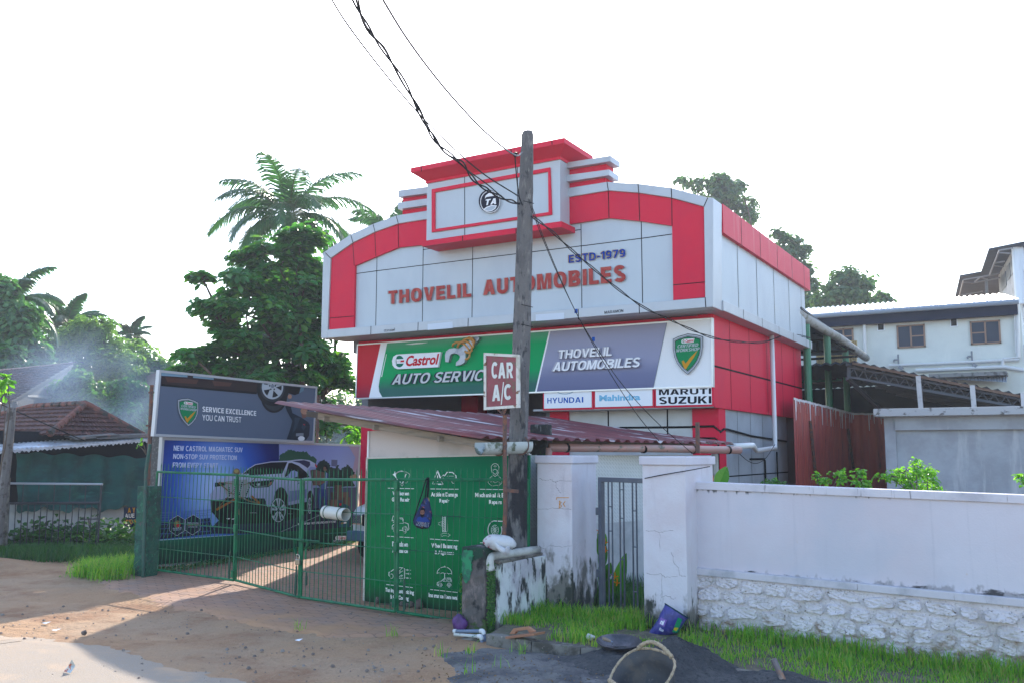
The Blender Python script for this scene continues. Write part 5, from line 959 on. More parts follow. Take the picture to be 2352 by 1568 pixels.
gr0 = PY(*z21(215, 870), 11.4); gr1 = PY(*z21(1925, 893), 14.7); m = MB(); m.tube([gr0, gr0.lerp(gr1, .5)+Vector((0, 0, .01)), gr1], .062, 12); m.tube([gr0+Vector((0, 0, .0)), gr0+Vector((-.02, 0, -.2))], .055, 10); m.build('gutter', M_gut, shed, smooth=True)
m = MB()
for f in (.08, .46, .73, .93): m = MB(); c = gr0.lerp(gr1, f); m.tube([c-gd*.02, c+gd*.02], .068, 12); m.build('gutter_clip', M_black, shed)
pass
m = MB(); p = PY(*z21(1700, 925), 14.6); m.tube([Vector((p.x, p.y, 0)), p], .06, 8); m.build('shed_post', mat('grey_post', (.34, .34, .33), .8, layers=[dict(col=(.2, .2, .19), sc=6, lo=.5, hi=.65)]), shed)
m = MB(); pl = YPL(13.6); m.bar(pl.hit(*z21(1548, 920)), pl.hit(*z21(1545, 642)), .055, .05); tag(m.build('iron_stake', M_rust), 'rusty angle iron stake rising above the white gate pillar', 'stake')
# dark mossy post behind the white pillar
PCP = YPL(11.35); x0, x1 = PCP.hit(*z5(1605, 700)).x, PCP.hit(*z5(1765, 700)).x; zt_ = PCP.hit(*z5(1680, 660)).z; m = MB(); m.hexa([(x0, 11.35, 0), (x1, 11.35, 0), (x1, 11.53, 0), (x0, 11.53, 0)], [(x0+.01, 11.35, zt_), (x1-.01, 11.35, zt_), (x1-.01, 11.53, zt_), (x0+.01, 11.53, zt_)])
tag(m.build('concrete_post', mat('black_mossy_concrete', (.022, .024, .024), .95, layers=[dict(col=(.13, .14, .14), sc=(10, 10, 4), lo=.58, hi=.68), dict(col=(.02, .05, .015), sc=8, lo=.58, hi=.66)], bump=(24, .03)), bevel=.02), 'black mossy concrete post between the pole and the white pillar', 'post')
m = MB(); p = YPL(10.52).hit(*z5(1585, 1150)); m.tube([Vector((p.x, p.y, 0)), p], .03, 8); tag(m.build('gate_post', M_gate), 'round green gate post to the right of the concrete pole', 'post')
# ---------------------------------------------------------------- utility pole
Yp = 10.42; PP_ = YPL(Yp); pr = [((1166, 1258), (1206, 1258)), ((1174, 1000), (1208, 1000)), ((1183, 740), (1216, 740)), ((1193, 480), (1221, 480)), ((1201, 310), (1223, 310))]
m = MB(); rings = []
for i, (l, r_) in enumerate(pr):
    a_, b_ = PP_.hit(*l), PP_.hit(*r_); z = (a_.z+b_.z)/2; d = (b_.x-a_.x)*.33
    if i == 0: rings.append((a_.x-.01, b_.x+.0, d, 0.0))
    rings.append((a_.x, b_.x, d, z))
fine = []
for (a0, b0, d0, q0_), (a1, b1, d1, q1_) in zip(rings, rings[1:]):
    for k in range(8): t = k/8; fine.append((a0+(a1-a0)*t, b0+(b1-b0)*t, d0+(d1-d0)*t, q0_+(q1_-q0_)*t))
fine.append(rings[-1]); a_, b_, d, z = rings[-1]; fine.append((a_+.02, b_-.02, d*.8, z+.05))
for i, (xa, xb, d, z) in enumerate(fine):
    j = lambda: random.uniform(-.004, .004); c = .18*(xb-xa); x = xa+(xb-xa)*.42
    ring = [(xa+j(), Yp-d*.7, z), (x+j(), Yp-d-.01, z), (xb-c+j(), Yp-d*.9, z), (xb+j(), Yp-d*.5, z), (xb+j(), Yp+d*.6, z), (xa+j(), Yp+d*.6, z)]
    m.v += ring
    if i: b = 6*(i-1); m.f += [(b+k, b+(k+1) % 6, b+6+(k+1) % 6, b+6+k) for k in range(6)]; m.mi += [0]*6
m.f.append(tuple(range(len(m.v)-6, len(m.v)))); m.mi.append(0)
pole = m.build('utility_pole', mat('weathered_pole_concrete', (.14, .135, .135), .95, layers=[dict(col=(.10, .098, .10), sc=(5, 5, 1), lo=.42, hi=.62), dict(col=(.23, .22, .21), sc=(16, 16, 5), lo=.54, hi=.68), dict(col=(.035, .037, .042), sc=(22, 22, 6), lo=.56, hi=.66, amt=.9), dict(col=(.02, .02, .025), sc=(7, 7, 2), lo=.55, hi=.66, z=(2.2, 3.2), zamp=.12)], bump=(30, .025)), base=(-6.4, Yp, 0)); tag(pole, 'weathered square concrete utility pole standing before the workshop front', 'pole')
m = MB()
for y in (462, 700, 745):
    m = MB(); p = PP_.hit(1196+(780-y)*.02, y, .10); q = PP_.hit(1226+(500-y)*.01, y+6, .10); m.tube([p, q], .005, 5); m.build('binding_wire', M_black, pole)
# ---------------------------------------------------------------- overhead cables
M_cab = flat('black_cable', (30, 31, 34), .6)
def dense(pts, n=6):
    "Catmull-Rom through the points"
    P = [Vector(p) for p in pts]; P = [P[0]*2-P[1]]+P+[P[-1]*2-P[-2]]; out = []
    for i in range(1, len(P)-2):
        for k in range(n):
            t = k/n; out.append(.5*((2*P[i])+(P[i+1]-P[i-1])*t+(2*P[i-1]-5*P[i]+4*P[i+1]-P[i+2])*t*t+(3*P[i]-P[i-1]-3*P[i+1]+P[i+2])*t**3))
    return out+[P[-2]]
def cable_pts(px_, y0, y1): return [PY(x, y, y0+(y1-y0)*i/(len(px_)-1)) for i, (x, y) in enumerate(px_)]
def cable(name, lab, ctrl, r, twist=0, n=8, strands=2, mt=None):
    c = dense(ctrl, n); m = MB()
    if twist:
        for s in range(strands): m.tube([p+Vector((math.cos(i*.42+s*2*math.pi/strands)*twist, 0, math.sin(i*.42+s*2*math.pi/strands)*twist)) for i, p in enumerate(c)], r, 5)
    else: m.tube(c, r, 5)
    return tag(m.build(name, mt or M_cab), lab, 'cable', 'cables on the utility pole')
c1 = [(808, -12), (845, 65), (888, 125), (945, 220), (985, 300), (1020, 345), (1062, 376), (1090, 415), (1125, 440), (1160, 458), (1192, 468)]
cable('overhead_cable', 'thick twisted black cable bundle coming down to the pole', cable_pts(c1, 6.2, 10.05), .0105, .018, 9)
cable('overhead_cable', 'slack black cable looping along the twisted bundle', cable_pts([(820, -12), (838, 55), (885, 118), (925, 190), (972, 270), (1012, 342), (1050, 372), (1078, 395), (1120, 425), (1165, 462), (1194, 470)], 6.2, 10.05), .008)
cable('overhead_cable', 'thin straight black cable left of the twisted bundle', cable_pts([(755, -12), (800, 60), (880, 165), (960, 260), (1040, 340), (1110, 400), (1192, 452)], 6.0, 10.0), .009)
cable('overhead_cable', 'thinnest grey wire reaching the pole top from the upper left', cable_pts([(872, -12), (935, 90), (1010, 190), (1090, 280), (1150, 335), (1186, 358), (1200, 350)], 6.0, 10.3), .011, mt=flat('grey_wire', (96, 98, 104)))
m = MB(); pe = [PY(1183, 362, 10.02), PY(1186, 400, 10.04), PY(1192, 450, 10.04), PY(1200, 472, 10.02)]; m.tube(dense(pe), .009, 5); m.lathe(PY(1184, 356, 10.02), [(0, -.04), (.03, -.02), (.035, .02), (0, .04)], 8); tag(m.build('cable_clamp', M_cab), 'black clamp and tail of the thin wire hanging by the pole top', 'cable clamp')
far_end = Vector((-4.88, 22.35, 4.95))
c5 = cable_pts([(1222, 497), (1265, 530), (1310, 572), (1360, 615), (1420, 665), (1480, 707), (1540, 735)], 10.25, 15.0)+[PY(1590, 758, 15.3), PY(1640, 776, 15.35), PY(1700, 785, 16.5), PY(1755, 785, 18.3), PY(1810, 768, 20.5), far_end]
cable('overhead_cable', 'twisted cable drooping from the pole across the front to the far red coping', c5, .0085, .014, 8)
cable('overhead_cable', 'thin wire falling from the pole to the left of the shed gutter', cable_pts([(1221, 480), (1245, 545), (1290, 650), (1345, 760), (1410, 870), (1470, 960), (1535, 1035)], 10.25, 13.4), .0058)
cable('overhead_cable', 'thin wire with a blue tag falling from the pole to the right of its twin', cable_pts([(1222, 475), (1262, 580), (1322, 716), (1385, 820), (1440, 895), (1510, 970), (1590, 1040)], 10.25, 13.4), .0058)
for p in ((1323, 715), (1363, 779)):
    m = MB(); c = PY(*p, 10.25+3.1*((p[1]-480)/560)); m.box(c-Vector((.02, .01, .03)), c+Vector((.02, .01, .03))); tag(m.build('cable_tag', flat('blue_tag', (30, 74, 150))), 'small blue tag on the thin drop wire, %s one' % ('upper' if p[1] < 740 else 'lower'), 'tag')
cable('hanging_wire', 'thin slack wire hanging below the white drainpipe', [PY(*z21(1915, 920), 15.3), PY(*z21(2000, 990), 15.8), PY(*z21(2080, 1010), 16.4), PY(*z21(2160, 960), 17.2), PY(*z21(2240, 840), 18)], .006)
cable('hanging_wire', 'thin wire strung across the white gate pillar with the flush cap', [PY(*z21(1072, 1145), 10.33), PY(*z21(1250, 1110), 10.34), PY(*z21(1460, 1075), 10.35), PY(*z21(1655, 1038), 10.9)], .006)
# ---------------------------------------------------------------- masonry of the small gate and the boundary wall
M_wall = mat('stained_lilac_plaster', (.58, .56, .62), .85, layers=[dict(col=(.50, .47, .52), sc=.8, lo=.4, hi=.65), dict(col=(.40, .40, .46), sc=(7, 7, .5), lo=.55, hi=.8, amt=.45), dict(col=(.50, .36, .26), sc=(10, 10, 6), lo=.70, hi=.74, amt=.5)], bumps=[(2.0, .01, 3), (60, .002, 3)])
def mold(name, za, zb, extra=(), strength=.2):
    return mat(name, (.60, .58, .63), .9, layers=[dict(col=(.56, .51, .55), sc=1.6, lo=.4, hi=.65), dict(col=(.40, .37, .42), sc=(6, 6, 1), lo=.53, hi=.75, amt=.7)]+list(extra)+[
        dict(col=(.17, .16, .15), sc=(4.5, 4.5, 2.2), det=9, lo=.50, hi=.66, z=(za, zb), zamp=strength), dict(col=(.035, .04, .035), sc=(5, 5, 2.4), det=10, off=4.4, lo=.54, hi=.64, z=(za, zb), zamp=strength-.04)], bumps=[(3, .012, 4), (45, .004, 4)])
M_p1 = mold('mouldy_white_plaster', .10, 2.1, strength=.20); M_p2 = mold('cracked_white_plaster', .05, 1.3, strength=.16)
def pillar2(name, mt, x0, x1, y0, y1, zb_, zt_, cap, lab):
    t = thing(name, lab, 'pillar', ((x0+x1)/2, (y0+y1)/2, zb_))
    m = MB(); m.box((x0, y0, zb_-.25), (x1, y1, zt_-.10)); m.build('shaft', mt, t, bevel=.012)
    m = MB(); m.box((x0-cap, y0-cap, zt_-.105), (x1+cap, y1+cap, zt_)); m.build('cap', M_wall, t, bevel=.012); return t
p1_ = pillar2('gate_pillar', M_p1, -6.0, -5.47, 10.70, 11.45, .1, 2.14, .025, 'mouldy white gate pillar with an orange BC mark, left of the small gate')
a = Art(YPL(10.698), z5); Mo = flat('orange_mark', (206, 140, 40), .7); a.line(Mo, [(1850, 1335), (1852, 1318), (1960, 1318)], 6); a.line(Mo, [(1878, 1345), (1874, 1412)], 6); a.line(Mo, [(1874, 1350), (1893, 1358), (1880, 1378), (1897, 1392), (1878, 1412)], 5); a.line(Mo, [(1928, 1350), (1910, 1375), (1928, 1400)], 6); a.build('chalk_mark', p1_)
p2_ = pillar2('gate_pillar', M_p2, -4.33, -3.78, 10.36, 11.4, .1, 2.14, .03, 'cleaner white gate pillar where the boundary wall starts')
def crack(parent, pl, cv, pts, wd=.005):
    m = MB(); q = [pl.hit(*cv(x, y), .002) for x, y in pts]
    fine_ = []
    for a_, b_ in zip(q, q[1:]):
        for k in range(5): fine_.append(a_.lerp(b_, k/5)+Vector((random.uniform(-.008, .008), 0, random.uniform(-.008, .008))))
    fine_.append(q[-1]); wds = [wd*random.uniform(.4, 1) for _ in fine_]; m.strip([p+Vector((0, 0, w_/2))+Vector((w_/3, 0, 0)) for p, w_ in zip(fine_, wds)], [p-Vector((0, 0, w_/2))-Vector((w_/3, 0, 0)) for p, w_ in zip(fine_, wds)]); return m.build('crack', mat('crack_line', (.16, .14, .15), .9), parent)
crack(p1_, YPL(10.70), z6, [(1690, 25), (1750, 45), (1800, 35), (1840, 60), (1870, 45), (1985, 50)]); crack(p1_, YPL(10.70), z6, [(1850, 60), (1845, 100), (1870, 130), (1890, 160)]); crack(p1_, YPL(10.70), z6, [(1685, 295), (1760, 300), (1830, 290), (1985, 305)]); crack(p1_, YPL(10.70), z6, [(1690, 630), (1740, 660), (1800, 625), (1900, 640), (1990, 625)]); crack(p1_, YPL(10.70), z6, [(1690, 990), (1740, 1010), (1760, 985), (1900, 995), (1985, 990)])
crack(p2_, YPL(10.36), zn, [(180, 262), (250, 255), (300, 275), (340, 265), (415, 255)]); crack(p2_, YPL(10.36), zn, [(298, 275), (300, 440)]); crack(p2_, YPL(10.36), zn, [(400, 445), (425, 540), (460, 580), (470, 640), (520, 650)]); crack(p2_, YPL(10.36), zn, [(190, 620), (230, 640), (310, 630), (340, 655), (450, 650)]); crack(p2_, YPL(10.36), zn, [(315, 820), (380, 820), (410, 845), (440, 830)]); crack(p2_, YPL(10.36), zn, [(315, 640), (318, 820), (300, 865)])
# low wall with its old drain pipe
m = MB(); lw = [(-6.12, 9.62), (-5.93, 9.62), (-5.86, 10.70), (-6.12, 10.70)]; m.prism([(x, y, -.1) for x, y in lw], (0, 0, .92));
lwt = thing('low_wall', 'low mouldy whitewashed wall between the mossy pillar and the gate pillar', 'wall', (-6, 10.1, 0)); m.build('masonry', mat('mouldy_whitewash', (.60, .62, .63), .9, layers=[dict(col=(.44, .52, .46), sc=(3, 3, .8), lo=.5, hi=.65, amt=.7), dict(col=(.42, .40, .45), sc=2, lo=.45, hi=.65), dict(col=(.03, .034, .032), sc=(7, 7, 2.4), det=10, lo=.52, hi=.62), dict(col=(.14, .13, .12), sc=(5, 5, 3), det=9, lo=.52, hi=.66, z=(.05, .5), zamp=.25)], bumps=[(4, .02, 5)]), lwt, bevel=.015)
m = MB(); m.box((-6.14, 9.6, .82), (-5.9, 10.69, .86)); m.build('coping', M_kerb, lwt, bevel=.012)
m = MB(); pp_ = [PY(*z6(1262, 855), 9.52), PY(*z6(1252, 790), 9.52), PY(*z6(1262, 735), 9.55), PY(*z6(1310, 715), 9.7), PY(*z6(1450, 698), 10.0), PY(*z6(1680, 664), 10.65)]
m.tube(dense(pp_, 4), .055, 12); pipe = m.build('drain_pipe', mat('grimy_white_pvc', (.52, .53, .50), .5, layers=[dict(col=(.14, .13, .11), sc=(12, 4, 8), lo=.56, hi=.68), dict(col=(.40, .40, .37), sc=3, lo=.45, hi=.6)]), smooth=True); tag(pipe, 'grimy white plastic drain pipe with a downturned elbow on the low wall', 'pipe')
m = MB()
for i in range(4): m = MB(); c = PY(*z6(1432+i*6, 700-i), 9.95+.02*i); m.tube([c+Vector((.02*math.sin(t), .06*math.cos(t), .06*math.sin(t))) for t in [2*math.pi*k/12 for k in range(12)]], .004, 4, closed=True)
m.build('tie_wire', M_black, pipe)
# mossy gate pillar
mp_ = thing('gate_pillar', 'short mossy concrete gate pillar daubed with green paint, carrying a sack', 'pillar', (-6.18, 9.6, 0))
m = MB(); NL = 10
for k in range(NL+1):
    z = -.05+1.07*k/NL; j = lambda: random.uniform(-.012, .012)
    m.v += [(-6.36+j(), 9.44+j(), z), (-6.02+j(), 9.44+j(), z), (-6.0+j(), 9.98+j(), z), (-6.36+j(), 9.98+j(), z)]
    if k: b = 4*(k-1); m.f += [(b+i, b+(i+1) % 4, b+4+(i+1) % 4, b+4+i) for i in range(4)]; m.mi += [0]*4
m.f.append((4*NL, 4*NL+1, 4*NL+2, 4*NL+3)); m.mi.append(0)
m.build('shaft', mat('mossy_pillar_concrete', (.10, .09, .085), .95, layers=[dict(col=(.20, .16, .15), sc=(9, 9, 4), lo=.5, hi=.64), dict(col=(.38, .35, .38), sc=(8, 8, 3), lo=.56, hi=.64, z=(.95, .35), zamp=.08), dict(col=(.012, .05, .03), sc=5, lo=.5, hi=.6, z=(.9, .5), zamp=.12), dict(col=(.02, .02, .02), sc=(6, 6, 4), lo=.52, hi=.64), dict(col=(.05, .09, .02), sc=8, lo=.5, hi=.62, z=(.0, .6), zamp=.12)], bumps=[(9, .03, 6)]), mp_, bevel=.02)
m = MB(); pd_ = YPL(9.425)
gp = [(1005, 680), (1040, 668), (1095, 672), (1100, 720), (1085, 780), (1090, 840), (1075, 900), (1060, 950), (1035, 965), (1012, 935), (1000, 860), (1010, 790), (998, 740)]
gp2 = []
for p, q in zip(gp, gp[1:]+gp[:1]):
    for k in range(4): t = k/4; gp2.append((p[0]+(q[0]-p[0])*t+random.uniform(-7, 7), p[1]+(q[1]-p[1])*t+random.uniform(-7, 7)))
m.prism([pd_.hit(*z6(*p)) for p in gp2], (0, .02, 0)); m.build('green_paint', mat('green_daub', (.01, .22, .09), .7, layers=[dict(col=(.01, .10, .06), sc=14, lo=.45, hi=.62)]), mp_)
# iron gate between the white pillars
PGt = VPL(Vector((-5.46, 11.2, 0)), Vector((-4.34, 10.9, 0))); tl, tr, br, bl = z21(683, 1155), (1481, 1099.5), (1487, 1424), (1384, 1410)
sg = thing('small_gate', 'blue grey bar gate between the two white pillars', 'gate', PGt.hit(*bl)); M_sg = mat('blue_grey_paint', (.075, .09, .125), .45, layers=[dict(col=(.10, .12, .15), sc=5, lo=.45, hi=.65)])
a_, b_, c_, d_ = [PGt.hit(*p) for p in (tl, tr, br, bl)]; dx_ = (b_-a_); dx_.z = 0; dx_.normalize(); c_ = Vector((b_.x, b_.y, c_.z)); d_ = Vector((a_.x, a_.y, d_.z))
b_ = a_+dx_*1.06; b_.z = a_.z; c_ = d_+dx_*1.06
m = MB(); m.bar(d_-Vector((0, 0, .03)), a_+Vector((0, 0, .03)), .075, .06, dx_); m.bar(c_, b_, .05, .05, dx_); m.bar(a_, b_, .07, .06); m.bar(d_, c_, .07, .06); m.build('frame', M_sg, sg, bevel=.006)
m = MB()
for t in (.115, .175, .30, .36, .50, .56, .71, .77, .90, .96): m.bar(d_.lerp(c_, t), a_.lerp(b_, t), .02, .012, dx_)
for t0, t1, vs_ in ((.115, .175, (.80, .62, .30)), (.30, .36, (.93, .72, .42)), (.50, .56, (.78, .52, .2)), (.71, .77, (.9, .66, .36)), (.90, .96, (.82, .5, .3))):
    for v in vs_: m.bar(d_.lerp(a_, v).lerp(c_.lerp(b_, v), t0), d_.lerp(a_, v).lerp(c_.lerp(b_, v), t1), .022, .012)
m.build('bars', M_sg, sg)
for v in (.3, .76): m = MB(); h_ = d_.lerp(a_, v)-dx_*.055; m.box(h_-Vector((.03, .03, .05)), h_+Vector((.03, .03, .05))); m.build('hinge', M_sg, sg, bevel=.006)
m = MB(); s0, s1 = d_+Vector((0, 0, -.03)), c_+Vector((0, 0, -.03)); m.hexa([s0+Vector((0, -.18, -.1)), s1+Vector((0, -.18, -.1)), s1+Vector((0, .2, -.1)), s0+Vector((0, .2, -.1))], [s0+Vector((0, -.18, -.02)), s1+Vector((0, -.18, -.02)), s1+Vector((0, .2, -.02)), s0+Vector((0, .2, -.02))]); tag(m.build('door_sill', mat('pale_stone', (.44, .44, .45), .9, bump=(12, .02)), bevel=.01), 'pale stone sill under the small bar gate', 'sill')
# boundary wall
bw = thing('boundary_wall', 'long lilac white boundary wall with a rough stone base and ledge', 'wall', (-2, 10.85, 0)); YW = 10.76
xw0, xw1 = -3.80, 2.5; zt = lambda x: 1.83-.018*(x+3.8); zl = lambda x: .80-.022*(x+3.8)
def slab(y0, y1, fb, ft):
    m = MB(); m.hexa([(xw0, y0, fb(xw0)), (xw1, y0, fb(xw1)), (xw1, y1, fb(xw1)), (xw0, y1, fb(xw0))], [(xw0, y0, ft(xw0)), (xw1, y0, ft(xw1)), (xw1, y1, ft(xw1)), (xw0, y1, ft(xw0))]); return m
slab(YW, YW+.16, lambda x: zl(x)-.02, lambda x: zt(x)-.09).build('upper_wall', mat('wall_panel_plaster', (.57, .55, .61), .85, layers=[dict(col=(.54, .50, .55), sc=.6, lo=.4, hi=.65), dict(col=(.47, .48, .55), sc=(1.2, 1.2, 1), lo=.48, hi=.68, amt=.6), dict(col=(.34, .34, .40), sc=(14, 14, .6), lo=.58, hi=.8, amt=.35), dict(col=(.05, .05, .055), sc=(2.6, 2.6, 7), off=5.1, det=9, lo=.55, hi=.66, z=(.72, .98), zamp=.17), dict(col=(.30, .29, .31), sc=(9, 9, 5), off=1.1, det=9, lo=.52, hi=.66, z=(.74, 1.05), zamp=.10), dict(col=(.10, .10, .11), sc=(16, 16, 1.2), off=2.1, lo=.55, hi=.67, z=(1.74, 1.55), zamp=.12), dict(col=(.52, .36, .24), sc=(8, 8, 5), lo=.685, hi=.72, amt=.55)], bumps=[(2.0, .008, 3), (60, .002, 3)]), bw)
slab(YW-.03, YW+.19, lambda x: zt(x)-.09, zt).build('coping', mat('coping_plaster', (.58, .56, .61), .85, layers=[dict(col=(.42, .41, .46), sc=1.2, lo=.45, hi=.65), dict(col=(.17, .16, .17), sc=(15, 15, 1.5), lo=.60, hi=.72), dict(col=(.09, .08, .08), sc=(5, 5, 5), lo=.62, hi=.72, amt=.8)], bumps=[(5, .008, 4)]), bw, bevel=.008)
slab(YW-.055, YW+.16, lambda x: zl(x)-.085, zl).build('ledge', mat('ledge_plaster', (.53, .51, .56), .85, layers=[dict(col=(.36, .36, .40), sc=2, lo=.45, hi=.65), dict(col=(.08, .08, .08), sc=(12, 12, 2), lo=.62, hi=.72)], bumps=[(6, .008, 4)]), bw, bevel=.01)
# rough stones: one relief sheet
nxs, nzs = 900, 190; XX = np.linspace(xw0, xw1, nxs); ZZ = np.linspace(-.30, 1, nzs)
rs_ = np.random.default_rng(5); cells = []
zr_ = [-.30, -.12, .12, .37, .60, .81, 1.02]
zc_ = []
for r in range(6):
    x = xw0-.3-rs_.random()*.2
    while x < xw1+.3:
        wdt = rs_.uniform(.17, .40); cells.append((x+wdt/2, (zr_[r]+zr_[r+1])/2+rs_.uniform(-.025, .025), wdt/2*.90, (zr_[r+1]-zr_[r])/2*rs_.uniform(.74, .95), rs_.uniform(-.5, .5), rs_.uniform(.03, .075))); x += wdt+.02
gx_, gz_ = np.meshgrid(XX, ZZ); gzz = gz_-.022*(gx_+3.8)*-1
D = np.zeros_like(gx_)
for cx, cz, hw, hh, tilt, dep in cells:
    lx = (gx_-cx)/hw; lz = (gzz-cz)/hh+tilt*.3*lx*0; warp = .12*np.sin(gx_*17+cz*30)+.12*np.cos(gzz*23+cx*20)
    lz = lz+tilt*.35*lx; q = np.abs(lx+warp*.6*(1+tilt))**(4-2*tilt)+np.abs(lz+warp)**(4+2*tilt)
    D = np.maximum(D, dep*np.clip((1-q)*5, 0, 1)**.7*(.8+.35*tilt*lx-.28*lz))
D = D*(1+.45*fbm(gx_, gzz, 13, 4))+.016*fbm(gx_+.3*gzz, gzz*1.6, 30, 5)*(D > .012)+.006*fbm(gx_, gzz, 55, 6)
ztop = (.80-.022*(gx_+3.8)); zq_ = -.30+(gz_+.30)/1.3*(ztop-.08+.30)
Vs = np.stack([gx_.ravel(), (YW-.005-D).ravel(), zq_.ravel()], 1); idx = np.arange(nxs*nzs).reshape(nzs, nxs); F = np.stack([idx[:-1, :-1].ravel(), idx[:-1, 1:].ravel(), idx[1:, 1:].ravel(), idx[1:, :-1].ravel()], 1)
npbuild('stone_base', Vs, F, mat('whitewashed_stone', (.61, .57, .60), .9, layers=[dict(col=(.50, .46, .47), sc=3, lo=.45, hi=.65), dict(col=(.28, .25, .23), sc=26, lo=.55, hi=.68, amt=.75), dict(col=(.27, .20, .14), sc=(6, 6, 9), det=9, lo=.46, hi=.68, z=(-.05, .85), zamp=.19), dict(col=(.10, .08, .06), sc=22, lo=.60, hi=.70)], bumps=[(35, .01, 5)]), bw, smooth=True)
# ================================================================ neighbours on the left
def D(x, y, d): r_ = ray(x, y); return CAMP+r_*(d/FPX)
M_tile = mat('mossy_clay_tile', (.10, .042, .036), .8, layers=[dict(col=(.08, .035, .035), sc=3, lo=.4, hi=.62), dict(col=(.22, .09, .065), sc=7, lo=.55, hi=.7), dict(col=(.03, .028, .026), sc=9, lo=.56, hi=.66), dict(col=(.30, .27, .25), sc=13, lo=.66, hi=.72, amt=.6)], bump=(30, .01))
def tiled(mb, a, b, c, d, rows, cols):
    "face a-b (eave) to d-c (ridge) in overlapping rows of pantiles"
    a, b, c, d = map(Vector, (a, b, c, d)); n = (b-a).cross(d-a); n = n.normalized(); n = n if n.z > 0 else -n; k = 4
    for r in range(rows):
        lo, hi = r/rows, (r+1.0)/rows+.02
        q = []
        for v, h in ((lo, .05), (hi, .0)):
            p0, p1 = a.lerp(d, min(v, 1)), b.lerp(c, min(v, 1)); q.append([p0.lerp(p1, i/(cols*k))+n*(h+.022*abs(math.sin(math.pi*i/k))) for i in range(cols*k+1)])
        mb.strip(q[0], q[1])
        mb.strip([p-n*.05 for p in q[0]], q[0])
hs = thing('tiled_house', 'low house with mossy clay hip roof and green shade net at the left', 'house', (-21, 13.5, 0))
XE = -19.2; A_ = PX(113, 1003, XE); B_ = PX(330, 999, XE); ze = (A_.z+B_.z)/2; A_.z = B_.z = ze
P2_ = PY(197, 930, (A_.y+B_.y)/2); P1_ = P2_+Vector((-2.2, 0, -.02)); Cc, Dd = A_+Vector((-5.4, 0, 0)), B_+Vector((-5.4, 0, 0))
m = MB(); tiled(m, A_, B_, P2_, P2_, 7, 16); tiled(m, Cc, A_, P2_, P1_, 7, 22); tiled(m, B_, Dd, P1_, P2_, 6, 22); tiled(m, Dd, Cc, P1_, P1_, 6, 14); rf = m.build('roof', M_tile, hs)
m = MB()
for p, q, k in ((P2_, A_, 9), (P2_, B_, 9), (P1_, P2_, 7), (P1_, Cc, 9)):
    for i in range(k): s_, e_ = p.lerp(q, i/k), p.lerp(q, (i+.93)/k); m.tube([s_+Vector((0, 0, .05)), e_+Vector((0, 0, .035))], [.07, .09], 8)
m.build('ridge_tiles', mat('clay_ridge', (.20, .075, .055), .8, layers=[dict(col=(.05, .045, .04), sc=5, lo=.45, hi=.6)], bump=(20, .01)), rf)
m = MB(); m.box((-24.8, A_.y+.3, .0), (-19.6, B_.y-.3, ze+.02)); m.box((-19.65, 9.5, 0), (-19.5, 18, 1.02)); m.build('wall', mat('house_whitewash', (.52, .52, .52), .85, layers=[dict(col=(.42, .42, .43), sc=1.5, lo=.42, hi=.65), dict(col=(.22, .21, .20), sc=(6, 6, 3), lo=.5, hi=.66, z=(.05, .5), zamp=.2)]), hs)
m = MB(); m.box((-19.62, 9.5, 1.02), (-19.56, 18, 2.6)); m.build('eave_shade_panel', M_dark, hs)  # dark sheet put in for the shade under the eave
# awning of pale sheets
m = MB(); PA2 = XPL(-18.9); nseg = 40
e0, e1 = PA2.hit(-40, 1036), PA2.hit(348, 1006); top = Vector((-.7, 0, .10)); lo_, hi_, lb = [], [], []
for i in range(nseg*4+1):
    t = i/(nseg*4); p = e0.lerp(e1, t)+Vector((0, 0, .018*math.sin(i*math.pi/2+.3))); lo_.append(p); hi_.append(p+top); lb.append(p-Vector((0, 0, .07+.01*math.sin(i*.7))))
m.strip(lo_, hi_); m.strip(lb, lo_); m.build('awning', mat('pale_zinc', (.56, .58, .62), .4, .3, layers=[dict(col=(.34, .35, .38), sc=(3, 3, 30), lo=.45, hi=.6), dict(col=(.30, .16, .12), sc=3, lo=.62, hi=.72)]), hs)
m = MB(); PA3 = XPL(-18.95); m.prism([PA3.hit(*z3(*p)) for p in ((860, 322), (1335, 300), (1335, 330), (870, 345))], (-.5, 0, .05)); m.prism([PA3.hit(*z3(*p)) for p in ((660, 330), (1060, 302), (1090, 315), (680, 352))], (-.4, 0, .05)); m.build('roof_sheet', mat('old_asbestos', (.13, .13, .13), .9, layers=[dict(col=(.24, .16, .14), sc=4, lo=.5, hi=.65)]), hs)
# shade net
PN = XPL(-19.3); rows, cols = 14, 60; V = []
for j in range(rows):
    for i in range(cols):
        t = i/(cols-1); yt, yb_ = 1038+12*t+3*math.sin(i*.5), 1172-6*t+5*math.sin(i*.37)+3*math.sin(i*.9); x = 36+312*t
        p = PN.hit(x, yt+(yb_-yt)*j/(rows-1)); V.append(p+Vector((.05*math.sin(i*.55+j*.15)+.03*math.sin(j*.8+i*.1), 0, 0)))
idx = np.arange(rows*cols).reshape(rows, cols); F = np.stack([idx[:-1, :-1].ravel(), idx[:-1, 1:].ravel(), idx[1:, 1:].ravel(), idx[1:, :-1].ravel()], 1)
tag(npbuild('shade_net', [tuple(p) for p in V], F, mat('green_shade_net', (.010, .085, .075), .8, layers=[dict(col=(.008, .05, .05), sc=(2, 2, 3), lo=.4, hi=.65), dict(col=(.02, .14, .11), sc=(3, 1, 8), lo=.58, hi=.75)], bump=(40, .01)), base=(-19.3, 13, 1), smooth=True), 'dark green shade net hung along the side of the tiled house', 'net')
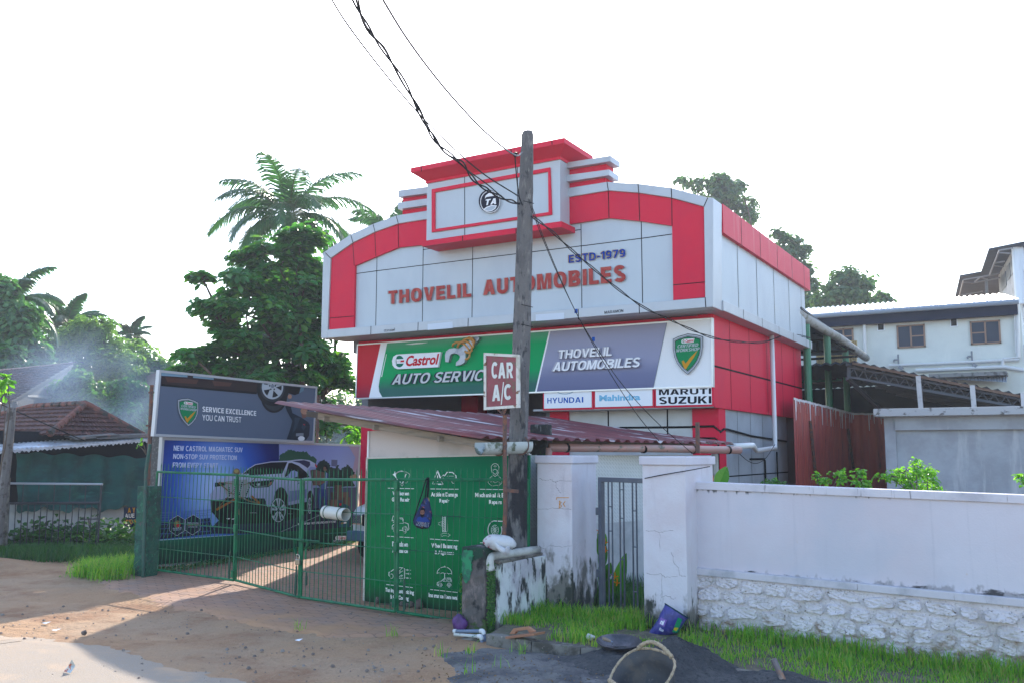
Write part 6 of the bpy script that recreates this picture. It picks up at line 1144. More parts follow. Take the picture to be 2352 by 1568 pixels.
# painted board, partly behind the pillar
PSB = XPL(-18.8); q = [z3(1118, 955), z3(1262, 948), z3(1262, 1150), z3(1112, 1146)]; b0 = PSB.hit(*q[3]); nb = thing('painted_board', 'dark blue hand painted board beside the left gate pillar', 'sign', b0)
m = MB(); m.prism([PSB.hit(*p) for p in q], (-.03, 0, 0)); m.build('panel', flat('slate_blue', (34, 44, 66), .6), nb)
m = MB(); my = flat('yellow_letter', (206, 140, 36)); mw_ = flat('cream_letter', (214, 206, 196))
for s, bl, br, tl in (('A Y', (1145, 1006), (1212, 1002), (1145, 962)), ('MNO-B', (1113, 1108), (1222, 1106), (1113, 1066))): text_px(m, s, PSB, z3(*bl), z3(*br), z3(*tl), .003, 0, .03)
m.build('lettering', my, nb); m = MB(); text_px(m, 'AUE', PSB, z3(1120, 1052), z3(1205, 1050), z3(1120, 1014), .003, 0, .03); m.build('lettering', mw_, nb)
# black gate and leaning poles
dG = 19.2; PGb = VPL(D(10, 1200, dG), D(240, 1200, dG-.3)); bg_ = thing('iron_gate', 'black bar gate with pale top rail before the tiled house', 'gate', PGb.hit(120, 1262)); m = MB()
m.tube([PGb.hit(*z3(40, 920)), PGb.hit(*z3(895, 918))], .03, 6); m.tube([PGb.hit(*z3(908, 760)), PGb.hit(*z3(868, 1400))], .022, 6); m.tube([PGb.hit(*z3(725, 1064)), PGb.hit(*z3(885, 1060))], .014, 6); m.bar(PGb.hit(*z3(795, 1070)), PGb.hit(*z3(806, 1140)), .05, .01); m.build('frame', mat('black_gate_paint', (.025, .025, .032), .6, layers=[dict(col=(.08, .05, .04), sc=9, lo=.6, hi=.7)]), bg_)
m = MB(); m.tube([PGb.hit(*z3(55, 742)), PGb.hit(*z3(920, 750))], .024, 6); m.build('top_rail', mat('grey_rail', (.30, .31, .34), .5), bg_)
m = MB()
for i in range(15): x = 70+i*57; m.tube([PGb.hit(*z3(x+14, 920)), PGb.hit(*z3(x-10-i*1, 1420))], .011, 5)
for i in range(6): x = 200+i*140; m.tube([PGb.hit(*z3(x+10, 748)), PGb.hit(*z3(x, 920))], .010, 5)
m.build('bars', MATS['black_gate_paint'], bg_)
m = MB(); PLP = VPL(D(0, 1200, 18.2), D(240, 1200, 18.2)); m.tube([PLP.hit(*z3(105, 62)), PLP.hit(*z3(80, 330)), PLP.hit(*z3(45, 640)), PLP.hit(*z3(10, 900)), PLP.hit(*z3(-30, 1290))], [.085, .095, .10, .10, .10], 9); tag(m.build('wooden_pole', mat('grey_driftwood', (.13, .12, .115), .9, layers=[dict(col=(.22, .21, .21), sc=(8, 8, 2), lo=.5, hi=.64), dict(col=(.06, .05, .045), sc=6, lo=.52, hi=.65)], bump=(18, .02))), 'leaning grey wooden pole at the far left edge', 'pole')
m = MB(); m.tube([PLP.hit(*z3(62, 690), -.25), PLP.hit(*z3(40, 900), -.25), PLP.hit(*z3(20, 1300), -.25)], [.07, .09, .1], 7); tag(m.build('stone_post', M_kerb), 'stubby dark post behind the leaning wooden pole', 'post')
m = MB(); m.tube(dense([D(-8, 923, 19), D(110, 975, 19), D(180, 1005, 19.2), D(197, 1012, 19.3)], 5), .012, 5); tag(m.build('overhead_cable', M_cab), 'pale wire sagging across the mossy tile roof', 'cable')
# big tiled house farther back
h2 = thing('tiled_house', 'larger dark tile roofed house behind, partly veiled by smoke', 'house', D(40, 1010, 31))
q0, q1, q2, q3 = D(-120, 860, 30.6), D(*zA(690, 1000), 31.2), D(*zA(95, 1358), 29), D(-120, 936, 29); m = MB(); tiled(m, q3, q2, q1, q0, 14, 40); m.build('roof', mat('dark_old_tile', (.085, .045, .05), .8, layers=[dict(col=(.05, .03, .04), sc=2, lo=.42, hi=.6), dict(col=(.13, .07, .07), sc=5, lo=.55, hi=.7)]), h2)
m = MB(); dnv = Vector((0, 0, -3.2)); a_, b_, c_ = D(-120, 940, 29.6), D(*zA(88, 1365), 29.6), D(*zA(640, 1040), 35); m.prism([a_, b_, b_+dnv, a_+dnv], (-.2, .4, 0)); m.add([b_, c_, c_+dnv*1.4, b_+dnv], [(0, 1, 2, 3)]); m.build('wall', mat('blue_grey_wall', (.16, .18, .21), .8), h2)
m = MB(); m.bar(b_+Vector((0, 0, .1)), c_+Vector((0, 0, .1)), .12, .18); m.build('bargeboard', flat('grey_board', (120, 124, 130)), h2)
pw = VPL(a_, b_); m = MB(); frame_px(m, pw, [zA(10, 1385), zA(100, 1375), zA(100, 1480), zA(10, 1490)], .05, .05, .03); m.build('window_frame', flat('pale_window_frame', (130, 140, 150)), h2)
m = MB(); p = D(*zA(240, 1305), 31); m.tube([p, D(*zA(455, 1316), 33)], .05, 6); m.tube([D(*zA(145, 1350), 30), D(*zA(138, 1560), 30)], .05, 6); m.build('pipe', MATS['white_pvc'], h2)
m = MB(); p = D(*zA(1395, 1090), 42); q = D(*zA(1160, 1110), 46); m.add([p, q, q+Vector((2, 6, 1.0)), p+Vector((2, 6, 1.0))], [(0, 1, 2, 3)]); r2 = D(*zA(1395, 1095), 42.2); m.prism([r2, r2+Vector((-3, 1.5, 0)), r2+Vector((-3, 1.5, -6)), r2+Vector((0, 0, -6))], (2, 5, 0)); tag(m.build('far_house', mat('far_house_plaster', (.20, .17, .17), .8)), 'small far house glimpsed between trees left of the grey hoarding', 'house')
# ================================================================ neighbours on the right
# red corrugated fence
fc = thing('corrugated_fence', 'faded red corrugated sheet fence with dripped white paint along its top', 'fence', (-4.9, 24, 0))
def ribbed(mb, p, q, zb_, zp, zq, pitch, amp, nrm_):
    p, q = Vector(p), Vector(q); L_ = (q-p).length; n_ = int(L_/pitch)*4; lo_, hi_ = [], []
    for i in range(n_+1):
        t = i/n_; h = (0, amp, amp, 0)[i % 4]; b = p.lerp(q, t)+Vector(nrm_)*h; lo_.append(Vector((b.x, b.y, zb_))); hi_.append(Vector((b.x, b.y, zp+(zq-zp)*t+random.uniform(-.01, .01))))
    mb.strip(lo_, hi_); return hi_
M_fence = mat('faded_red_sheet', (.40, .075, .055), .5, layers=[dict(col=(.32, .055, .05), sc=(3, 3, .6), lo=.42, hi=.62), dict(col=(.30, .09, .07), sc=(9, 9, .5), lo=.55, hi=.72), dict(col=(.10, .03, .03), sc=(5, 5, 1), lo=.6, hi=.7)])
m = MB(); tops = ribbed(m, (-4.9, 20.45, 0), (-4.9, 27.2, 0), 0, 3.40, 3.32, .17, .035, (1, 0, 0)); tops2 = ribbed(m, (-4.9, 27.2, 0), (-2.2, 28.6, 0), 0, 3.32, 3.25, .40, .06, (.3, -1, 0)); m.build('sheeting', M_fence, fc)
m = MB()
for tp0, nv in ((tops, Vector((.02, 0, 0))), (tops2, Vector((.0, -.03, 0)))):
    for a_, b_ in zip(tp0, tp0[1:]):
        m.add([a_+nv, b_+nv, b_+nv-Vector((0, 0, .05)), a_+nv-Vector((0, 0, .05))], [(0, 1, 2, 3)])
        if random.random() < .42: w_ = .03; ln = random.choice([.1, .18, .3, .5]); c = a_.lerp(b_, random.random())+nv*1.1; d_ = (b_-a_).normalized()*w_ if (b_-a_).length > .001 else Vector((0, w_, 0)); m.add([c-d_/2, c+d_/2, c+d_*.2-Vector((0, 0, ln)), c-d_*.2-Vector((0, 0, ln))], [(0, 1, 2, 3)])
m.build('paint_drips', mat('dripped_white', (.62, .58, .60), .6), fc)
for u, v0, v1 in ((518, 605, 1065), (842, 675, 1010)):
    X_ = XPL(-4.82); m = MB(); m.tube([X_.hit(*z33(u, v0)), X_.hit(*z33(u+45, v1))], .04, 6); m.build('fence_post', M_rust, fc)
# grey flat roofed outbuilding
YG = 19.0; PG_ = YPL(YG); ob_ = thing('outbuilding', 'low grey concrete outbuilding with a flat projecting roof slab', 'building', (-1, 20, 0))
M_cem = mat('grey_cement', (.33, .36, .41), .85, layers=[dict(col=(.27, .29, .33), sc=1.2, lo=.42, hi=.62), dict(col=(.42, .44, .48), sc=(4, 4, .6), lo=.56, hi=.74), dict(col=(.22, .23, .26), sc=(1.1, 1.1, 2), lo=.55, hi=.62, z=(.9, 1.7), zamp=.1)], bump=(5, .01))
x0 = PG_.hit(*z33(1178, 800)).x; zc0 = YPL(18.8).hit(*z33(1700, 515)).z; m = MB(); m.box((x0, YG, -.2), (3.5, 24, zc0-.3)); m.build('wall', M_cem, ob_)
xs0 = YPL(18.62).hit(*z33(1058, 545)).x; m = MB(); m.box((xs0, 18.62, zc0-.10), (3.6, 24.2, zc0+.05)); m.build('roof_slab', mat('stained_cement', (.38, .40, .43), .85, layers=[dict(col=(.10, .10, .10), sc=(6, 6, 9), lo=.56, hi=.66)], bump=(9, .01)), ob_, bevel=.01)
m = MB(); xb0 = YPL(18.85).hit(*z33(1240, 600)).x; m.box((xb0, 18.88, zc0-.36), (3.5, 19.0, zc0-.10)); m.box((x0-.03, 18.93, -.2), (xb0, 19.0, zc0-.10)); m.build('beam', M_cem, ob_)
# dark truss shed behind it
YT = 22.8; PT_ = YPL(YT); ts = thing('truss_shed', 'dark open shed with corrugated roof on steel trusses behind the outbuilding', 'shed', (-2.5, 28, 0))
def corr_roof(pts, Y0, Y1, pitch, amp, th=.05):
    m = MB()
    for (xa, za), (xb, zb_) in zip(pts, pts[1:]):
        L_ = math.hypot(xb-xa, zb_-za); n_ = max(4, int(L_/pitch)*4); nx_, nz_ = -(zb_-za)/L_, (xb-xa)/L_
        f0 = [Vector((xa+(xb-xa)*i/n_+nx_*amp*math.sin(i*math.pi/2), Y0, za+(zb_-za)*i/n_+nz_*amp*math.sin(i*math.pi/2))) for i in range(n_+1)]
        m.strip(f0, [Vector((p.x, Y1, p.z)) for p in f0]); m.strip([p-Vector((0, 0, th)) for p in f0], f0)
    return m
rp0 = [PT_.hit(*p) for p in ((1830, 839), (1958, 829), (2362, 908))]; rp0.append(rp0[-1]+(rp0[-1]-rp0[1])*.6); rp0[0] = rp0[1]+Vector((-5.2, 0, -.12))
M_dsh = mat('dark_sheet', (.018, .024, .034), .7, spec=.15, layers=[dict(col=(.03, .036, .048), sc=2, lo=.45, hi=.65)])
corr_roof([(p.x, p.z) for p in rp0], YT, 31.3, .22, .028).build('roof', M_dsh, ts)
m = MB(); m.prism([rp0[1]+Vector((0, -.03, -.02)), rp0[2]+Vector((0, -.03, -.02)), rp0[2]+Vector((0, -.03, -.08)), rp0[1]+Vector((0, -.03, -.08))], (0, .03, 0)); m.build('verge_strip', mat('rusty_edge', (.13, .075, .05), .8), ts)
m = MB(); m.prism([(-8.5, 31.2, 0), (3, 31.2, 0), (3, 31.2, 2.4)]+[(p.x, 31.2, p.z-.03) for p in reversed(rp0[:3])]+[(-8.5, 31.2, rp0[0].z-.03)], (0, .08, 0)); m.box((2.5, YT+1, 0), (2.7, 31, 2.6)); m.build('wall', flat('shed_shade_black', (14, 18, 26), .9), ts)  # black wall colour stands in for the deep shade inside the shed
M_stl = mat('grey_steel', (.075, .09, .115), .6); PT2_ = YPL(YT+.25); m = MB()
u0, u1, l0, l1 = [PT2_.hit(*z33(*p)) for p in ((850, 145), (2352, 425), (840, 225), (2352, 492))]
m.bar(u0, u1, .05, .045); m.bar(l0, l1, .06, .055); m.bar(PT2_.hit(*z33(835, 240)), YPL(YT+3.5).hit(*z33(1130, 515)), .08, .08); m.bar(PT2_.hit(*z33(852, 140)), PT2_.hit(*z33(850, 225)), .08, .08)
for i in range(16): a_, b_, c_ = l0.lerp(l1, i/16), u0.lerp(u1, (i+.5)/16), l0.lerp(l1, (i+1)/16); m.bar(a_, b_, .02, .02); m.bar(b_, c_, .02, .02)
m.build('truss', M_stl, ts)
m = MB()
for k in range(4):
    o_ = Vector((0, 2.0+k*2.0, 0)); m.bar(u0+o_, u1+o_, .07, .07); m.bar(l0+o_, l1+o_, .06, .06)
for t in [i/9 for i in range(10)]: p = Vector((u0.x, 0, u0.z+.05)).lerp(Vector((u1.x, 0, u1.z+.05)), t); m.bar((p.x, YT, p.z), (p.x, 31, p.z), .05, .06)
m.build('purlins', mat('dark_steel', (.035, .042, .055), .7), ts)
for p, q in (((1443, 220), (1470, 520)), ((1908, 300), (1925, 500)), ((2344, 365), (2352, 490))): m = MB(); P3_ = YPL(YT-.1); m.bar(P3_.hit(*z33(*p)), P3_.hit(*z33(*q)), .10, .10); m.build('post', mat('pale_steel_post', (.46, .46, .47), .5, layers=[dict(col=(.3, .3, .3), sc=6, lo=.5, hi=.7)]), ts)
# green columned canopy behind the workshop
cn_ = thing('canopy', 'workshop side canopy on green columns with a fat grey gutter', 'canopy', (-5.3, 25, 0)); M_col = mat('green_column_paint', (.01, .14, .07), .4)
for u, X_ in ((492, -5.0), (668, -5.0), (822, -5.0)):
    X0 = XPL(X_); t0 = X0.hit(*z33(u-4, 2)); b0 = X0.hit(*z33(u+18, 560)); m = MB(); m.tube([Vector((b0.x, b0.y, 0)), Vector((t0.x, (t0.y+b0.y)/2, 5.3))], .09, 10); m.build('column', M_col, cn_)
XG = XPL(-4.85); g0, g1 = XG.hit(*z32(440, 695)), XG.hit(*z32(910, 1040)); m = MB(); m.tube([g0+Vector((-.25, -.2, .05)), g0.lerp(g1, .5), g1], .115, 12); m.build('gutter', mat('grey_lichen_gutter', (.36, .36, .35), .7, layers=[dict(col=(.22, .22, .18), sc=5, lo=.48, hi=.62)]), cn_, smooth=True)
m = MB(); up_ = Vector((-3.2, 0, .08)); m.prism([g0+Vector((-.1, 0, .12)), g1+Vector((-.1, 0, .12)), g1+Vector((-.1, 0, .12))+up_, g0+Vector((-.1, 0, .12))+up_], (0, 0, .05)); m.build('canopy_roof', mat('dim_sheet', (.05, .06, .075), .6, bump=(20, .01)), cn_)
m = MB(); Pk = YPL(25.5)
for a_, b_ in (((400, 995), (762, 985)), ((400, 1052), (845, 1026)), ((410, 910), (640, 905)), ((530, 905), (530, 990)), ((620, 905), (720, 985)), ((460, 830), (820, 985))): m.bar(Pk.hit(*z32(*a_)), Pk.hit(*z32(*b_)), .06, .06)
m.build('tie_bars', M_black, cn_)
m = MB(); Po = YPL(30.6); a_, b_, c_, d_ = [Po.hit(*z32(*p)) for p in ((515, 905), (840, 905), (840, 1085), (520, 1090))]; n_ = 72
lo_ = [d_.lerp(c_, i/n_)+Vector((0, .04*math.sin(i*math.pi/2), 0)) for i in range(n_+1)]; hi_ = [a_.lerp(b_, i/n_)+Vector((0, .04*math.sin(i*math.pi/2), 0)) for i in range(n_+1)]; m.strip(lo_, hi_); tag(m.build('sheet_screen', mat('ochre_sheet', (.46, .34, .16), .6, layers=[dict(col=(.34, .24, .13), sc=(3, 3, .6), lo=.45, hi=.65)])), 'ochre corrugated sheet screen seen between the green columns', 'screen')
Pq = YPL(27.5); q = [z33(330, 148), z33(797, 123), z33(799, 274), z33(330, 296)]; b0 = Pq.hit(*q[3]); gb2 = thing('hanging_board', 'green oil advertisement board hanging behind the green columns', 'sign', b0)
m = MB(); m.prism([Pq.hit(*p) for p in q], (0, .06, 0)); m.build('panel', flat('board_dark_green', (0, 84, 62)), gb2); m = MB(); frame_px(m, Pq, q, .04, .08, .02); m.build('frame', M_chrome, gb2)
a = Art(Pq, z33); a.o = .004; a.text(I_white, 'TECHNOLOGY FOR', (396, 210), (577, 202), (398, 189), .02); a.fill(I_white, [(380, 222), (580, 214), (580, 232), (380, 240)]); a.text(I_black, 'NON-STOP PROTECTION', (386, 237), (576, 229), (386, 222), .02); a.fill(I_black, [(690, 160), (735, 145), (748, 175), (742, 250), (692, 254)]); a.fill(flat('print_teal', (20, 74, 92)), [(700, 150), (745, 142), (748, 180), (730, 175), (725, 160), (705, 170)]); oil_logo(a, 696, 196, 738, 182)
for k, cc in enumerate((I_navy, I_white, I_gold, I_red)): a.fill(cc, [(632, 184+k*19), (650, 183+k*19), (650, 195+k*19), (632, 196+k*19)])
a.build('print', gb2)
# cream two storey building
YC = 32.0; PCm = YPL(YC); cbd = thing('cream_building', 'pale cream two storey building with brown framed windows and bright metal roof', 'building', (-4, 34, 0))
wt0, wt1 = PCm.hit(*z32(445, 735)), PCm.hit(*z32(2090, 640)); zt = (wt0.z+wt1.z)/2
M_crm = mat('pale_cream_plaster', (.66, .69, .65), .85, layers=[dict(col=(.60, .63, .60), sc=.7, lo=.42, hi=.62), dict(col=(.72, .74, .70), sc=(2.5, 2.5, .5), lo=.58, hi=.74)])
m = MB(); m.box((-10.5, YC, 0), (wt1.x+.1, YC+6, zt)); m.build('wall', M_crm, cbd)
m = MB(); m.box((wt1.x+.1, YC+.5, 0), (6, YC+6, zt-1.2)); m.build('annex_wall', mat('white_annex', (.52, .54, .58), .85), cbd)
def window(q, divs, parent, pl):
    P = [pl.hit(*z32(*p)) for p in q]; x0, x1 = P[0].x, P[1].x; z1_, z0_ = (P[0].z+P[1].z)/2, (P[2].z+P[3].z)/2; y = pl.p.y
    m = MB(); fw = .05
    for b in ((x0, x1, z1_-fw, z1_), (x0, x1, z0_, z0_+fw), (x0, x0+fw, z0_, z1_), (x1-fw, x1, z0_, z1_), ((x0+x1)/2-fw/2, (x0+x1)/2+fw/2, z0_, z1_)): m.box((b[0], y-.05, b[2]), (b[1], y+.02, b[3]))
    h = (z0_+z1_)/2; xa, xb = (((x0+x1)/2, x1) if divs else (x0, (x0+x1)/2)); m.box((xa, y-.03, h-.02), (xb, y+.0, h+.02))
    w_ = m.build('window', mat('brown_window_frame', (.27, .16, .11), .5), parent); m = MB(); m.box((x0+.03, y-.012, z0_+.03), (x1-.03, y-.004, z1_-.03)); m.build('pane', mat('dark_glass', (.03, .045, .075), .35, spec=.15), w_)
window([(655, 815), (810, 808), (812, 930), (655, 940)], 1, cbd, PCm); window([(1148, 790), (1370, 777), (1380, 955), (1158, 967)], 1, cbd, PCm); window([(1722, 757), (1960, 744), (1970, 927), (1735, 940)], 0, cbd, PCm)
for q in ((1003, 772, 1050, 823), (1575, 740, 1622, 791)):
    a_, b_ = PCm.hit(*z32(q[0], q[1])), PCm.hit(*z32(q[2], q[3])); m = MB(); m.box((a_.x, YC-.01, b_.z), (b_.x, YC+.02, a_.z)); v_ = m.build('vent', M_black, cbd)
    m = MB()
    for z0_, z1_, xa, xb in ((a_.z, a_.z+.03, a_.x-.03, b_.x+.03), (b_.z-.03, b_.z, a_.x-.03, b_.x+.03), (b_.z, a_.z, a_.x-.03, a_.x), (b_.z, a_.z, b_.x, b_.x+.03)): m.box((xa, YC-.03, z0_), (xb, YC+.02, z1_))
    m.build('vent_frame', M_white, v_)
P5 = YPL(31.55); e0, e1 = P5.hit(*z32(430, 686)), P5.hit(*z32(2108, 596)); ez = (e0.z+e1.z)/2; r0, r1 = YPL(34.2).hit(*z32(430, 648)), YPL(34.2).hit(*z32(1985, 550)); rz = (r0.z+r1.z)/2; n_ = 54*4
m = MB(); xe0, xe1, xr1 = -10.5, e1.x, r1.x
lo_ = [Vector((xe0+(xe1-xe0)*i/n_, 31.55, ez+.035*math.sin(i*math.pi/2))) for i in range(n_+1)]; hi_ = [Vector((xe0+(xr1-xe0)*i/n_, 34.2, rz+.035*math.sin(i*math.pi/2))) for i in range(n_+1)]
m.strip(lo_, hi_); m.build('roof', mat('bright_zinc', (.72, .73, .74), .35, .3, layers=[dict(col=(.40, .40, .40), sc=(4, 4, 4), lo=.58, hi=.7, amt=.6)]), cbd)
m = MB(); m.tube([(xe0, 31.45, ez-.10), (xe1, 31.45, ez-.10)], .085, 8); m.build('gutter', mat('blue_grey_gutter', (.26, .31, .38), .4), cbd); m = MB(); m.box((xe0, 31.7, ez-.46), (xe1-.05, 31.95, ez-.12)); m.build('fascia', flat('navy_fascia', (24, 36, 62), .6), cbd)
P6 = YPL(31.85)
for pts, r in (([(890, 680), (893, 715), (907, 1090)], .055), ([(1090, 1100), (2110, 1052)], .045), ([(1300, 1137), (1990, 1108), (2148, 1135)], .06), ([(2097, 612), (2105, 1035), (1985, 1050), (1982, 1100)], .06), ([(2045, 700), (2075, 702), (2085, 1000)], .025), ([(2030, 690), (2095, 690), (2098, 900)], .025)): m = MB(); m.tube([P6.hit(*z32(*p)) for p in pts], r, 8); m.build('drainpipe', MATS['white_pvc'], cbd)
for dx in (0, 577):
    m = MB()
    for a_, b_ in (((1160, 1012), (1165, 1090)), ((1128, 1055), (1165, 1052)), ((1128, 1055), (1130, 1072))): m.tube([P6.hit(*z32(a_[0]+dx, a_[1]-dx*.045)), P6.hit(*z32(b_[0]+dx, b_[1]-dx*.045))], .03, 6)
    m.bar(P6.hit(*z32(1168+dx, 1108-dx*.038)), P6.hit(*z32(1200+dx, 1128-dx*.038)), .12, .1); m.build('wall_lamp', mat('grey_lamp', (.20, .22, .25), .5), cbd)
m = MB(); P7 = YPL(31.2); a_, b_, c_, d_ = [P7.hit(*z32(*p)) for p in ((1560, 1178), (2012, 1158), (2012, 1228), (1600, 1205))]; n_ = 80
m.strip([d_.lerp(c_, i/n_)+Vector((0, .03*math.sin(i*1.57), 0)) for i in range(n_+1)], [a_.lerp(b_, i/n_)+Vector((0, .5+.03*math.sin(i*1.57), 0)) for i in range(n_+1)]); m.build('small_awning', mat('dull_zinc', (.30, .33, .38), .5, .3), cbd)
m = MB(); a_, b_ = P7.hit(*z32(1400, 1165)), P7.hit(*z32(2012, 1140)); m.hexa([a_-Vector((0, 0, .12)), b_-Vector((0, 0, .12)), b_+Vector((0, .8, -.12)), a_+Vector((0, .8, -.12))], [a_, b_, b_+Vector((0, .8, 0)), a_+Vector((0, .8, 0))]); m.build('concrete_shade', mat('stained_slab', (.22, .22, .22), .9, layers=[dict(col=(.08, .08, .08), sc=6, lo=.5, hi=.62)]), cbd)
# tall steel roofed building at the right edge
tb = thing('tall_building', 'tall building with a stepped steel roof overhang at the right edge', 'building', G(2330, 700, 9)); ZR = 10.2
pts = [G(*zr(*p), ZR) for p in ((548, 815), (880, 755), (1000, 400), (1560, 288), (1700, 500), (1480, 1180), (475, 1130))]; m = MB(); m.prism(pts, (0, 0, .08)); m.build('roof', mat('ribbed_roof_underside', (.035, .045, .065), .7, spec=.1, layers=[dict(col=(.025, .032, .045), sc=(1, 14, 1), lo=.45, hi=.6)]), tb)
n0, n1 = G(*zr(1388, 372), ZR), G(*zr(1150, 790), ZR); n2 = n0+Vector((6, 1.5, 0)); m = MB()
M_tbw = mat('tall_building_wall', (.40, .42, .43), .85, layers=[dict(col=(.10, .10, .11), sc=(3, 3, 1), lo=.54, hi=.66), dict(col=(.5, .5, .5), sc=2, lo=.55, hi=.7)])
dz = Vector((0, 0, -10.2)); m.add([n0, n1, n1+dz, n0+dz], [(0, 1, 2, 3)]); m.add([n0, n2, n2+dz, n0+dz], [(3, 2, 1, 0)]); m.build('wall', M_tbw, tb)
m = MB(); pw = VPL(n0, n1); vv = []
for p, q, r_, s_ in (((1330, 580), (1385, 500), (1392, 740), (1345, 800)), ((1275, 655), (1322, 595), (1335, 810), (1290, 880)), ((1182, 830), (1258, 730), (1275, 950), (1200, 1040))): m.prism([pw.hit(*zr(*x), .03) for x in (p, q, r_, s_)], -pw.n*.02)
m.build('louvred_window', mat('dim_glass', (.06, .08, .10), .3), tb)
m = MB(); P8 = VPL(n0, n2)
for p, q, r in (((1422, 348), (1492, 1240), .16), ((1464, 360), (1530, 1200), .12), ((1494, 335), (1548, 720), .09)): m = MB(); m.tube([P8.hit(*zr(*p), .15), P8.hit(*zr(*q), .15)], r, 10); m.build('pipe', mat('blue_white_pvc', (.48, .54, .62), .4), tb)
m = MB()
for p, q in (((605, 860), (1170, 765)), ((605, 900), (750, 912)), ((750, 912), (1170, 830)), ((1165, 400), (1010, 790)), ((600, 870), (540, 1110)), ((1170, 400), (1380, 362)), ((1165, 435), (1340, 452)), ((1075, 640), (1230, 655)), ((1080, 600), (1250, 575)), ((780, 890), (870, 820)), ((870, 820), (980, 855)), ((540, 1112), (900, 1040))): m.bar(G(*zr(*p), ZR-.25), G(*zr(*q), ZR-.25), .05, .05)
m.bar(G(*zr(960, 880), ZR-.3), G(*zr(960, 880), ZR-.3)-Vector((0, 0, 4)), .12, .12); m.build('roof_truss', mat('pale_grey_steel', (.14, .15, .17), .6), tb)
# ================================================================ vegetation
M_bark = mat('brown_bark', (.085, .06, .045), .95, layers=[dict(col=(.15, .12, .10), sc=(6, 6, 2), lo=.5, hi=.66)], bump=(14, .03)); M_palmbark = mat('palm_bark', (.14, .125, .11), .95, layers=[dict(col=(.07, .06, .05), sc=(2, 2, 14), lo=.48, hi=.62)])
LM_alm = leafmat('almond_leaf', [(0.019, 0.095, 0.035), (0.027, 0.128, 0.038), (0.046, 0.189, 0.046), (0.032, 0.135, 0.041), (0.095, 0.243, 0.038)], .42, .28)
LM_dark = leafmat('dark_leaf', [(0.021, 0.087, 0.039), (0.033, 0.120, 0.048), (0.048, 0.165, 0.051), (0.068, 0.203, 0.060)], .35, .4)
LM_mid = leafmat('mid_leaf', [(0.031, 0.105, 0.031), (0.049, 0.154, 0.039), (0.070, 0.196, 0.049), (0.105, 0.238, 0.056)], .42, .4)
LM_lite = leafmat('feathery_leaf', [(0.047, 0.128, 0.041), (0.074, 0.176, 0.054), (0.101, 0.216, 0.068), (0.135, 0.257, 0.074)], .45, .5)
LM_palm = leafmat('palm_leaflet', [(0.016, 0.072, 0.036), (0.023, 0.094, 0.039), (0.036, 0.124, 0.044)], .32, .35)
LM_haze = leafmat('hazed_leaf', [(0.033, 0.093, 0.053), (0.048, 0.120, 0.063), (0.068, 0.150, 0.068), (0.090, 0.180, 0.075)], .38, .5)  # paler, bluer leaf colours carry the haze over the far trees
LM_fresh = leafmat('fresh_leaf', [(0.060, 0.192, 0.024), (0.084, 0.264, 0.030), (0.132, 0.336, 0.036), (0.180, 0.384, 0.048)], .5, .3)
LM_grass = leafmat('grass_blade', [(.06, .18, .018), (.095, .27, .026), (.135, .33, .034), (.19, .37, .045), (.30, .30, .12)], .45, .5)
LM_weed = leafmat('weed_leaf', [(0.019, 0.078, 0.023), (0.033, 0.117, 0.029), (0.052, 0.156, 0.039)], .35, .5)
def leaves_at(P, Nrm, L, W, rng, droop=.25):
    "obovate leaves folded on the midrib: two quads each"
    n = len(P); P = np.asarray(P); Nn = np.asarray(Nrm)+rng.normal(0, .35, (n, 3)); Nn /= np.linalg.norm(Nn, axis=1)[:, None]+1e-9
    t = rng.normal(0, 1, (n, 3)); d = t-Nn*(t*Nn).sum(1)[:, None]; d /= np.linalg.norm(d, axis=1)[:, None]+1e-9
    return leaves_dir(P, d, Nn, L, W, rng, droop)
def leaves_dir(P, d, Nn, L, W, rng, droop=.25):
    n = len(P); s = np.cross(d, Nn); L = (L*rng.uniform(.65, 1.25, n))[:, None]; W = (W*rng.uniform(.7, 1.2, n))[:, None]
    up = Nn*(W*.22)
    b = P; r1 = P+d*L*.35+s*W*.33+up; r2 = P+d*L*.75+s*W*.5+up-Nn*L*droop*.4; tp = P+d*L-Nn*L*droop; l2 = P+d*L*.75-s*W*.5+up-Nn*L*droop*.4; l1 = P+d*L*.35-s*W*.33+up
    V = np.stack([b, r1, r2, tp, l2, l1], 1).reshape(-1, 3); k = np.arange(n)[:, None]*6
    F = np.concatenate([k+np.array([[0, 1, 2, 3]]), k+np.array([[0, 3, 4, 5]])], 0); return V, F
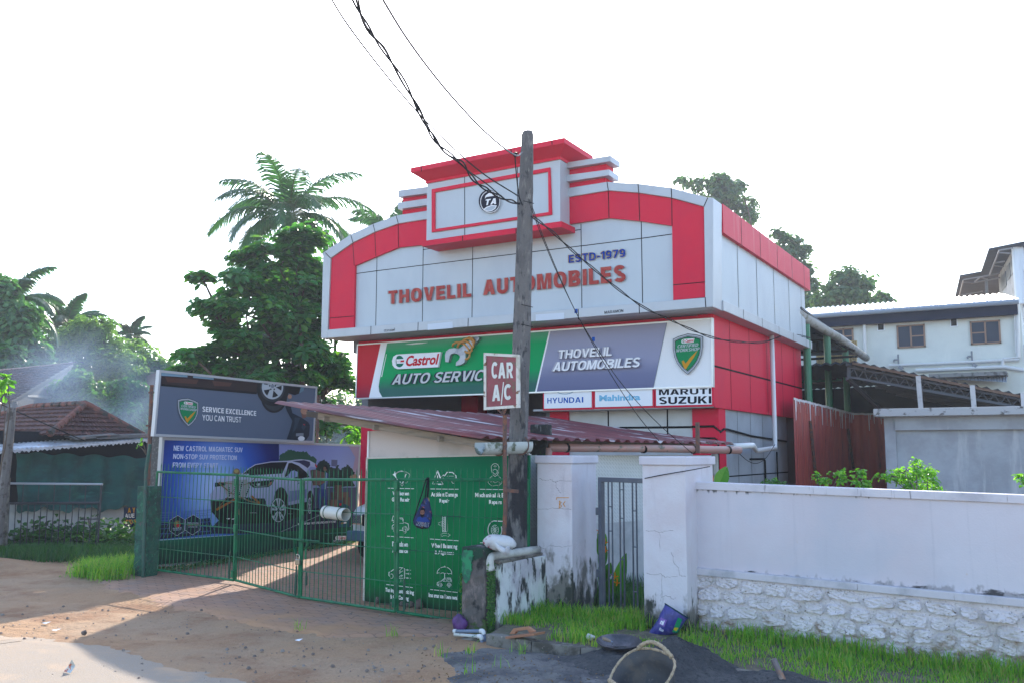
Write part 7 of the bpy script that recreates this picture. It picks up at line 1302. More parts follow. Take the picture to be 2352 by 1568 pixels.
def cloud(clumps, n, rng, shell=.55, top=1.0, sub=True):
    "points in ellipsoid clumps (centre, rx, ry, rz), thicker towards the skin, with outward normals"
    w_ = np.array([c[1]*c[2]+c[1]*c[3]+c[2]*c[3] for c in clumps]); w_ = w_/w_.sum(); Ps, Ns = [], []
    for c, f in zip(clumps, w_):
        k = max(4, int(n*f)); ns_ = max(5, k//26) if sub else 0; u = rng.normal(0, 1, (ns_ or k, 3)); u /= np.linalg.norm(u, axis=1)[:, None]
        if sub:                                 # twigs: leaves gather round points spread through the clump, with gaps between
            rr_ = rng.uniform(shell**3, 1.06, ns_)**(1/3); R3 = np.array([c[1], c[2], c[3]]); q = np.array(c[0])+u*rr_[:, None]*R3; j = rng.integers(0, ns_, k); w2 = rng.normal(0, 1, (k, 3))*np.array([1, 1, .55])*(.36*min(c[1], 1.6*c[3])/max(1, ns_)**.2); Ps.append(q[j]+w2); nn = u[j]*.6+w2/(np.linalg.norm(w2, axis=1)[:, None]+1e-6)*.5; nn[:, 2] += .7*top; Ns.append(nn); continue
        r_ = rng.uniform(shell**3, 1.06, k)**(1/3); lump = 1+.22*np.sin(u[:, 0]*5+c[0][0]*3)*np.cos(u[:, 2]*6+c[0][1])+.12*np.sin(u[:, 1]*11+u[:, 2]*9)
        Ps.append(np.array(c[0])+u*(r_*lump)[:, None]*np.array([c[1], c[2], c[3]])); nn = u.copy(); nn[:, 2] += .7*top; Ns.append(nn)
    return np.concatenate(Ps), np.concatenate(Ns)
def limb(mb, a, b, r0, r1, rng, bow=.08, n=6):
    a, b = Vector(a), Vector(b); L_ = (b-a).length; o = Vector(rng.normal(0, 1, 3))*L_*bow
    mb.tube([a.lerp(b, i/n)+o*math.sin(math.pi*i/n)+Vector((0, 0, L_*.05*math.sin(math.pi*i/n))) for i in range(n+1)], [r0+(r1-r0)*i/n for i in range(n+1)], 7)
def tree(name, lab, base, clumps, nleaf, L, W, lm, tr, seed, group='trees around the workshop', fork=.45, bark=None, shell=.55, rosette=0):
    rng = np.random.default_rng(seed); base = Vector(base); t = thing(name, lab, 'tree', base, group)
    top = Vector(np.mean([c[0] for c in clumps], axis=0)); fk = base.lerp(top, fork); m = MB(); limb(m, base-Vector((0, 0, .2)), fk, tr, tr*.7, rng, .03); m.build('trunk', bark or M_bark, t, smooth=True)
    m = MB()
    for c in clumps:
        s_ = base.lerp(fk, rng.uniform(.75, 1)); limb(m, s_, c[0], tr*.45, tr*.10, rng)
        for k in range(3): u = Vector(rng.normal(0, 1, 3)).normalized(); limb(m, c[0], Vector(c[0])+Vector((u.x*c[1], u.y*c[2], u.z*c[3]))*.8, tr*.12, tr*.03, rng, .1, 3)
    m.build('limbs', bark or M_bark, t, smooth=True)
    if rosette:
        P, Nn = cloud(clumps, nleaf//rosette, rng, shell); out = []; dirs = []; nr = []
        for p, q in zip(P, Nn):
            q = q+np.array([0, 0, .8])+rng.normal(0, .25, 3); q /= np.linalg.norm(q); x = np.cross(q, [0, 0, 1.0] if abs(q[2]) < .95 else [1.0, 0, 0]); x /= np.linalg.norm(x); y = np.cross(q, x); a0 = rng.uniform(0, 6)
            for k in range(rosette): a_ = a0+2*math.pi*k/rosette; dd = (x*math.cos(a_)+y*math.sin(a_))*.95+q*rng.uniform(-.15, .45); dd /= np.linalg.norm(dd); out.append(p+dd*.03); dirs.append(dd); nr.append(q-dd*(q@dd))
        nr = np.array(nr); nr /= np.linalg.norm(nr, axis=1)[:, None]; V, F = leaves_dir(np.array(out), np.array(dirs), nr, L, W, rng, .2)
    else: P, Nn = cloud(clumps, nleaf, rng, shell); V, F = leaves_at(P, Nn, L, W, rng)
    npbuild('crown', V, F, lm, t); return t
def cl(x, y, rx, ry, d, deep=None):
    c = D(x, y, d); k = d/FPX; return (tuple(c), rx*k, (deep or rx)*k*.9, ry*k)
# the big almond tree behind the hoardings
alm = [cl(690, 565, 62, 34, 25), cl(640, 610, 95, 36, 25), cl(555, 655, 100, 30, 24.5), cl(700, 660, 110, 50, 26), cl(480, 700, 50, 16, 24), cl(565, 725, 100, 36, 24.5), cl(680, 745, 110, 50, 26), cl(465, 640, 34, 10, 24), cl(520, 795, 95, 34, 24), cl(650, 820, 120, 44, 25.5), cl(435, 812, 48, 12, 23.5), cl(765, 700, 50, 60, 26.5), cl(780, 830, 50, 50, 26), cl(620, 868, 130, 28, 24.5), cl(760, 895, 60, 30, 26), cl(450, 850, 50, 16, 24), cl(700, 930, 60, 40, 26.5), cl(745, 985, 30, 42, 25.5), cl(815, 975, 12, 45, 26), cl(520, 850, 60, 22, 24)]
b0 = D(690, 1100, 25.5); tree('almond_tree', 'spreading almond tree with big glossy leaves behind the hoardings', (b0.x, b0.y, 0), alm, 17000, .285, .165, LM_alm, .22, 3, rosette=6, shell=.15)
# palms
def palm(lab, cpx, d, nf, Lf, seed, base=None, el=(-.6, 1.2), lw=.09):
    rng = np.random.default_rng(seed); c = D(*cpx, d); bx = base or (c.x+rng.uniform(-.8, .8), c.y+.5); t = thing('coconut_palm', lab, 'palm', (bx[0], bx[1], 0), 'coconut palms')
    m = MB(); p0 = Vector((bx[0], bx[1], -.2)); m.tube([p0.lerp(c, i/8)+Vector((.25*math.sin(i/8*3), 0, 0)) for i in range(9)], [.20-.07*i/8 for i in range(9)], 8); m.build('trunk', M_palmbark, t, smooth=True)
    V, F = [], []; rc = MB()
    for f in range(nf):
        az = 2*math.pi*(f*.381966+rng.uniform(-.04, .04)); e0 = el[0]+(el[1]-el[0])*((f+.5)/nf); L_ = Lf*rng.uniform(.85, 1.1)
        hd = np.array([math.cos(az), math.sin(az), 0]); p = np.array(c)+hd*.1; pts = [p.copy()]; e = e0+.35; ns = 16
        for k in range(ns): p = p+(hd*math.cos(e)+np.array([0, 0, math.sin(e)]))*L_/ns; pts.append(p.copy()); e -= (.075+.02*(1-abs(e0)))*(1+.5*k/ns)
        rc.tube(pts, [.03-.025*i/ns for i in range(ns+1)], 5); sd_ = np.cross(hd, [0, 0, 1])
        for k in range(int(ns*3.4)):
            u = .12+.88*(k+.5)/(ns*3.4); i = min(int(u*ns), ns-1); q = pts[i]+(pts[i+1]-pts[i])*(u*ns-i); td = pts[i+1]-pts[i]; td /= np.linalg.norm(td)
            ll = Lf*.27*math.sin(math.pi*min(1, .18+u*.80))**.6*rng.uniform(.85, 1.1)
            for s_ in (-1, 1):
                dd = sd_*s_*.72+td*.6+np.array([0, 0, -.12-.25*rng.random()]); dd /= np.linalg.norm(dd); wv = td*lw*.5; a_ = q; m1 = q+dd*ll*.55; e_ = q+dd*ll*.95+np.array([0, 0, -ll*rng.uniform(.18, .4)])
                b_ = len(V); V += [a_-wv, a_+wv, m1+wv, m1-wv, e_]; F += [(b_, b_+1, b_+2, b_+3), (b_+3, b_+2, b_+4, b_+4)]
    V = np.array(V); F = np.array(F)
    o = MB(); o.v = [tuple(v) for v in V]; o.f = [tuple(f) if f[2] != f[3] else tuple(f[:3]) for f in F.tolist()]; o.f = [f if len(set(f)) == len(f) else f[:3] for f in o.f]; o.mi = [0]*len(o.f); o.build('fronds', LM_palm, t); rc.build('frond_stems', mat('frond_stem', (.07, .10, .03), .6), t)
    m = MB(); 
    for k in range(5): u = rng.normal(0, 1, 3); u[2] = -abs(u[2]); m.lathe(c+Vector(u).normalized()*.28, [(0, -.12), (.09, -.07), (.12, 0), (.09, .08), (0, .12)], 8)
    m.build('coconuts', mat('green_coconut', (.10, .12, .03), .5), t, smooth=True)
palm('tall coconut palm rising above the almond tree', (662, 500), 34, 24, 3.4, 5, el=(-.6, 1.0), lw=.06)
palm('coconut palm tip showing behind the left end of the silver arch', (905, 565), 42, 20, 3.2, 8, el=(-.6, 1.1), lw=.09)
palm('coconut palm at the far left edge above the dark tree', (15, 705), 40, 18, 2.9, 9); palm('small palm standing out of the feathery trees at the left', (150, 762), 46, 16, 2.4, 12, el=(.0, 1.4)); palm('little distant palm left of the almond tree', (300, 775), 52, 14, 1.6, 14)
palm('faint palm low behind the almond tree left side', (395, 900), 48, 14, 2.4, 21)
# left trees
def gb(x, d): p = D(x, 1040, d); return (p.x, p.y, 0)
tree('leafy_tree', 'dark leafy tree at the far left behind the big tiled roof', gb(20, 38), [cl(10, 720, 50, 40, 38), cl(40, 760, 55, 55, 38), cl(-20, 800, 70, 70, 39), cl(70, 830, 50, 45, 38), cl(20, 850, 70, 50, 37), cl(0, 670, 40, 30, 38)], 9000, .36, .2, LM_dark, .25, 31)
tree('feathery_tree', 'pale feathery tree in the middle of the left tree line', gb(190, 44), [cl(150, 790, 60, 36, 44), cl(210, 760, 50, 34, 44), cl(190, 830, 90, 45, 44), cl(120, 850, 55, 40, 43), cl(250, 800, 45, 36, 45), cl(230, 745, 30, 20, 44), cl(280, 850, 60, 40, 44)], 9500, .30, .10, LM_lite, .22, 32)
tree('feathery_tree', 'feathery tree nearer the hoarding with a bare top sprig', gb(320, 46), [cl(310, 815, 45, 34, 46), cl(350, 850, 50, 36, 46), cl(290, 880, 60, 40, 45), cl(380, 880, 45, 35, 47), cl(340, 920, 60, 45, 46)], 6000, .30, .11, LM_lite, .2, 33)
tree('leafy_tree', 'bright bushy tree just behind the mossy tile roof', gb(200, 33), [cl(180, 875, 36, 28, 33), cl(150, 905, 40, 30, 33), cl(220, 920, 60, 40, 33), cl(170, 950, 60, 40, 33), cl(250, 960, 45, 40, 33)], 6500, .24, .12, LM_mid, .15, 34)
tree('leafy_tree', 'glossy dark bushy tree left of the iron upright', gb(300, 32), [cl(290, 900, 40, 28, 32), cl(325, 930, 40, 40, 32), cl(285, 960, 50, 45, 31), cl(330, 985, 40, 40, 32), cl(300, 1010, 60, 40, 32)], 6500, .20, .10, LM_dark, .15, 35)
tree('leafy_tree', 'dim tree seen through the gap right of the grey hoarding', gb(790, 48), [cl(770, 960, 70, 50, 48), cl(830, 990, 60, 60, 48), cl(780, 1030, 90, 50, 47), cl(880, 940, 70, 50, 49), cl(960, 930, 60, 50, 50), cl(1080, 940, 90, 40, 52), cl(1180, 930, 80, 40, 52)], 7000, .34, .18, LM_haze, .2, 36)
tree('leafy_tree', 'background tree behind the almond tree near the silver ledge', gb(560, 44), [cl(450, 930, 90, 50, 44), cl(560, 900, 90, 60, 45), cl(650, 930, 90, 60, 45), cl(420, 880, 40, 25, 46), cl(385, 860, 45, 34, 46), cl(450, 835, 45, 34, 46), cl(360, 890, 40, 40, 46)], 6500, .32, .16, LM_dark, .22, 37)
# right trees
tree('tall_tree', 'tall airy tree rising behind the right shoulder of the arch', gb(1700, 58), [cl(1568, 418, 18, 12, 58), cl(1602, 428, 20, 16, 58), cl(1650, 412, 34, 16, 58), cl(1665, 440, 44, 24, 58), cl(1700, 430, 22, 16, 58), cl(1700, 472, 36, 20, 59), cl(1715, 495, 22, 14, 58), cl(1640, 460, 34, 20, 58), cl(1690, 540, 40, 30, 60)], 2600, .36, .22, LM_haze, .3, 41, shell=.1)
tree('tall_tree', 'airy tree above the sloping red side coping', gb(1820, 56), [cl(1792, 540, 20, 14, 56), cl(1810, 562, 32, 18, 56), cl(1838, 580, 20, 16, 56), cl(1820, 604, 28, 22, 57), cl(1848, 626, 18, 18, 56), cl(1862, 660, 22, 22, 56), cl(1870, 690, 26, 16, 55), cl(1800, 640, 30, 30, 58)], 2200, .36, .22, LM_haze, .28, 42, shell=.1)
tree('leafy_tree', 'dense round tree behind the bright metal roof', gb(1950, 50), [cl(1945, 640, 34, 22, 50), cl(1970, 655, 36, 28, 50), cl(1920, 665, 34, 24, 50), cl(1950, 685, 62, 24, 50), cl(1895, 690, 26, 16, 51), cl(1985, 690, 30, 20, 50)], 2700, .34, .2, LM_haze, .25, 43, shell=.2)
tree('leafy_tree', 'small tree top peeping over the metal roof right of the dense tree', gb(2025, 52), [cl(2018, 688, 20, 12, 52), cl(2038, 694, 14, 8, 52), cl(2015, 710, 30, 14, 52)], 900, .34, .22, LM_haze, .16, 44, shell=.2)
# sprigs and bushes
def bush(name, lab, base, clumps, n, L, W, lm, seed, group=None, rosette=0):
    rng = np.random.default_rng(seed); t = thing(name, lab, 'bush' if name != 'climber' else 'plant', base, group); P, Nn = cloud(clumps, n, rng, .2); m = MB(); st_ = Vector(base)
    for c in clumps:
        limb(m, st_, c[0], .014, .005, rng, .08, 4)
        for k in range(4): u = Vector(rng.normal(0, 1, 3)).normalized(); limb(m, c[0], Vector(c[0])+Vector((u.x*c[1], u.y*c[2], abs(u.z)*c[3]))*.8, .006, .003, rng, .08, 3)
    m.build('stems', M_bark, t); V, F = leaves_at(P, Nn, L, W, rng, .15); npbuild('leaves', V, F, lm, t); return t
def wb(x): p = PY(x, 1100, 12.2); return (p.x, p.y, .1)
bush('shrub', 'sunlit yellow green shrub over the wall before the grey outbuilding', wb(2090), [cl(2045, 1095, 24, 14, 12.2), cl(2075, 1085, 30, 20, 12.3), cl(2105, 1075, 26, 20, 12.2), cl(2130, 1090, 26, 16, 12.2), cl(2100, 1110, 60, 18, 12.3)], 1000, .058, .032, LM_fresh, 51, 'shrubs over the boundary wall')
bush('shrub', 'thin shrub over the wall before the red fence, its left sprig', wb(1885), [cl(1878, 1096, 12, 8, 12.5), cl(1892, 1108, 16, 10, 12.5)], 70, .075, .045, LM_fresh, 52, 'shrubs over the boundary wall')
bush('shrub', 'thin sprawling shrub over the wall at the foot of the red fence', wb(1950), [cl(1925, 1092, 18, 12, 12.4), cl(1945, 1108, 26, 8, 12.4), cl(1975, 1090, 18, 12, 12.4), cl(1985, 1110, 20, 8, 12.4)], 210, .075, .045, LM_fresh, 53, 'shrubs over the boundary wall')
bush('shrub', 'shrub tip at the right edge of the picture over the wall', wb(2352), [cl(2346, 1098, 12, 8, 11.8), cl(2356, 1110, 12, 8, 11.8)], 60, .075, .04, LM_fresh, 54, 'shrubs over the boundary wall')
bush('shrub', 'low green shrub top over the wall below the black conduit', wb(1770), [cl(1765, 1108, 22, 6, 13), cl(1785, 1110, 14, 6, 13)], 90, .07, .04, LM_mid, 55, 'shrubs over the boundary wall')
p0 = D(5, 880, 15); bush('climber', 'bright lobed leaves entering at the left edge by the roofs', (p0.x-.6, p0.y, 0), [cl(8, 868, 14, 8, 15), cl(18, 878, 12, 7, 15), cl(4, 892, 12, 8, 15), cl(12, 905, 6, 8, 15)], 60, .13, .08, LM_fresh, 56)
p0 = D(812, 1075, 22.6); bush('climber', 'bright leafy sprig above the blue hoarding beside the red pillar', (p0.x, p0.y, 1.4), [cl(800, 1008, 10, 8, 22.5), cl(812, 1000, 8, 16, 22.5), cl(818, 1016, 7, 7, 22.5), cl(806, 985, 8, 8, 22.5)], 64, .17, .12, LM_fresh, 57)
p0 = D(336, 1030, 17.0); bush('climber', 'yellowing creeper on the top of the rough concrete post', (p0.x, p0.y, p0.z-.1), [cl(326, 1012, 5, 3, 17.0), cl(318, 1022, 5, 3, 17.0)], 14, .07, .04, LM_fresh, 58)
# ---------------------------------------------------------------- grass and weeds
def blades(name, P, H, wd, lm, lab_kind='stuff', rng=None, lean=.5):
    n = len(P); P = np.asarray(P); az = rng.uniform(0, 2*np.pi, n); h = H*rng.uniform(.45, 1.3, n); d = np.stack([np.cos(az), np.sin(az), 0*az], 1); ln = (h*lean*rng.uniform(.1, 1.1, n))[:, None]; s = np.stack([-np.sin(az), np.cos(az), 0*az], 1)*wd/2
    z = np.array([[0, 0, 1.0]]); m_ = P+d*ln*.3+z*(h*.6)[:, None]; t_ = P+d*ln+z*(h*.97)[:, None]
    V = np.stack([P-s, P+s, m_+s*.8, m_-s*.8, t_+s*.12, t_-s*.12], 1).reshape(-1, 3); k = np.arange(n)[:, None]*6; F = np.concatenate([k+np.array([[0, 1, 2, 3]]), k+np.array([[3, 2, 4, 5]])], 0)
    o = npbuild(name, V, F, lm, base=tuple(P.mean(0))); o['kind'] = lab_kind; return o
rg = np.random.default_rng(77); _p = G(*zb(592, 712), .235); pcx, pcy = _p.x, _p.y
def vz(x, y): return np.where(x < -4.6, .1, np.interp(x, [-4.6, -3, -1, 4], [.1, .06, -.02, -.10]))
n = 21000; x = rg.uniform(-6.0, 1.0, n); yf = K0.y+kd.y/kd.x*(x-K0.x); y = yf+.08+rg.uniform(0, 1, n)**.8*(10.72-yf-.08)
den = fbm(x, y, 2.6, 9)*1.3+.12; keep = (den > rg.uniform(-.75, .55, n)) & ~((x < -5.3) & (y < yf+.45)) & ~((x < -4.32) & (x > -5.4) & (y > 10.9)) & ~((x > -5.95) & (x < -5.0) & (y < 9.62)) & ~((np.abs(x-pcx) < .22) & (np.abs(y-pcy) < .2)) & ~((x > -4.25) & (x < -3.75) & (y > 9.7) & (y < 10.32)) & ~((x > -4.5) & (x < -4.2) & (y > 9.6) & (y < 10.1)); x, y = x[keep], y[keep]; xx = (x > -3.8) & (y > 10.55)
hh = .10+.065*fbm(x, y, 2.4, 3)+.06*(np.abs(y-10.5) < .22)
blades('grass', np.stack([x, y, vz(x, y)-.01], 1), np.clip(hh, .04, .3), .0125, LM_grass, rng=rg, lean=.7)
n = 2600; x = rg.uniform(-5.9, -4.0, n); y = rg.uniform(11.3, 13.8, n); blades('grass', np.stack([x, y, np.full(n, .1)], 1), .22, .012, LM_weed, rng=rg)
def weeds(name, pts, n, L, W, lm, seed, sd=(.25, .2), hz=.25):
    rng = np.random.default_rng(seed); c = np.array(pts)[rng.integers(0, len(pts), n)]; P = c+np.stack([rng.normal(0, sd[0], n), rng.normal(0, sd[1], n), np.abs(rng.normal(0, hz, n))+.02], 1); V, F = leaves_at(P, np.tile([0, 0, 1.0], (n, 1)), L, W, rng, .2); o = npbuild(name, V, F, lm, base=tuple(P.mean(0))); o['kind'] = 'stuff'; return o
wl = [tuple(G(x_, 1262)) for x_ in range(-20, 320, 10)]; wl2 = [tuple(G(x_, 1282)) for x_ in range(-20, 300, 10)]
weeds('weeds', wl, 2600, .17, .10, LM_weed, 61, (.4, .35), .24); 
rr = np.random.default_rng(62); c = np.array(wl2)[rr.integers(0, len(wl2), 5200)]; blades('grass', c+np.stack([rr.normal(0, .3, 5200), rr.normal(0, .28, 5200), np.zeros(5200)], 1), .26, .014, LM_weed, rng=rr, lean=.8)
cg = [tuple(G(x_, y_)) for x_, y_ in ((215, 1316), (240, 1318), (262, 1312), (285, 1316), (300, 1306), (205, 1322), (250, 1328))]; c = np.array(cg)[rr.integers(0, len(cg), 3000)]; blades('grass', c+np.stack([rr.normal(0, .17, 3000), rr.normal(0, .13, 3000), np.zeros(3000)], 1), .26, .012, LM_grass, rng=rr, lean=.9)
weeds('weeds', cg, 500, .06, .035, LM_mid, 63, (.2, .15), .1)
ms = [tuple(P_B.at(x_, 1290-.14*(x_-350), .12)) for x_ in range(360, 800, 6)]; ms = [(p[0], p[1], .02) for p in ms]; weeds('moss', ms, 3800, .035, .025, LM_weed, 64, (.16, .16), .025)
mo = [(-6.0+.01*math.sin(i), 9.5+.02*(i % 24), .05+.9*(i/60) % .95) for i in range(60)]; rng = np.random.default_rng(65); P = np.stack([np.full(1500, -5.985), rng.uniform(9.46, 9.64, 1500), rng.uniform(0, .85, 1500)**1.1], 1); V, F = leaves_at(P, np.tile([1.0, -.3, .3], (1500, 1)), .026, .02, rng); npbuild('moss_patch', V, F, LM_mid, mp_)
rng = np.random.default_rng(66); P = np.stack([-6.36+rng.normal(0, .01, 240), rng.uniform(9.42, 9.5, 240), rng.uniform(0, .7, 240)], 1); V, F = leaves_at(P, np.tile([-1.0, -.3, .3], (240, 1)), .03, .022, rng); npbuild('moss_patch', V, F, LM_mid, mp_)
# tall flowering plants behind the small gate
def blade_leaf(mb, a, b, w, sag=.15):
    a, b = Vector(a), Vector(b); n_ = 7; d = b-a; s = d.cross(Vector((.3, -1, .2))).normalized(); L1, L2, C = [], [], []
    for i in range(n_+1): t = i/n_; p = a.lerp(b, t)-Vector((0, 0, sag*d.length*t*t)); ww = w*math.sin(math.pi*min(.98, .08+t*.92))**.8; C.append(p-Vector((0, .02, .015))); L1.append(p+s*ww); L2.append(p-s*ww)
    mb.strip(L1, C); mb.strip(C, L2)
Ph = YPL(11.75)
hb = Ph.hit(1395, 1400); hp = thing('heliconia', 'tall heliconia with orange flowers behind the small bar gate', 'plant', (hb.x, hb.y, .1)); m = MB()
for a_, b_, w_ in (((1725, 930), (1690, 690), .05), ((1740, 840), (1890, 215), .06), ((1715, 770), (1735, 480), .05), ((1700, 600), (1650, 330), .045), ((1660, 420), (1690, 130), .04), ((1690, 200), (1640, 10), .04), ((1735, 720), (1840, 640), .06), ((1720, 800), (1660, 560), .05), ((1760, 600), (1810, 490), .05), ((1650, 300), (1640, 60), .035), ((1760, 860), (1845, 700), .05), ((1690, 520), (1745, 330), .04)): blade_leaf(m, Ph.hit(*zv(*a_)), Ph.hit(*zv(*b_)), w_*1.7, .06)
m.build('leaves', leafmat('heliconia_leaf', [(.03, .13, .02), (.045, .18, .025), (.08, .24, .03)], .4, .3), hp); m = MB()
for x_ in (1690, 1725, 1745): m.tube([Ph.hit(*zv(x_+10, 940)), Ph.hit(*zv(x_-20, 400))], .012, 5)
m.build('stems', mat('green_stem', (.05, .12, .03), .5), hp); m = MB()
for p in ((1700, 240), (1695, 165), (1640, 55), (1790, 485), (1810, 545)):
    m = MB()
    for k in range(4): c = Ph.hit(*zv(*p), .05); m.bar(c, c+Vector((.05*math.cos(k*1.5), -.02, .05*math.sin(k*1.5)+.02)), .014, .01)
    m.build('flower', flat('orange_flower', (230, 130, 20), .4), hp)
Pb = YPL(12.6); hb = Pb.hit(*z21(1740, 1165)); bn = thing('banana_plant', 'single broad leaf and orange bud between pillar and red corner', 'plant', (hb.x, hb.y, .1)); m = MB(); blade_leaf(m, Pb.hit(*z21(1725, 1230)), Pb.hit(*z21(1808, 1038)), .10, .0); m.tube([(hb.x, hb.y, .1), Pb.hit(*z21(1725, 1230))], .02, 5); m.build('leaf', MATS['heliconia_leaf'], bn); m = MB(); c = Pb.hit(*z21(1678, 1150)); m.lathe(c, [(0, -.04), (.02, -.02), (.015, .04), (0, .08)], 8); m.tube([(hb.x, hb.y, .1), c], .008, 5); m.build('bud', MATS['orange_flower'], bn)
# ---------------------------------------------------------------- smoke drifting off a fire among the left houses
def smoke(name, c, rx, ry, rz, dens, seed, col=(.72, .80, .92)):
    m = bpy.data.materials.new('smoke_volume'); m.use_nodes = True; t = m.node_tree; N = t.nodes; L = t.links; N.remove(N['Principled BSDF']); pv = N.new('ShaderNodeVolumePrincipled'); pv.inputs['Color'].default_value = (*col, 1); pv.inputs['Anisotropy'].default_value = .2
    tc = N.new('ShaderNodeTexCoord'); n1 = N.new('ShaderNodeTexNoise'); n1.inputs['Scale'].default_value = .55; n1.inputs['Detail'].default_value = 3; n1.inputs['Distortion'].default_value = .6; mp = N.new('ShaderNodeMapping'); mp.inputs['Location'].default_value = (seed, seed*2, 0); L.new(tc.outputs['Object'], mp.inputs[0]); L.new(mp.outputs[0], n1.inputs[0])
    mr = N.new('ShaderNodeMapRange'); mr.inputs[1].default_value = .40; mr.inputs[2].default_value = .75; L.new(n1.outputs[0], mr.inputs[0])
    sc = N.new('ShaderNodeVectorMath'); sc.operation = 'MULTIPLY'; sc.inputs[1].default_value = (1/rx, 1/ry, 1/rz); L.new(tc.outputs['Object'], sc.inputs[0]); ln = N.new('ShaderNodeVectorMath'); ln.operation = 'LENGTH'; L.new(sc.outputs[0], ln.inputs[0])
    fl = N.new('ShaderNodeMapRange'); fl.inputs[1].default_value = 1; fl.inputs[2].default_value = .1; L.new(ln.outputs['Value'], fl.inputs[0]); mu = N.new('ShaderNodeMath'); mu.operation = 'MULTIPLY'; L.new(mr.outputs[0], mu.inputs[0]); L.new(fl.outputs[0], mu.inputs[1]); m2 = N.new('ShaderNodeMath'); m2.operation = 'MULTIPLY'; m2.inputs[1].default_value = dens; L.new(mu.outputs[0], m2.inputs[0]); L.new(m2.outputs[0], pv.inputs['Density']); L.new(pv.outputs[0], N['Material Output'].inputs['Volume'])
    b = MB(); b.lathe((0, 0, 0), [(rx*math.sin(math.pi*i/10)+.001, -rz*math.cos(math.pi*i/10)) for i in range(11)], 18); b.v = [(v[0], v[1]*ry/rx, v[2]) for v in b.v]; o = b.build(name, m, base=(0, 0, 0)); o.location = c; o['kind'] = 'stuff'; return o
smoke('smoke', D(205, 915, 26), 4.0, 3.0, 2.2, .34, 1.3, (.45, .60, .85)); smoke('smoke', D(790, 1010, 32), 2.2, 2.5, 1.6, .20, 4.1, (.45, .60, .85))
# ================================================================ things lying in the foreground
# cement sand spread on the ground and the heap
sp_ = [(-5.95, 8.98), (-6.05, 8.5), (-5.75, 8.0), (-5.2, 7.4), (-4.6, 7.0), (-3.0, 6.6), (-.8, 6.8), (0, 7.9), (-.6, 8.6), (-2.6, 8.7), (-4.4, 8.98), (-5.2, 9.02)]
V = []; nr_, na_ = 40, 200; c0 = Vector((-3.6, 8.0)); M_cs = mat('grey_cement_sand', (.19, .18, .17), .95, layers=[dict(col=(.085, .083, .09), sc=2, lo=.42, hi=.62), dict(col=(.21, .205, .205), sc=1.8, lo=.54, hi=.68), dict(col=(.16, .13, .10), sc=5, lo=.58, hi=.7, amt=.7), dict(col=(.05, .05, .055), sc=40, lo=.56, hi=.7)], bumps=[(9, .06, 9), (60, .012, 4)])
def ringpt(a):
    best = None; d = Vector((math.cos(a), math.sin(a)))
    for p, q in zip(sp_, sp_[1:]+sp_[:1]):
        p, q = Vector(p), Vector(q); e = q-p; den = d.x*e.y-d.y*e.x
        if abs(den) < 1e-9: continue
        t = ((p.x-c0.x)*e.y-(p.y-c0.y)*e.x)/den; s = ((p.x-c0.x)*d.y-(p.y-c0.y)*d.x)/den
        if t > 0 and 0 <= s <= 1 and (best is None or t > best): best = t
    return best or 1
for j in range(nr_+1):
    for i in range(na_):
        a = 2*math.pi*i/na_; r_ = ringpt(a)*(j/nr_)*(1+.04*math.sin(a*13)); x, y = c0.x+r_*math.cos(a), c0.y+r_*math.sin(a); k = j/nr_; z = .05*(1-k**3)+(.045*float(fbm(np.array(x), np.array(y), 3.5, 8))+.02*float(fbm(np.array(x), np.array(y), 11, 3)))*(1-k**4)-.04*k**6+.015*math.sin(x*17)*math.sin(y*19)*(1-k**4); V.append((x, y, z))
F = np.array([(j*na_+i, j*na_+(i+1) % na_, (j+1)*na_+(i+1) % na_, (j+1)*na_+i) for j in range(nr_) for i in range(na_)]); o = npbuild('cement_sand', V, F, M_cs, base=(-3.6, 8, 0), smooth=True); o['kind'] = 'structure'
ap = PY(1545, 1452, 8.75); nr_, na_ = 70, 220; V = []; hc = Vector((ap.x+.05, 8.75))
def heap_h(x, y):
    dx, dy = x-hc.x, y-hc.y; r1 = math.sqrt((dx/(.60 if dx < 0 else .85))**2+(dy/.75)**2+.006); h = ap.z*max(0, 1-(r1/.95))**1.15; dx2 = x-(hc.x-.62); h2 = .20*math.exp(-((dx2/.5)**2+(dy/.5)**2)); dx3 = x-(hc.x+.95); h3 = .15*math.exp(-((dx3/.62)**2+((dy+.1)/.45)**2)); dx4 = x-(hc.x+1.7); h4 = .07*math.exp(-((dx4/.6)**2+((dy+.1)/.4)**2))
    return max(h, h2, h3)*.75+.25*(h+h2*.6+h3*.6)+h4
for j in range(nr_+1):
    for i in range(na_):
        a = 2*math.pi*i/na_; r_ = 1.95*(j/nr_)**1.2; x, y = hc.x+.35+r_*1.25*math.cos(a)-.35*(1-j/nr_), hc.y+r_*.62*math.sin(a); k = j/nr_; h = heap_h(x, y); ang = math.atan2(y-hc.y, x-hc.x); V.append((x, y, h*(1+.14*float(fbm(np.array(x), np.array(y), 4, 2)))+(.035*float(fbm(np.array(x), np.array(y), 5, 4))+.022*float(fbm(np.array(x), np.array(y), 17, 6))+random.uniform(-.006, .006))*min(1, h*7)-.10*k**5))
F = np.array([(j*na_+i, j*na_+(i+1) % na_, (j+1)*na_+(i+1) % na_, (j+1)*na_+i) for j in range(nr_) for i in range(na_)]); tag(npbuild('sand_heap', V, F, mat('dark_wet_sand', (.062, .064, .07), .95, layers=[dict(col=(.095, .095, .10), sc=3, lo=.45, hi=.65), dict(col=(.04, .042, .048), sc=26, lo=.5, hi=.66), dict(col=(.13, .13, .135), sc=60, lo=.62, hi=.72)], bumps=[(12, .06, 9), (70, .014, 4)]), base=(hc.x, hc.y, 0), smooth=True), 'pointed heap of dark grey building sand by the grass verge', 'sand heap')
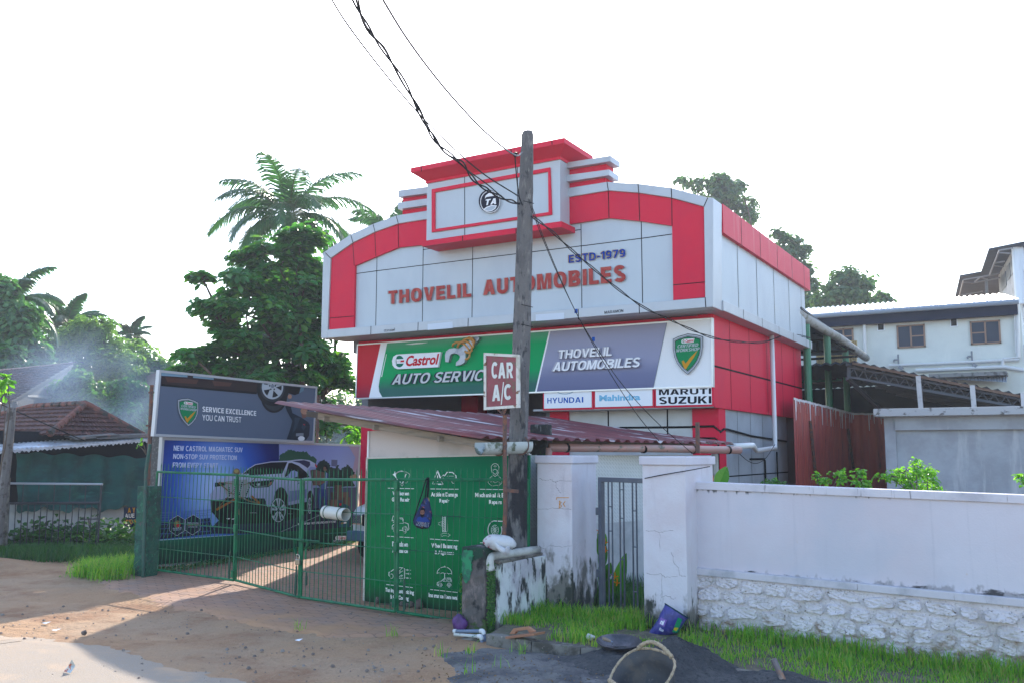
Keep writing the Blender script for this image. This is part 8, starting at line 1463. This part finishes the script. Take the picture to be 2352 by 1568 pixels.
# rubber basket with rope handles
ax = Vector((-.10, -.50, .86)).normalized(); rc_ = CAMP+ray(*zb(905, 1135))*(8.05/FPX); rb = .305; M_rub = mat('sandy_black_rubber', (.05, .05, .056), .6, layers=[dict(col=(.09, .075, .065), sc=5, lo=.46, hi=.64), dict(col=(.13, .12, .115), sc=18, lo=.6, hi=.72)], bump=(14, .008)); M_rope = mat('coir_rope', (.42, .33, .22), .9, layers=[dict(col=(.27, .20, .13), sc=(40, 40, 40), lo=.45, hi=.6)], bump=(60, .006))
bk_ = thing('rubber_basket', 'black rubber site basket with pale rope rim and handles in the foreground', 'basket', rc_-ax*.34); m = MB(); Mx = ax.to_track_quat('Z', 'Y').to_matrix(); m.lathe(rc_, [(.001, -.31), (.18, -.31), (.215, -.29), (.27, -.12), (rb, 0), (rb-.012, 0), (.255, -.12), (.20, -.275), (.001, -.29)], 40, ax)
m.v = [tuple(Vector(v)+ax*.02*math.sin(3*math.atan2((Mx.transposed() @ (Vector(v)-rc_)).y, (Mx.transposed() @ (Vector(v)-rc_)).x)+1)) for v in m.v]; m.build('tub', M_rub, bk_, smooth=True)
rim = [rc_+Mx @ Vector((rb*math.cos(t), rb*math.sin(t), .004))+ax*.02*math.sin(3*t+1) for t in [2*math.pi*k/60 for k in range(60)]]; m = MB(); m.tube(rim, [.012+.002*math.sin(k*2.1) for k in range(60)], 7, closed=True); m.build('rope_rim', M_rope, bk_)
for ks, hh_ in (((21, 9), .09), ((36, 47), .09)):
    a_, b_ = rim[ks[0] % 60], rim[ks[1] % 60]; mid_ = (a_+b_)/2; outv = (mid_-rc_).normalized(); m = MB(); n_ = 30; m.tube([a_.lerp(b_, i/n_)+outv*hh_*.45*math.sin(math.pi*i/n_)+ax*hh_*math.sin(math.pi*i/n_)**.7 for i in range(n_+1)], [.019+.003*math.sin(i*2.2) for i in range(n_+1)], 8); m.build('rope_handle', M_rope, bk_, smooth=True)
# iron pan with a trowel in it
pc = G(*zb(592, 712), .235); pan_ax = Vector((.05, -.10, .99)).normalized(); m = MB(); m.lathe(pc, [(.001, -.115), (.10, -.108), (.17, -.07), (.225, -.015), (.24, 0), (.232, .006), (.215, -.008), (.16, -.055), (.09, -.092), (.001, -.10)], 40, pan_ax); pan = m.build('iron_pan', mat('worn_iron_pan', (.055, .055, .065), .45, .5, layers=[dict(col=(.13, .13, .15), sc=4, lo=.46, hi=.66), dict(col=(.07, .045, .04), sc=9, lo=.58, hi=.7)]), smooth=True, base=(pc.x, pc.y, pc.z-.12)); tag(pan, 'shallow black iron mixing pan lying on the grass by the kerb', 'pan')
PTr = YPL(pc.y-.05); a_, b_ = PTr.hit(*zb(372, 672)), PTr.hit(*zb(482, 716)); tw = thing('trowel', 'small trowel with a wooden grip lying in the iron pan', 'trowel', b_); m = MB(); m.tube([a_, a_.lerp(b_, .15), a_.lerp(b_, .55), a_.lerp(b_, .9), b_], [.012, .020, .019, .014, .011], 9); m.build('grip', mat('pale_wood_grip', (.33, .25, .18), .6, layers=[dict(col=(.22, .16, .11), sc=(10, 10, 10), lo=.5, hi=.64)]), tw, smooth=True); c_ = PTr.hit(*zb(503, 728)); d_ = PTr.hit(*zb(502, 765)); m = MB(); m.tube([b_, c_, d_], .007, 6); m.prism([d_+Vector((-.05, -.02, -.01)), d_+Vector((.05, -.02, -.01)), d_+Vector((.10, .14, -.03)), d_+Vector((-.02, .16, -.03))], (0, 0, .004)); m.build('blade', M_chrome, tw)
# rice sack propped on the pillar
PRs = YPL(10.18); sk = thing('rice_sack', 'blue and green printed rice sack propped against the cleaner gate pillar', 'sack', PRs.hit(*zb(1080, 690))); prof = [((960, 650), (1150, 720)), ((1000, 600), (1190, 680)), ((1060, 520), (1270, 640)), ((1120, 420), (1370, 600)), ((1160, 340), (1430, 520)), ((1195, 260), (1480, 440)), ((1215, 212), (1513, 398))]
def sackmb(rings, thick, n_=28):
    mb = MB(); vs = []
    for k, (l, r_) in enumerate(rings):
        a_, b_ = PRs.hit(*zb(*l)), PRs.hit(*zb(*r_)); c = (a_+b_)/2; hx = (b_-a_)/2; vs += [c+hx*math.cos(t)+Vector((0, -1, .35)).normalized()*thick[k]*math.sin(t)+Vector((random.uniform(-.006, .006), random.uniform(-.008, .008), random.uniform(-.006, .006))) for t in [2*math.pi*i/n_ for i in range(n_)]]
    mb.add(vs, [(k*n_+i, k*n_+(i+1) % n_, (k+1)*n_+(i+1) % n_, (k+1)*n_+i) for k in range(len(rings)-1) for i in range(n_)]); return mb
m = sackmb(prof[1:], [.085, .11, .115, .11, .10, .075]); m2 = []
for f in m.f:
    i = f[0] % 28; m2.append(1 if 26 <= i or i <= 4 and i >= 0 and False else (1 if i in (24, 25, 26, 27) else (1 if i in (12, 13) else 0)))
m.mi = m2; m.build('printed_bag', [mat('violet_woven', (.045, .045, .26), .4, layers=[dict(col=(.03, .03, .17), sc=6, lo=.45, hi=.62), dict(col=(.10, .09, .34), sc=11, lo=.56, hi=.7)], bumps=[(9, .02, 5)]), mat('green_woven', (.02, .20, .11), .4, layers=[dict(col=(.02, .12, .08), sc=6, lo=.45, hi=.62)], bumps=[(9, .02, 5)])], sk, smooth=True)
m = sackmb(prof[:2], [.06, .09]); m.build('white_hem', mat('white_woven', (.52, .55, .56), .5, bumps=[(14, .02, 5)]), sk, smooth=True)
fr_ = YPL(10.18-.118); a = Art(fr_, zb); a.o = .012; a.fill(flat('sack_panel', (130, 100, 176)), [(1150, 395), (1238, 430), (1200, 520), (1120, 480)]); a.text(I_white, 'ni', (1140, 480), (1185, 500), (1162, 418), .05); a.text(I_white, 'Rice', (1128, 568), (1185, 588), (1140, 530), .02); a.fill(flat('sack_yellow', (190, 160, 40)), [(1335, 530), (1392, 535), (1360, 580), (1325, 560)]); a.fill(flat('sack_green', (10, 120, 80)), [(1385, 395), (1440, 420), (1375, 600), (1305, 590)]); a.fill(flat('sack_yellow', (190, 160, 40)), [(1335, 530), (1392, 535), (1360, 580), (1325, 560)]); a.build('sack_print', sk)
m = MB(); q = [PRs.hit(*zb(*p)) for p in prof[-1]]; c = (q[0]+q[1])/2; hx = (q[1]-q[0])/2; m.tube([c+hx*math.cos(t)*1.01+Vector((0, -1, .35)).normalized()*.077*math.sin(t) for t in [2*math.pi*i/28 for i in range(28)]], .008, 5, closed=True); m.build('hem_band', flat('dark_hem', (24, 60, 70), .6), sk)
# wooden float on the kerb
PF_ = YPL(G(1160, 1463, .118).y); fl = thing('wooden_float', 'wooden plasterer float with a bridge handle on the kerb', 'float', PF_.hit(*z6(1530, 1455))); M_fl = mat('orange_wood', (.38, .18, .10), .65, layers=[dict(col=(.30, .13, .075), sc=(3, 3, 20), lo=.45, hi=.62)], bump=(30, .003)); m = MB(); b_ = [PF_.hit(*z6(*p)) for p in ((1390, 1442), (1655, 1412), (1648, 1436), (1392, 1465))]; m.prism(b_, (.05, .16, 0)); m.build('board', M_fl, fl, bevel=.004)
m = MB(); PH_ = YPL(PF_.p.y+.06)
for seg in ([(1425, 1422), (1462, 1370), (1490, 1395), (1470, 1420)], [(1462, 1370), (1588, 1352), (1590, 1380), (1490, 1395)], [(1588, 1352), (1645, 1390), (1648, 1402), (1605, 1412), (1588, 1382)]): m.prism([PH_.hit(*z6(*p)) for p in seg], (.012, .035, 0))
m.build('handle', M_fl, fl, bevel=.003)
# capped pipes, violet bag, slab by the mossy pillar
PV = YPL(9.12); pf = thing('pipe_assembly', 'blue grey plastic pipes with white elbows at the foot of the mossy pillar', 'pipe', PV.hit(*z6(1210, 1545))); m = MB()
m.tube([PV.hit(*z6(*p)) for p in ((940, 1395), (1175, 1393))], .020, 9); m.tube([PV.hit(*z6(*p)) for p in ((1196, 1420), (1216, 1545))], .020, 9); m.tube([PV.hit(*z6(*p), .05) for p in ((1180, 1465), (1186, 1545))], .020, 9); m.build('pipe', flat('blue_grey_pvc', (118, 130, 150), .35), pf, smooth=True); m = MB(); m.tube([PV.hit(*z6(*p), .05) for p in ((935, 1424), (1150, 1440))], .019, 9); m.build('printed_pipe', mat('chalky_pvc', (.50, .52, .50), .5, layers=[dict(col=(.05, .16, .15), sc=(16, 16, 30), lo=.58, hi=.64)]), pf, smooth=True); m = MB()
for pts, o_ in (([(1165, 1393), (1190, 1393), (1200, 1425)], 0), ([(1145, 1440), (1172, 1443), (1182, 1472)], .05)): m.tube(dense([PV.hit(*z6(*p), o_) for p in pts], 4), .026, 9)
m.tube([PV.hit(*z6(928, 1394)), PV.hit(*z6(952, 1395))], .026, 9); m.build('elbow', M_pvc, pf, smooth=True)
def lump(name, c, r, mt, seed, lab=None, cat=None, n_=10, flatz=1.0, amp=.25, parent=None, kind=None, group=None, rot=0):
    rng = np.random.default_rng(seed); m = MB(); vs = []; k_ = 14
    for j in range(n_+1):
        th = math.pi*j/n_
        for i in range(k_):
            ph = 2*math.pi*i/k_; u = Vector((math.sin(th)*math.cos(ph), math.sin(th)*math.sin(ph), math.cos(th))); f = 1+amp*(math.sin(u.x*3.1+seed)*math.cos(u.y*2.7+seed*2)+.5*math.sin(u.z*5+u.x*4+seed))*.7; p = Vector((u.x*r[0]*f, u.y*r[1]*f, u.z*r[2]*f*flatz)); p.rotate(Matrix.Rotation(rot, 3, 'Y')); vs.append(Vector(c)+p)
    m.add(vs, [(j*k_+i, (j+1)*k_+i, (j+1)*k_+(i+1) % k_, j*k_+(i+1) % k_) for j in range(n_) for i in range(k_)]); o = m.build(name, mt, parent, smooth=True); 
    if lab: tag(o, lab, cat, group)
    return o
p = YPL(9.40).hit(*z6(985, 1430)); vb = lump('bag', (p.x, 9.40, .09), (.11, .06, .11), mat('violet_nylon', (.10, .03, .16), .6, layers=[dict(col=(.05, .02, .09), sc=6, lo=.45, hi=.62)], bump=(10, .02)), 3, 'crumpled violet bag tucked behind the grey pipes', 'bag'); m = MB(); pb_ = YPL(9.25); m.tube(dense([pb_.hit(*z6(*q)) for q in ((915, 1466), (860, 1462), (825, 1475), (822, 1495), (860, 1500), (920, 1478))], 4), .012, 5); m.build('strap', M_black, vb)
m = MB(); P9_ = YPL(9.05); q = [P9_.hit(*z6(*p)) for p in ((740, 1560), (860, 1505), (1000, 1462), (1120, 1452), (1160, 1480), (1160, 1540), (1000, 1560))]; m.prism([(v.x, v.y, max(v.z, -.06)) for v in q], (.04, .22, .02)); tag(m.build('stone_slab', M_kerb, bevel=.02), 'tilted grey stone slab at the foot of the mossy pillar', 'slab')
# cloth sack on the mossy pillar
c = YPL(9.62).hit(*z6(1335, 598)); ws = lump('cloth_sack', (c.x, 9.62, c.z), (.225, .12, .10), mat('dirty_white_cloth', (.55, .55, .56), .7, layers=[dict(col=(.40, .40, .42), sc=5, lo=.45, hi=.62), dict(col=(.28, .02, .05), sc=(8, 8, 22), lo=.58, hi=.62, z=(-.06, .10), axis=0, zamp=.08)], bump=(12, .03)), 12, 'knotted white cloth sack with red print lying on the mossy pillar', 'sack', amp=.12, rot=.05); PW_ = YPL(9.50); m = MB(); pts = dense([PW_.hit(*z6(*p)) for p in ((1300, 600), (1330, 640), (1370, 668), (1405, 690), (1412, 660), (1418, 640))], 4); m.tube(pts, [.02+.018*math.sin(i/len(pts)*3) for i in range(len(pts))], 7); m.tube(dense([YPL(9.6).hit(*z6(*p)) for p in ((1425, 595), (1440, 588), (1436, 600))], 3), .012, 5); m.build('loose_end', MATS['dirty_white_cloth'], ws, smooth=True)
a = Art(YPL(9.50), z6); a.o = .012; a.text(flat('maroon_print', (120, 20, 40)), 'CEMENT', (1245, 632), (1312, 612), (1252, 598), .05) if False else None
# stones along the foot of the services board
M_rock = mat('brown_field_stone', (.15, .115, .10), .95, layers=[dict(col=(.10, .075, .065), sc=6, lo=.45, hi=.62), dict(col=(.22, .18, .16), sc=14, lo=.58, hi=.7)], bump=(16, .03)); PK = Plane(PGB.p+PGB.n*.09, PGB.n)
for k, (x_, y_, rx, rz, lab) in enumerate(((190, 1110, 34, 58, 'tall brown stone leaning at the left foot of the green board'), (418, 1160, 28, 24, 'small brown stone left of the gate hinge post'), (535, 1168, 22, 22, 'smallest dark stone just right of the hinge post'), (575, 1178, 28, 40, 'narrow brown stone between the hinge post and drop bolt'), (665, 1195, 36, 32, 'squat brown stone right of the drop bolt'), (722, 1185, 40, 50, 'broad brown stone touching the largest one'), (838, 1170, 76, 82, 'largest brown stone at the foot of the green board'))):
    c = PK.hit(*zh(x_, y_)); k2 = (c-CAMP).dot(c_f)/FPX/(3.92*1.7415); lump('stone', (c.x, c.y, max(c.z, rz*k2*.7)), (rx*k2, rx*k2*.8, rz*k2), M_rock, k*3+1, lab, 'stone', amp=.3, group='stones along the green board')
m = MB(); m.prism([PK.hit(*zh(*p)) for p in ((235, 1118), (300, 1112), (440, 1118), (400, 1160), (300, 1172), (235, 1162))], PK.n*-.05); tag(m.build('plank', M_beamd), 'dark broken plank lying between the stones by the green board', 'plank')
# pickaxe handle, cup, cap, litter
m = MB(); PT_9 = YPL(8.55); a_, b_ = PT_9.hit(*zn(1272, 1358)), PT_9.hit(*zn(1385, 1600)); m.tube([a_, a_.lerp(b_, .5), b_+(b_-a_)*.4], [.031, .029, .027], 10); tag(m.build('tool_handle', mat('worn_tool_handle', (.15, .13, .14), .5, .3, layers=[dict(col=(.26, .14, .09), sc=(6, 6, 6), lo=.5, hi=.62), dict(col=(.34, .33, .34), sc=9, lo=.58, hi=.7)])), 'worn tool handle sticking up at the lower right', 'handle')
p = G(*z6(2152, 1462), .13); lump('paper_cup', (p.x, p.y, .15), (.06, .035, .03), mat('crumpled_paper', (.60, .59, .60), .7, layers=[dict(col=(.5, .15, .12), sc=20, lo=.62, hi=.66)]), 5, 'crumpled white paper cup in the grass left of the iron pan', 'litter', amp=.35)
p = G(*zb(135, 920), .03); m = MB(); m.lathe((p.x, p.y, .04), [(0, .02), (.02, .02), (.022, 0), (.02, -.02), (0, -.02)], 12, (.3, -.8, .4)); tag(m.build('bottle_cap', flat('blue_plastic', (30, 70, 160), .4)), 'blue bottle cap on the dark cement sand', 'bottle cap')
p = G(154, 1545); m = MB(); m.add([(p.x-.06, p.y, .01), (p.x+.07, p.y-.01, .012), (p.x+.06, p.y+.03, .05), (p.x-.02, p.y+.02, .06), (p.x+.02, p.y+.03, .13), (p.x+.05, p.y+.05, .07)], [(0, 1, 2, 3), (3, 2, 5, 4)]); tag(m.build('litter', mat('foil_wrapper', (.45, .47, .45), .3, .3, layers=[dict(col=(.4, .12, .08), sc=18, lo=.55, hi=.6)])), 'crumpled foil wrapper lying on the sunlit road', 'litter')
for x_, y_, lab in ((1191*.5+0, 1463, ''),):
    p = G(*z4(1548, 1488)); m = MB(); m.add([(p.x-.05, p.y, .012), (p.x+.04, p.y-.02, .015), (p.x+.05, p.y+.03, .035), (p.x-.03, p.y+.04, .02)], [(0, 1, 2, 3)]); tag(m.build('litter', I_white), 'white paper scrap on the bare earth before the gates', 'litter')
for x_, y_, lab in ((365, 710, 'white scrap on the sunlit sand near the shadow edge'), (300, 662, 'paler flat scrap on the sand left of the white one')):
    p = G(x_/1.68/1.7415, (2100+y_/1.68)/1.7415); m = MB(); m.add([(p.x-.06, p.y, .01), (p.x+.05, p.y-.02, .012), (p.x+.06, p.y+.05, .03), (p.x-.03, p.y+.05, .015)], [(0, 1, 2, 3)]); tag(m.build('litter', M_lblue if 'pale' in lab else I_white), lab, 'litter')
p = G(564/1.68/1.7415, (2100+738/1.68)/1.7415); lump('stone', (p.x, p.y, .03), (.035, .032, .03), M_rock, 21, 'lone brown stone on the sunlit sand at the left', 'stone')
# pebbles, crumbs of earth and dry leaves: past counting
rng = np.random.default_rng(90); n = 420; u = rng.uniform(0, 1, (n, 2)); px_ = u[:, 0]*1150; py_ = 1390+u[:, 1]*175; V, F = [], []
for i in range(n):
    g = G(px_[i], py_[i]); s = .006+.016*rng.random()**4; 
    if py_[i] > 1470 and px_[i] < 500 and rng.random() < .8: continue
    b = len(V); V += [(g.x-s, g.y-s*.8, -.004), (g.x+s, g.y-s, -.004), (g.x+s*.8, g.y+s, -.004), (g.x-s, g.y+s*.7, -.004), (g.x-s*.5, g.y-s*.5, s*.9), (g.x+s*.6, g.y-s*.4, s), (g.x+s*.4, g.y+s*.5, s*.8), (g.x-s*.5, g.y+s*.5, s*.9)]; F += [(b+4, b+5, b+6, b+7), (b, b+1, b+5, b+4), (b+1, b+2, b+6, b+5), (b+2, b+3, b+7, b+6), (b+3, b, b+4, b+7)]
o = npbuild('pebbles', V, F, mat('pebble', (.16, .12, .10), .9, layers=[dict(col=(.26, .22, .19), sc=3, lo=.45, hi=.6)])); o['kind'] = 'stuff'
n = 260; px_ = rng.uniform(960, 1560, n); py_ = rng.uniform(1495, 1566, n); P = np.array([tuple(G(a_, b_, .06)) for a_, b_ in zip(px_, py_)]); V, F = leaves_at(P, np.tile([0, 0, 1.0], (n, 1)), .03, .015, rng); o = npbuild('dry_leaves', V, F, leafmat('dry_leaf', [(.12, .07, .04), (.20, .13, .07), (.07, .05, .035), (.25, .22, .18)], .2, .7)); o['kind'] = 'stuff'
n = 90; c = np.array([tuple(G(a_, b_, .03)) for a_, b_ in ((1010, 1505), (1075, 1545), (1150, 1530), (1085, 1500), (1195, 1500), (690, 1355+90), (905, 1400+60))])[rng.integers(0, 7, n)]; blades('grass', c+np.stack([rng.normal(0, .05, n), rng.normal(0, .05, n), np.zeros(n)], 1), .13, .008, LM_grass, rng=rng, lean=1.0)
# white pick-up glimpsed between hoarding and services board
Yv = 14.0; vx = YPL(Yv).hit(806, 1150).x; vh = thing('parked_vehicle', 'old white vehicle front glimpsed between the hoarding and the green board', 'vehicle', (vx+.9, Yv+1, 0)); M_vw = mat('old_white_car_paint', (.52, .53, .54), .35, layers=[dict(col=(.36, .36, .35), sc=3, lo=.5, hi=.66)])
m = MB(); pr_ = [(0, .45), (-.02, .95), (.10, 1.08), (.75, 1.20), (1.25, 1.72), (2.0, 1.78), (2.0, .45)]; m.prism([(vx+.05, Yv+a_, z) for a_, z in pr_], (1.65, 0, 0)); m.build('body', M_vw, vh, bevel=.05); m = MB(); m.prism([(vx+.12, Yv+.82, 1.24), (vx+1.6, Yv+.82, 1.24), (vx+1.55, Yv+1.2, 1.66), (vx+.18, Yv+1.2, 1.66)], (0, -.03, .02)); m.build('windscreen', MATS['dark_glass'], vh)
m = MB(); m.box((vx+.35, Yv-.05, .72), (vx+1.4, Yv+.0, .95)); m.build('grille', M_black, vh)
for x_ in (.08, 1.42): m = MB(); m.box((vx+x_, Yv-.05, .74), (vx+x_+.26, Yv+.0, .94)); m.build('headlight', M_chrome, vh, bevel=.02)
m = MB(); m.box((vx, Yv-.12, .42), (vx+1.75, Yv+.02, .62)); m.build('bumper', flat('bumper_blue', (70, 92, 110), .5), vh, bevel=.03)
for x_ in (.12, 1.6): m = MB(); m.lathe((vx+x_, Yv+.5, .31), [(.001, -.09), (.29, -.09), (.31, -.06), (.31, .06), (.29, .09), (.001, .09)], 24, (1, 0, 0)); w_ = m.build('wheel', M_black, vh, smooth=False); m = MB(); m.lathe((vx+x_, Yv+.5, .31), [(.001, -.095), (.17, -.095), (.18, -.09)], 20, (1, 0, 0)); m.build('rim', M_chrome, w_)
# ---------------------------------------------------------------- thin morning haze
hzm = bpy.data.materials.new('haze_air'); hzm.use_nodes = True; _N = hzm.node_tree.nodes; _N.remove(_N['Principled BSDF']); _v = _N.new('ShaderNodeVolumePrincipled'); _v.inputs['Color'].default_value = (.80, .88, 1.0, 1); _v.inputs['Density'].default_value = .0010; _v.inputs['Anisotropy'].default_value = .35
hzm.node_tree.links.new(_v.outputs[0], _N['Material Output'].inputs['Volume']); hb_ = MB(); hb_.box((-130, -12, -1.2), (60, 110, 19)); hz_ = hb_.build('haze', hzm); hz_['kind'] = 'stuff'
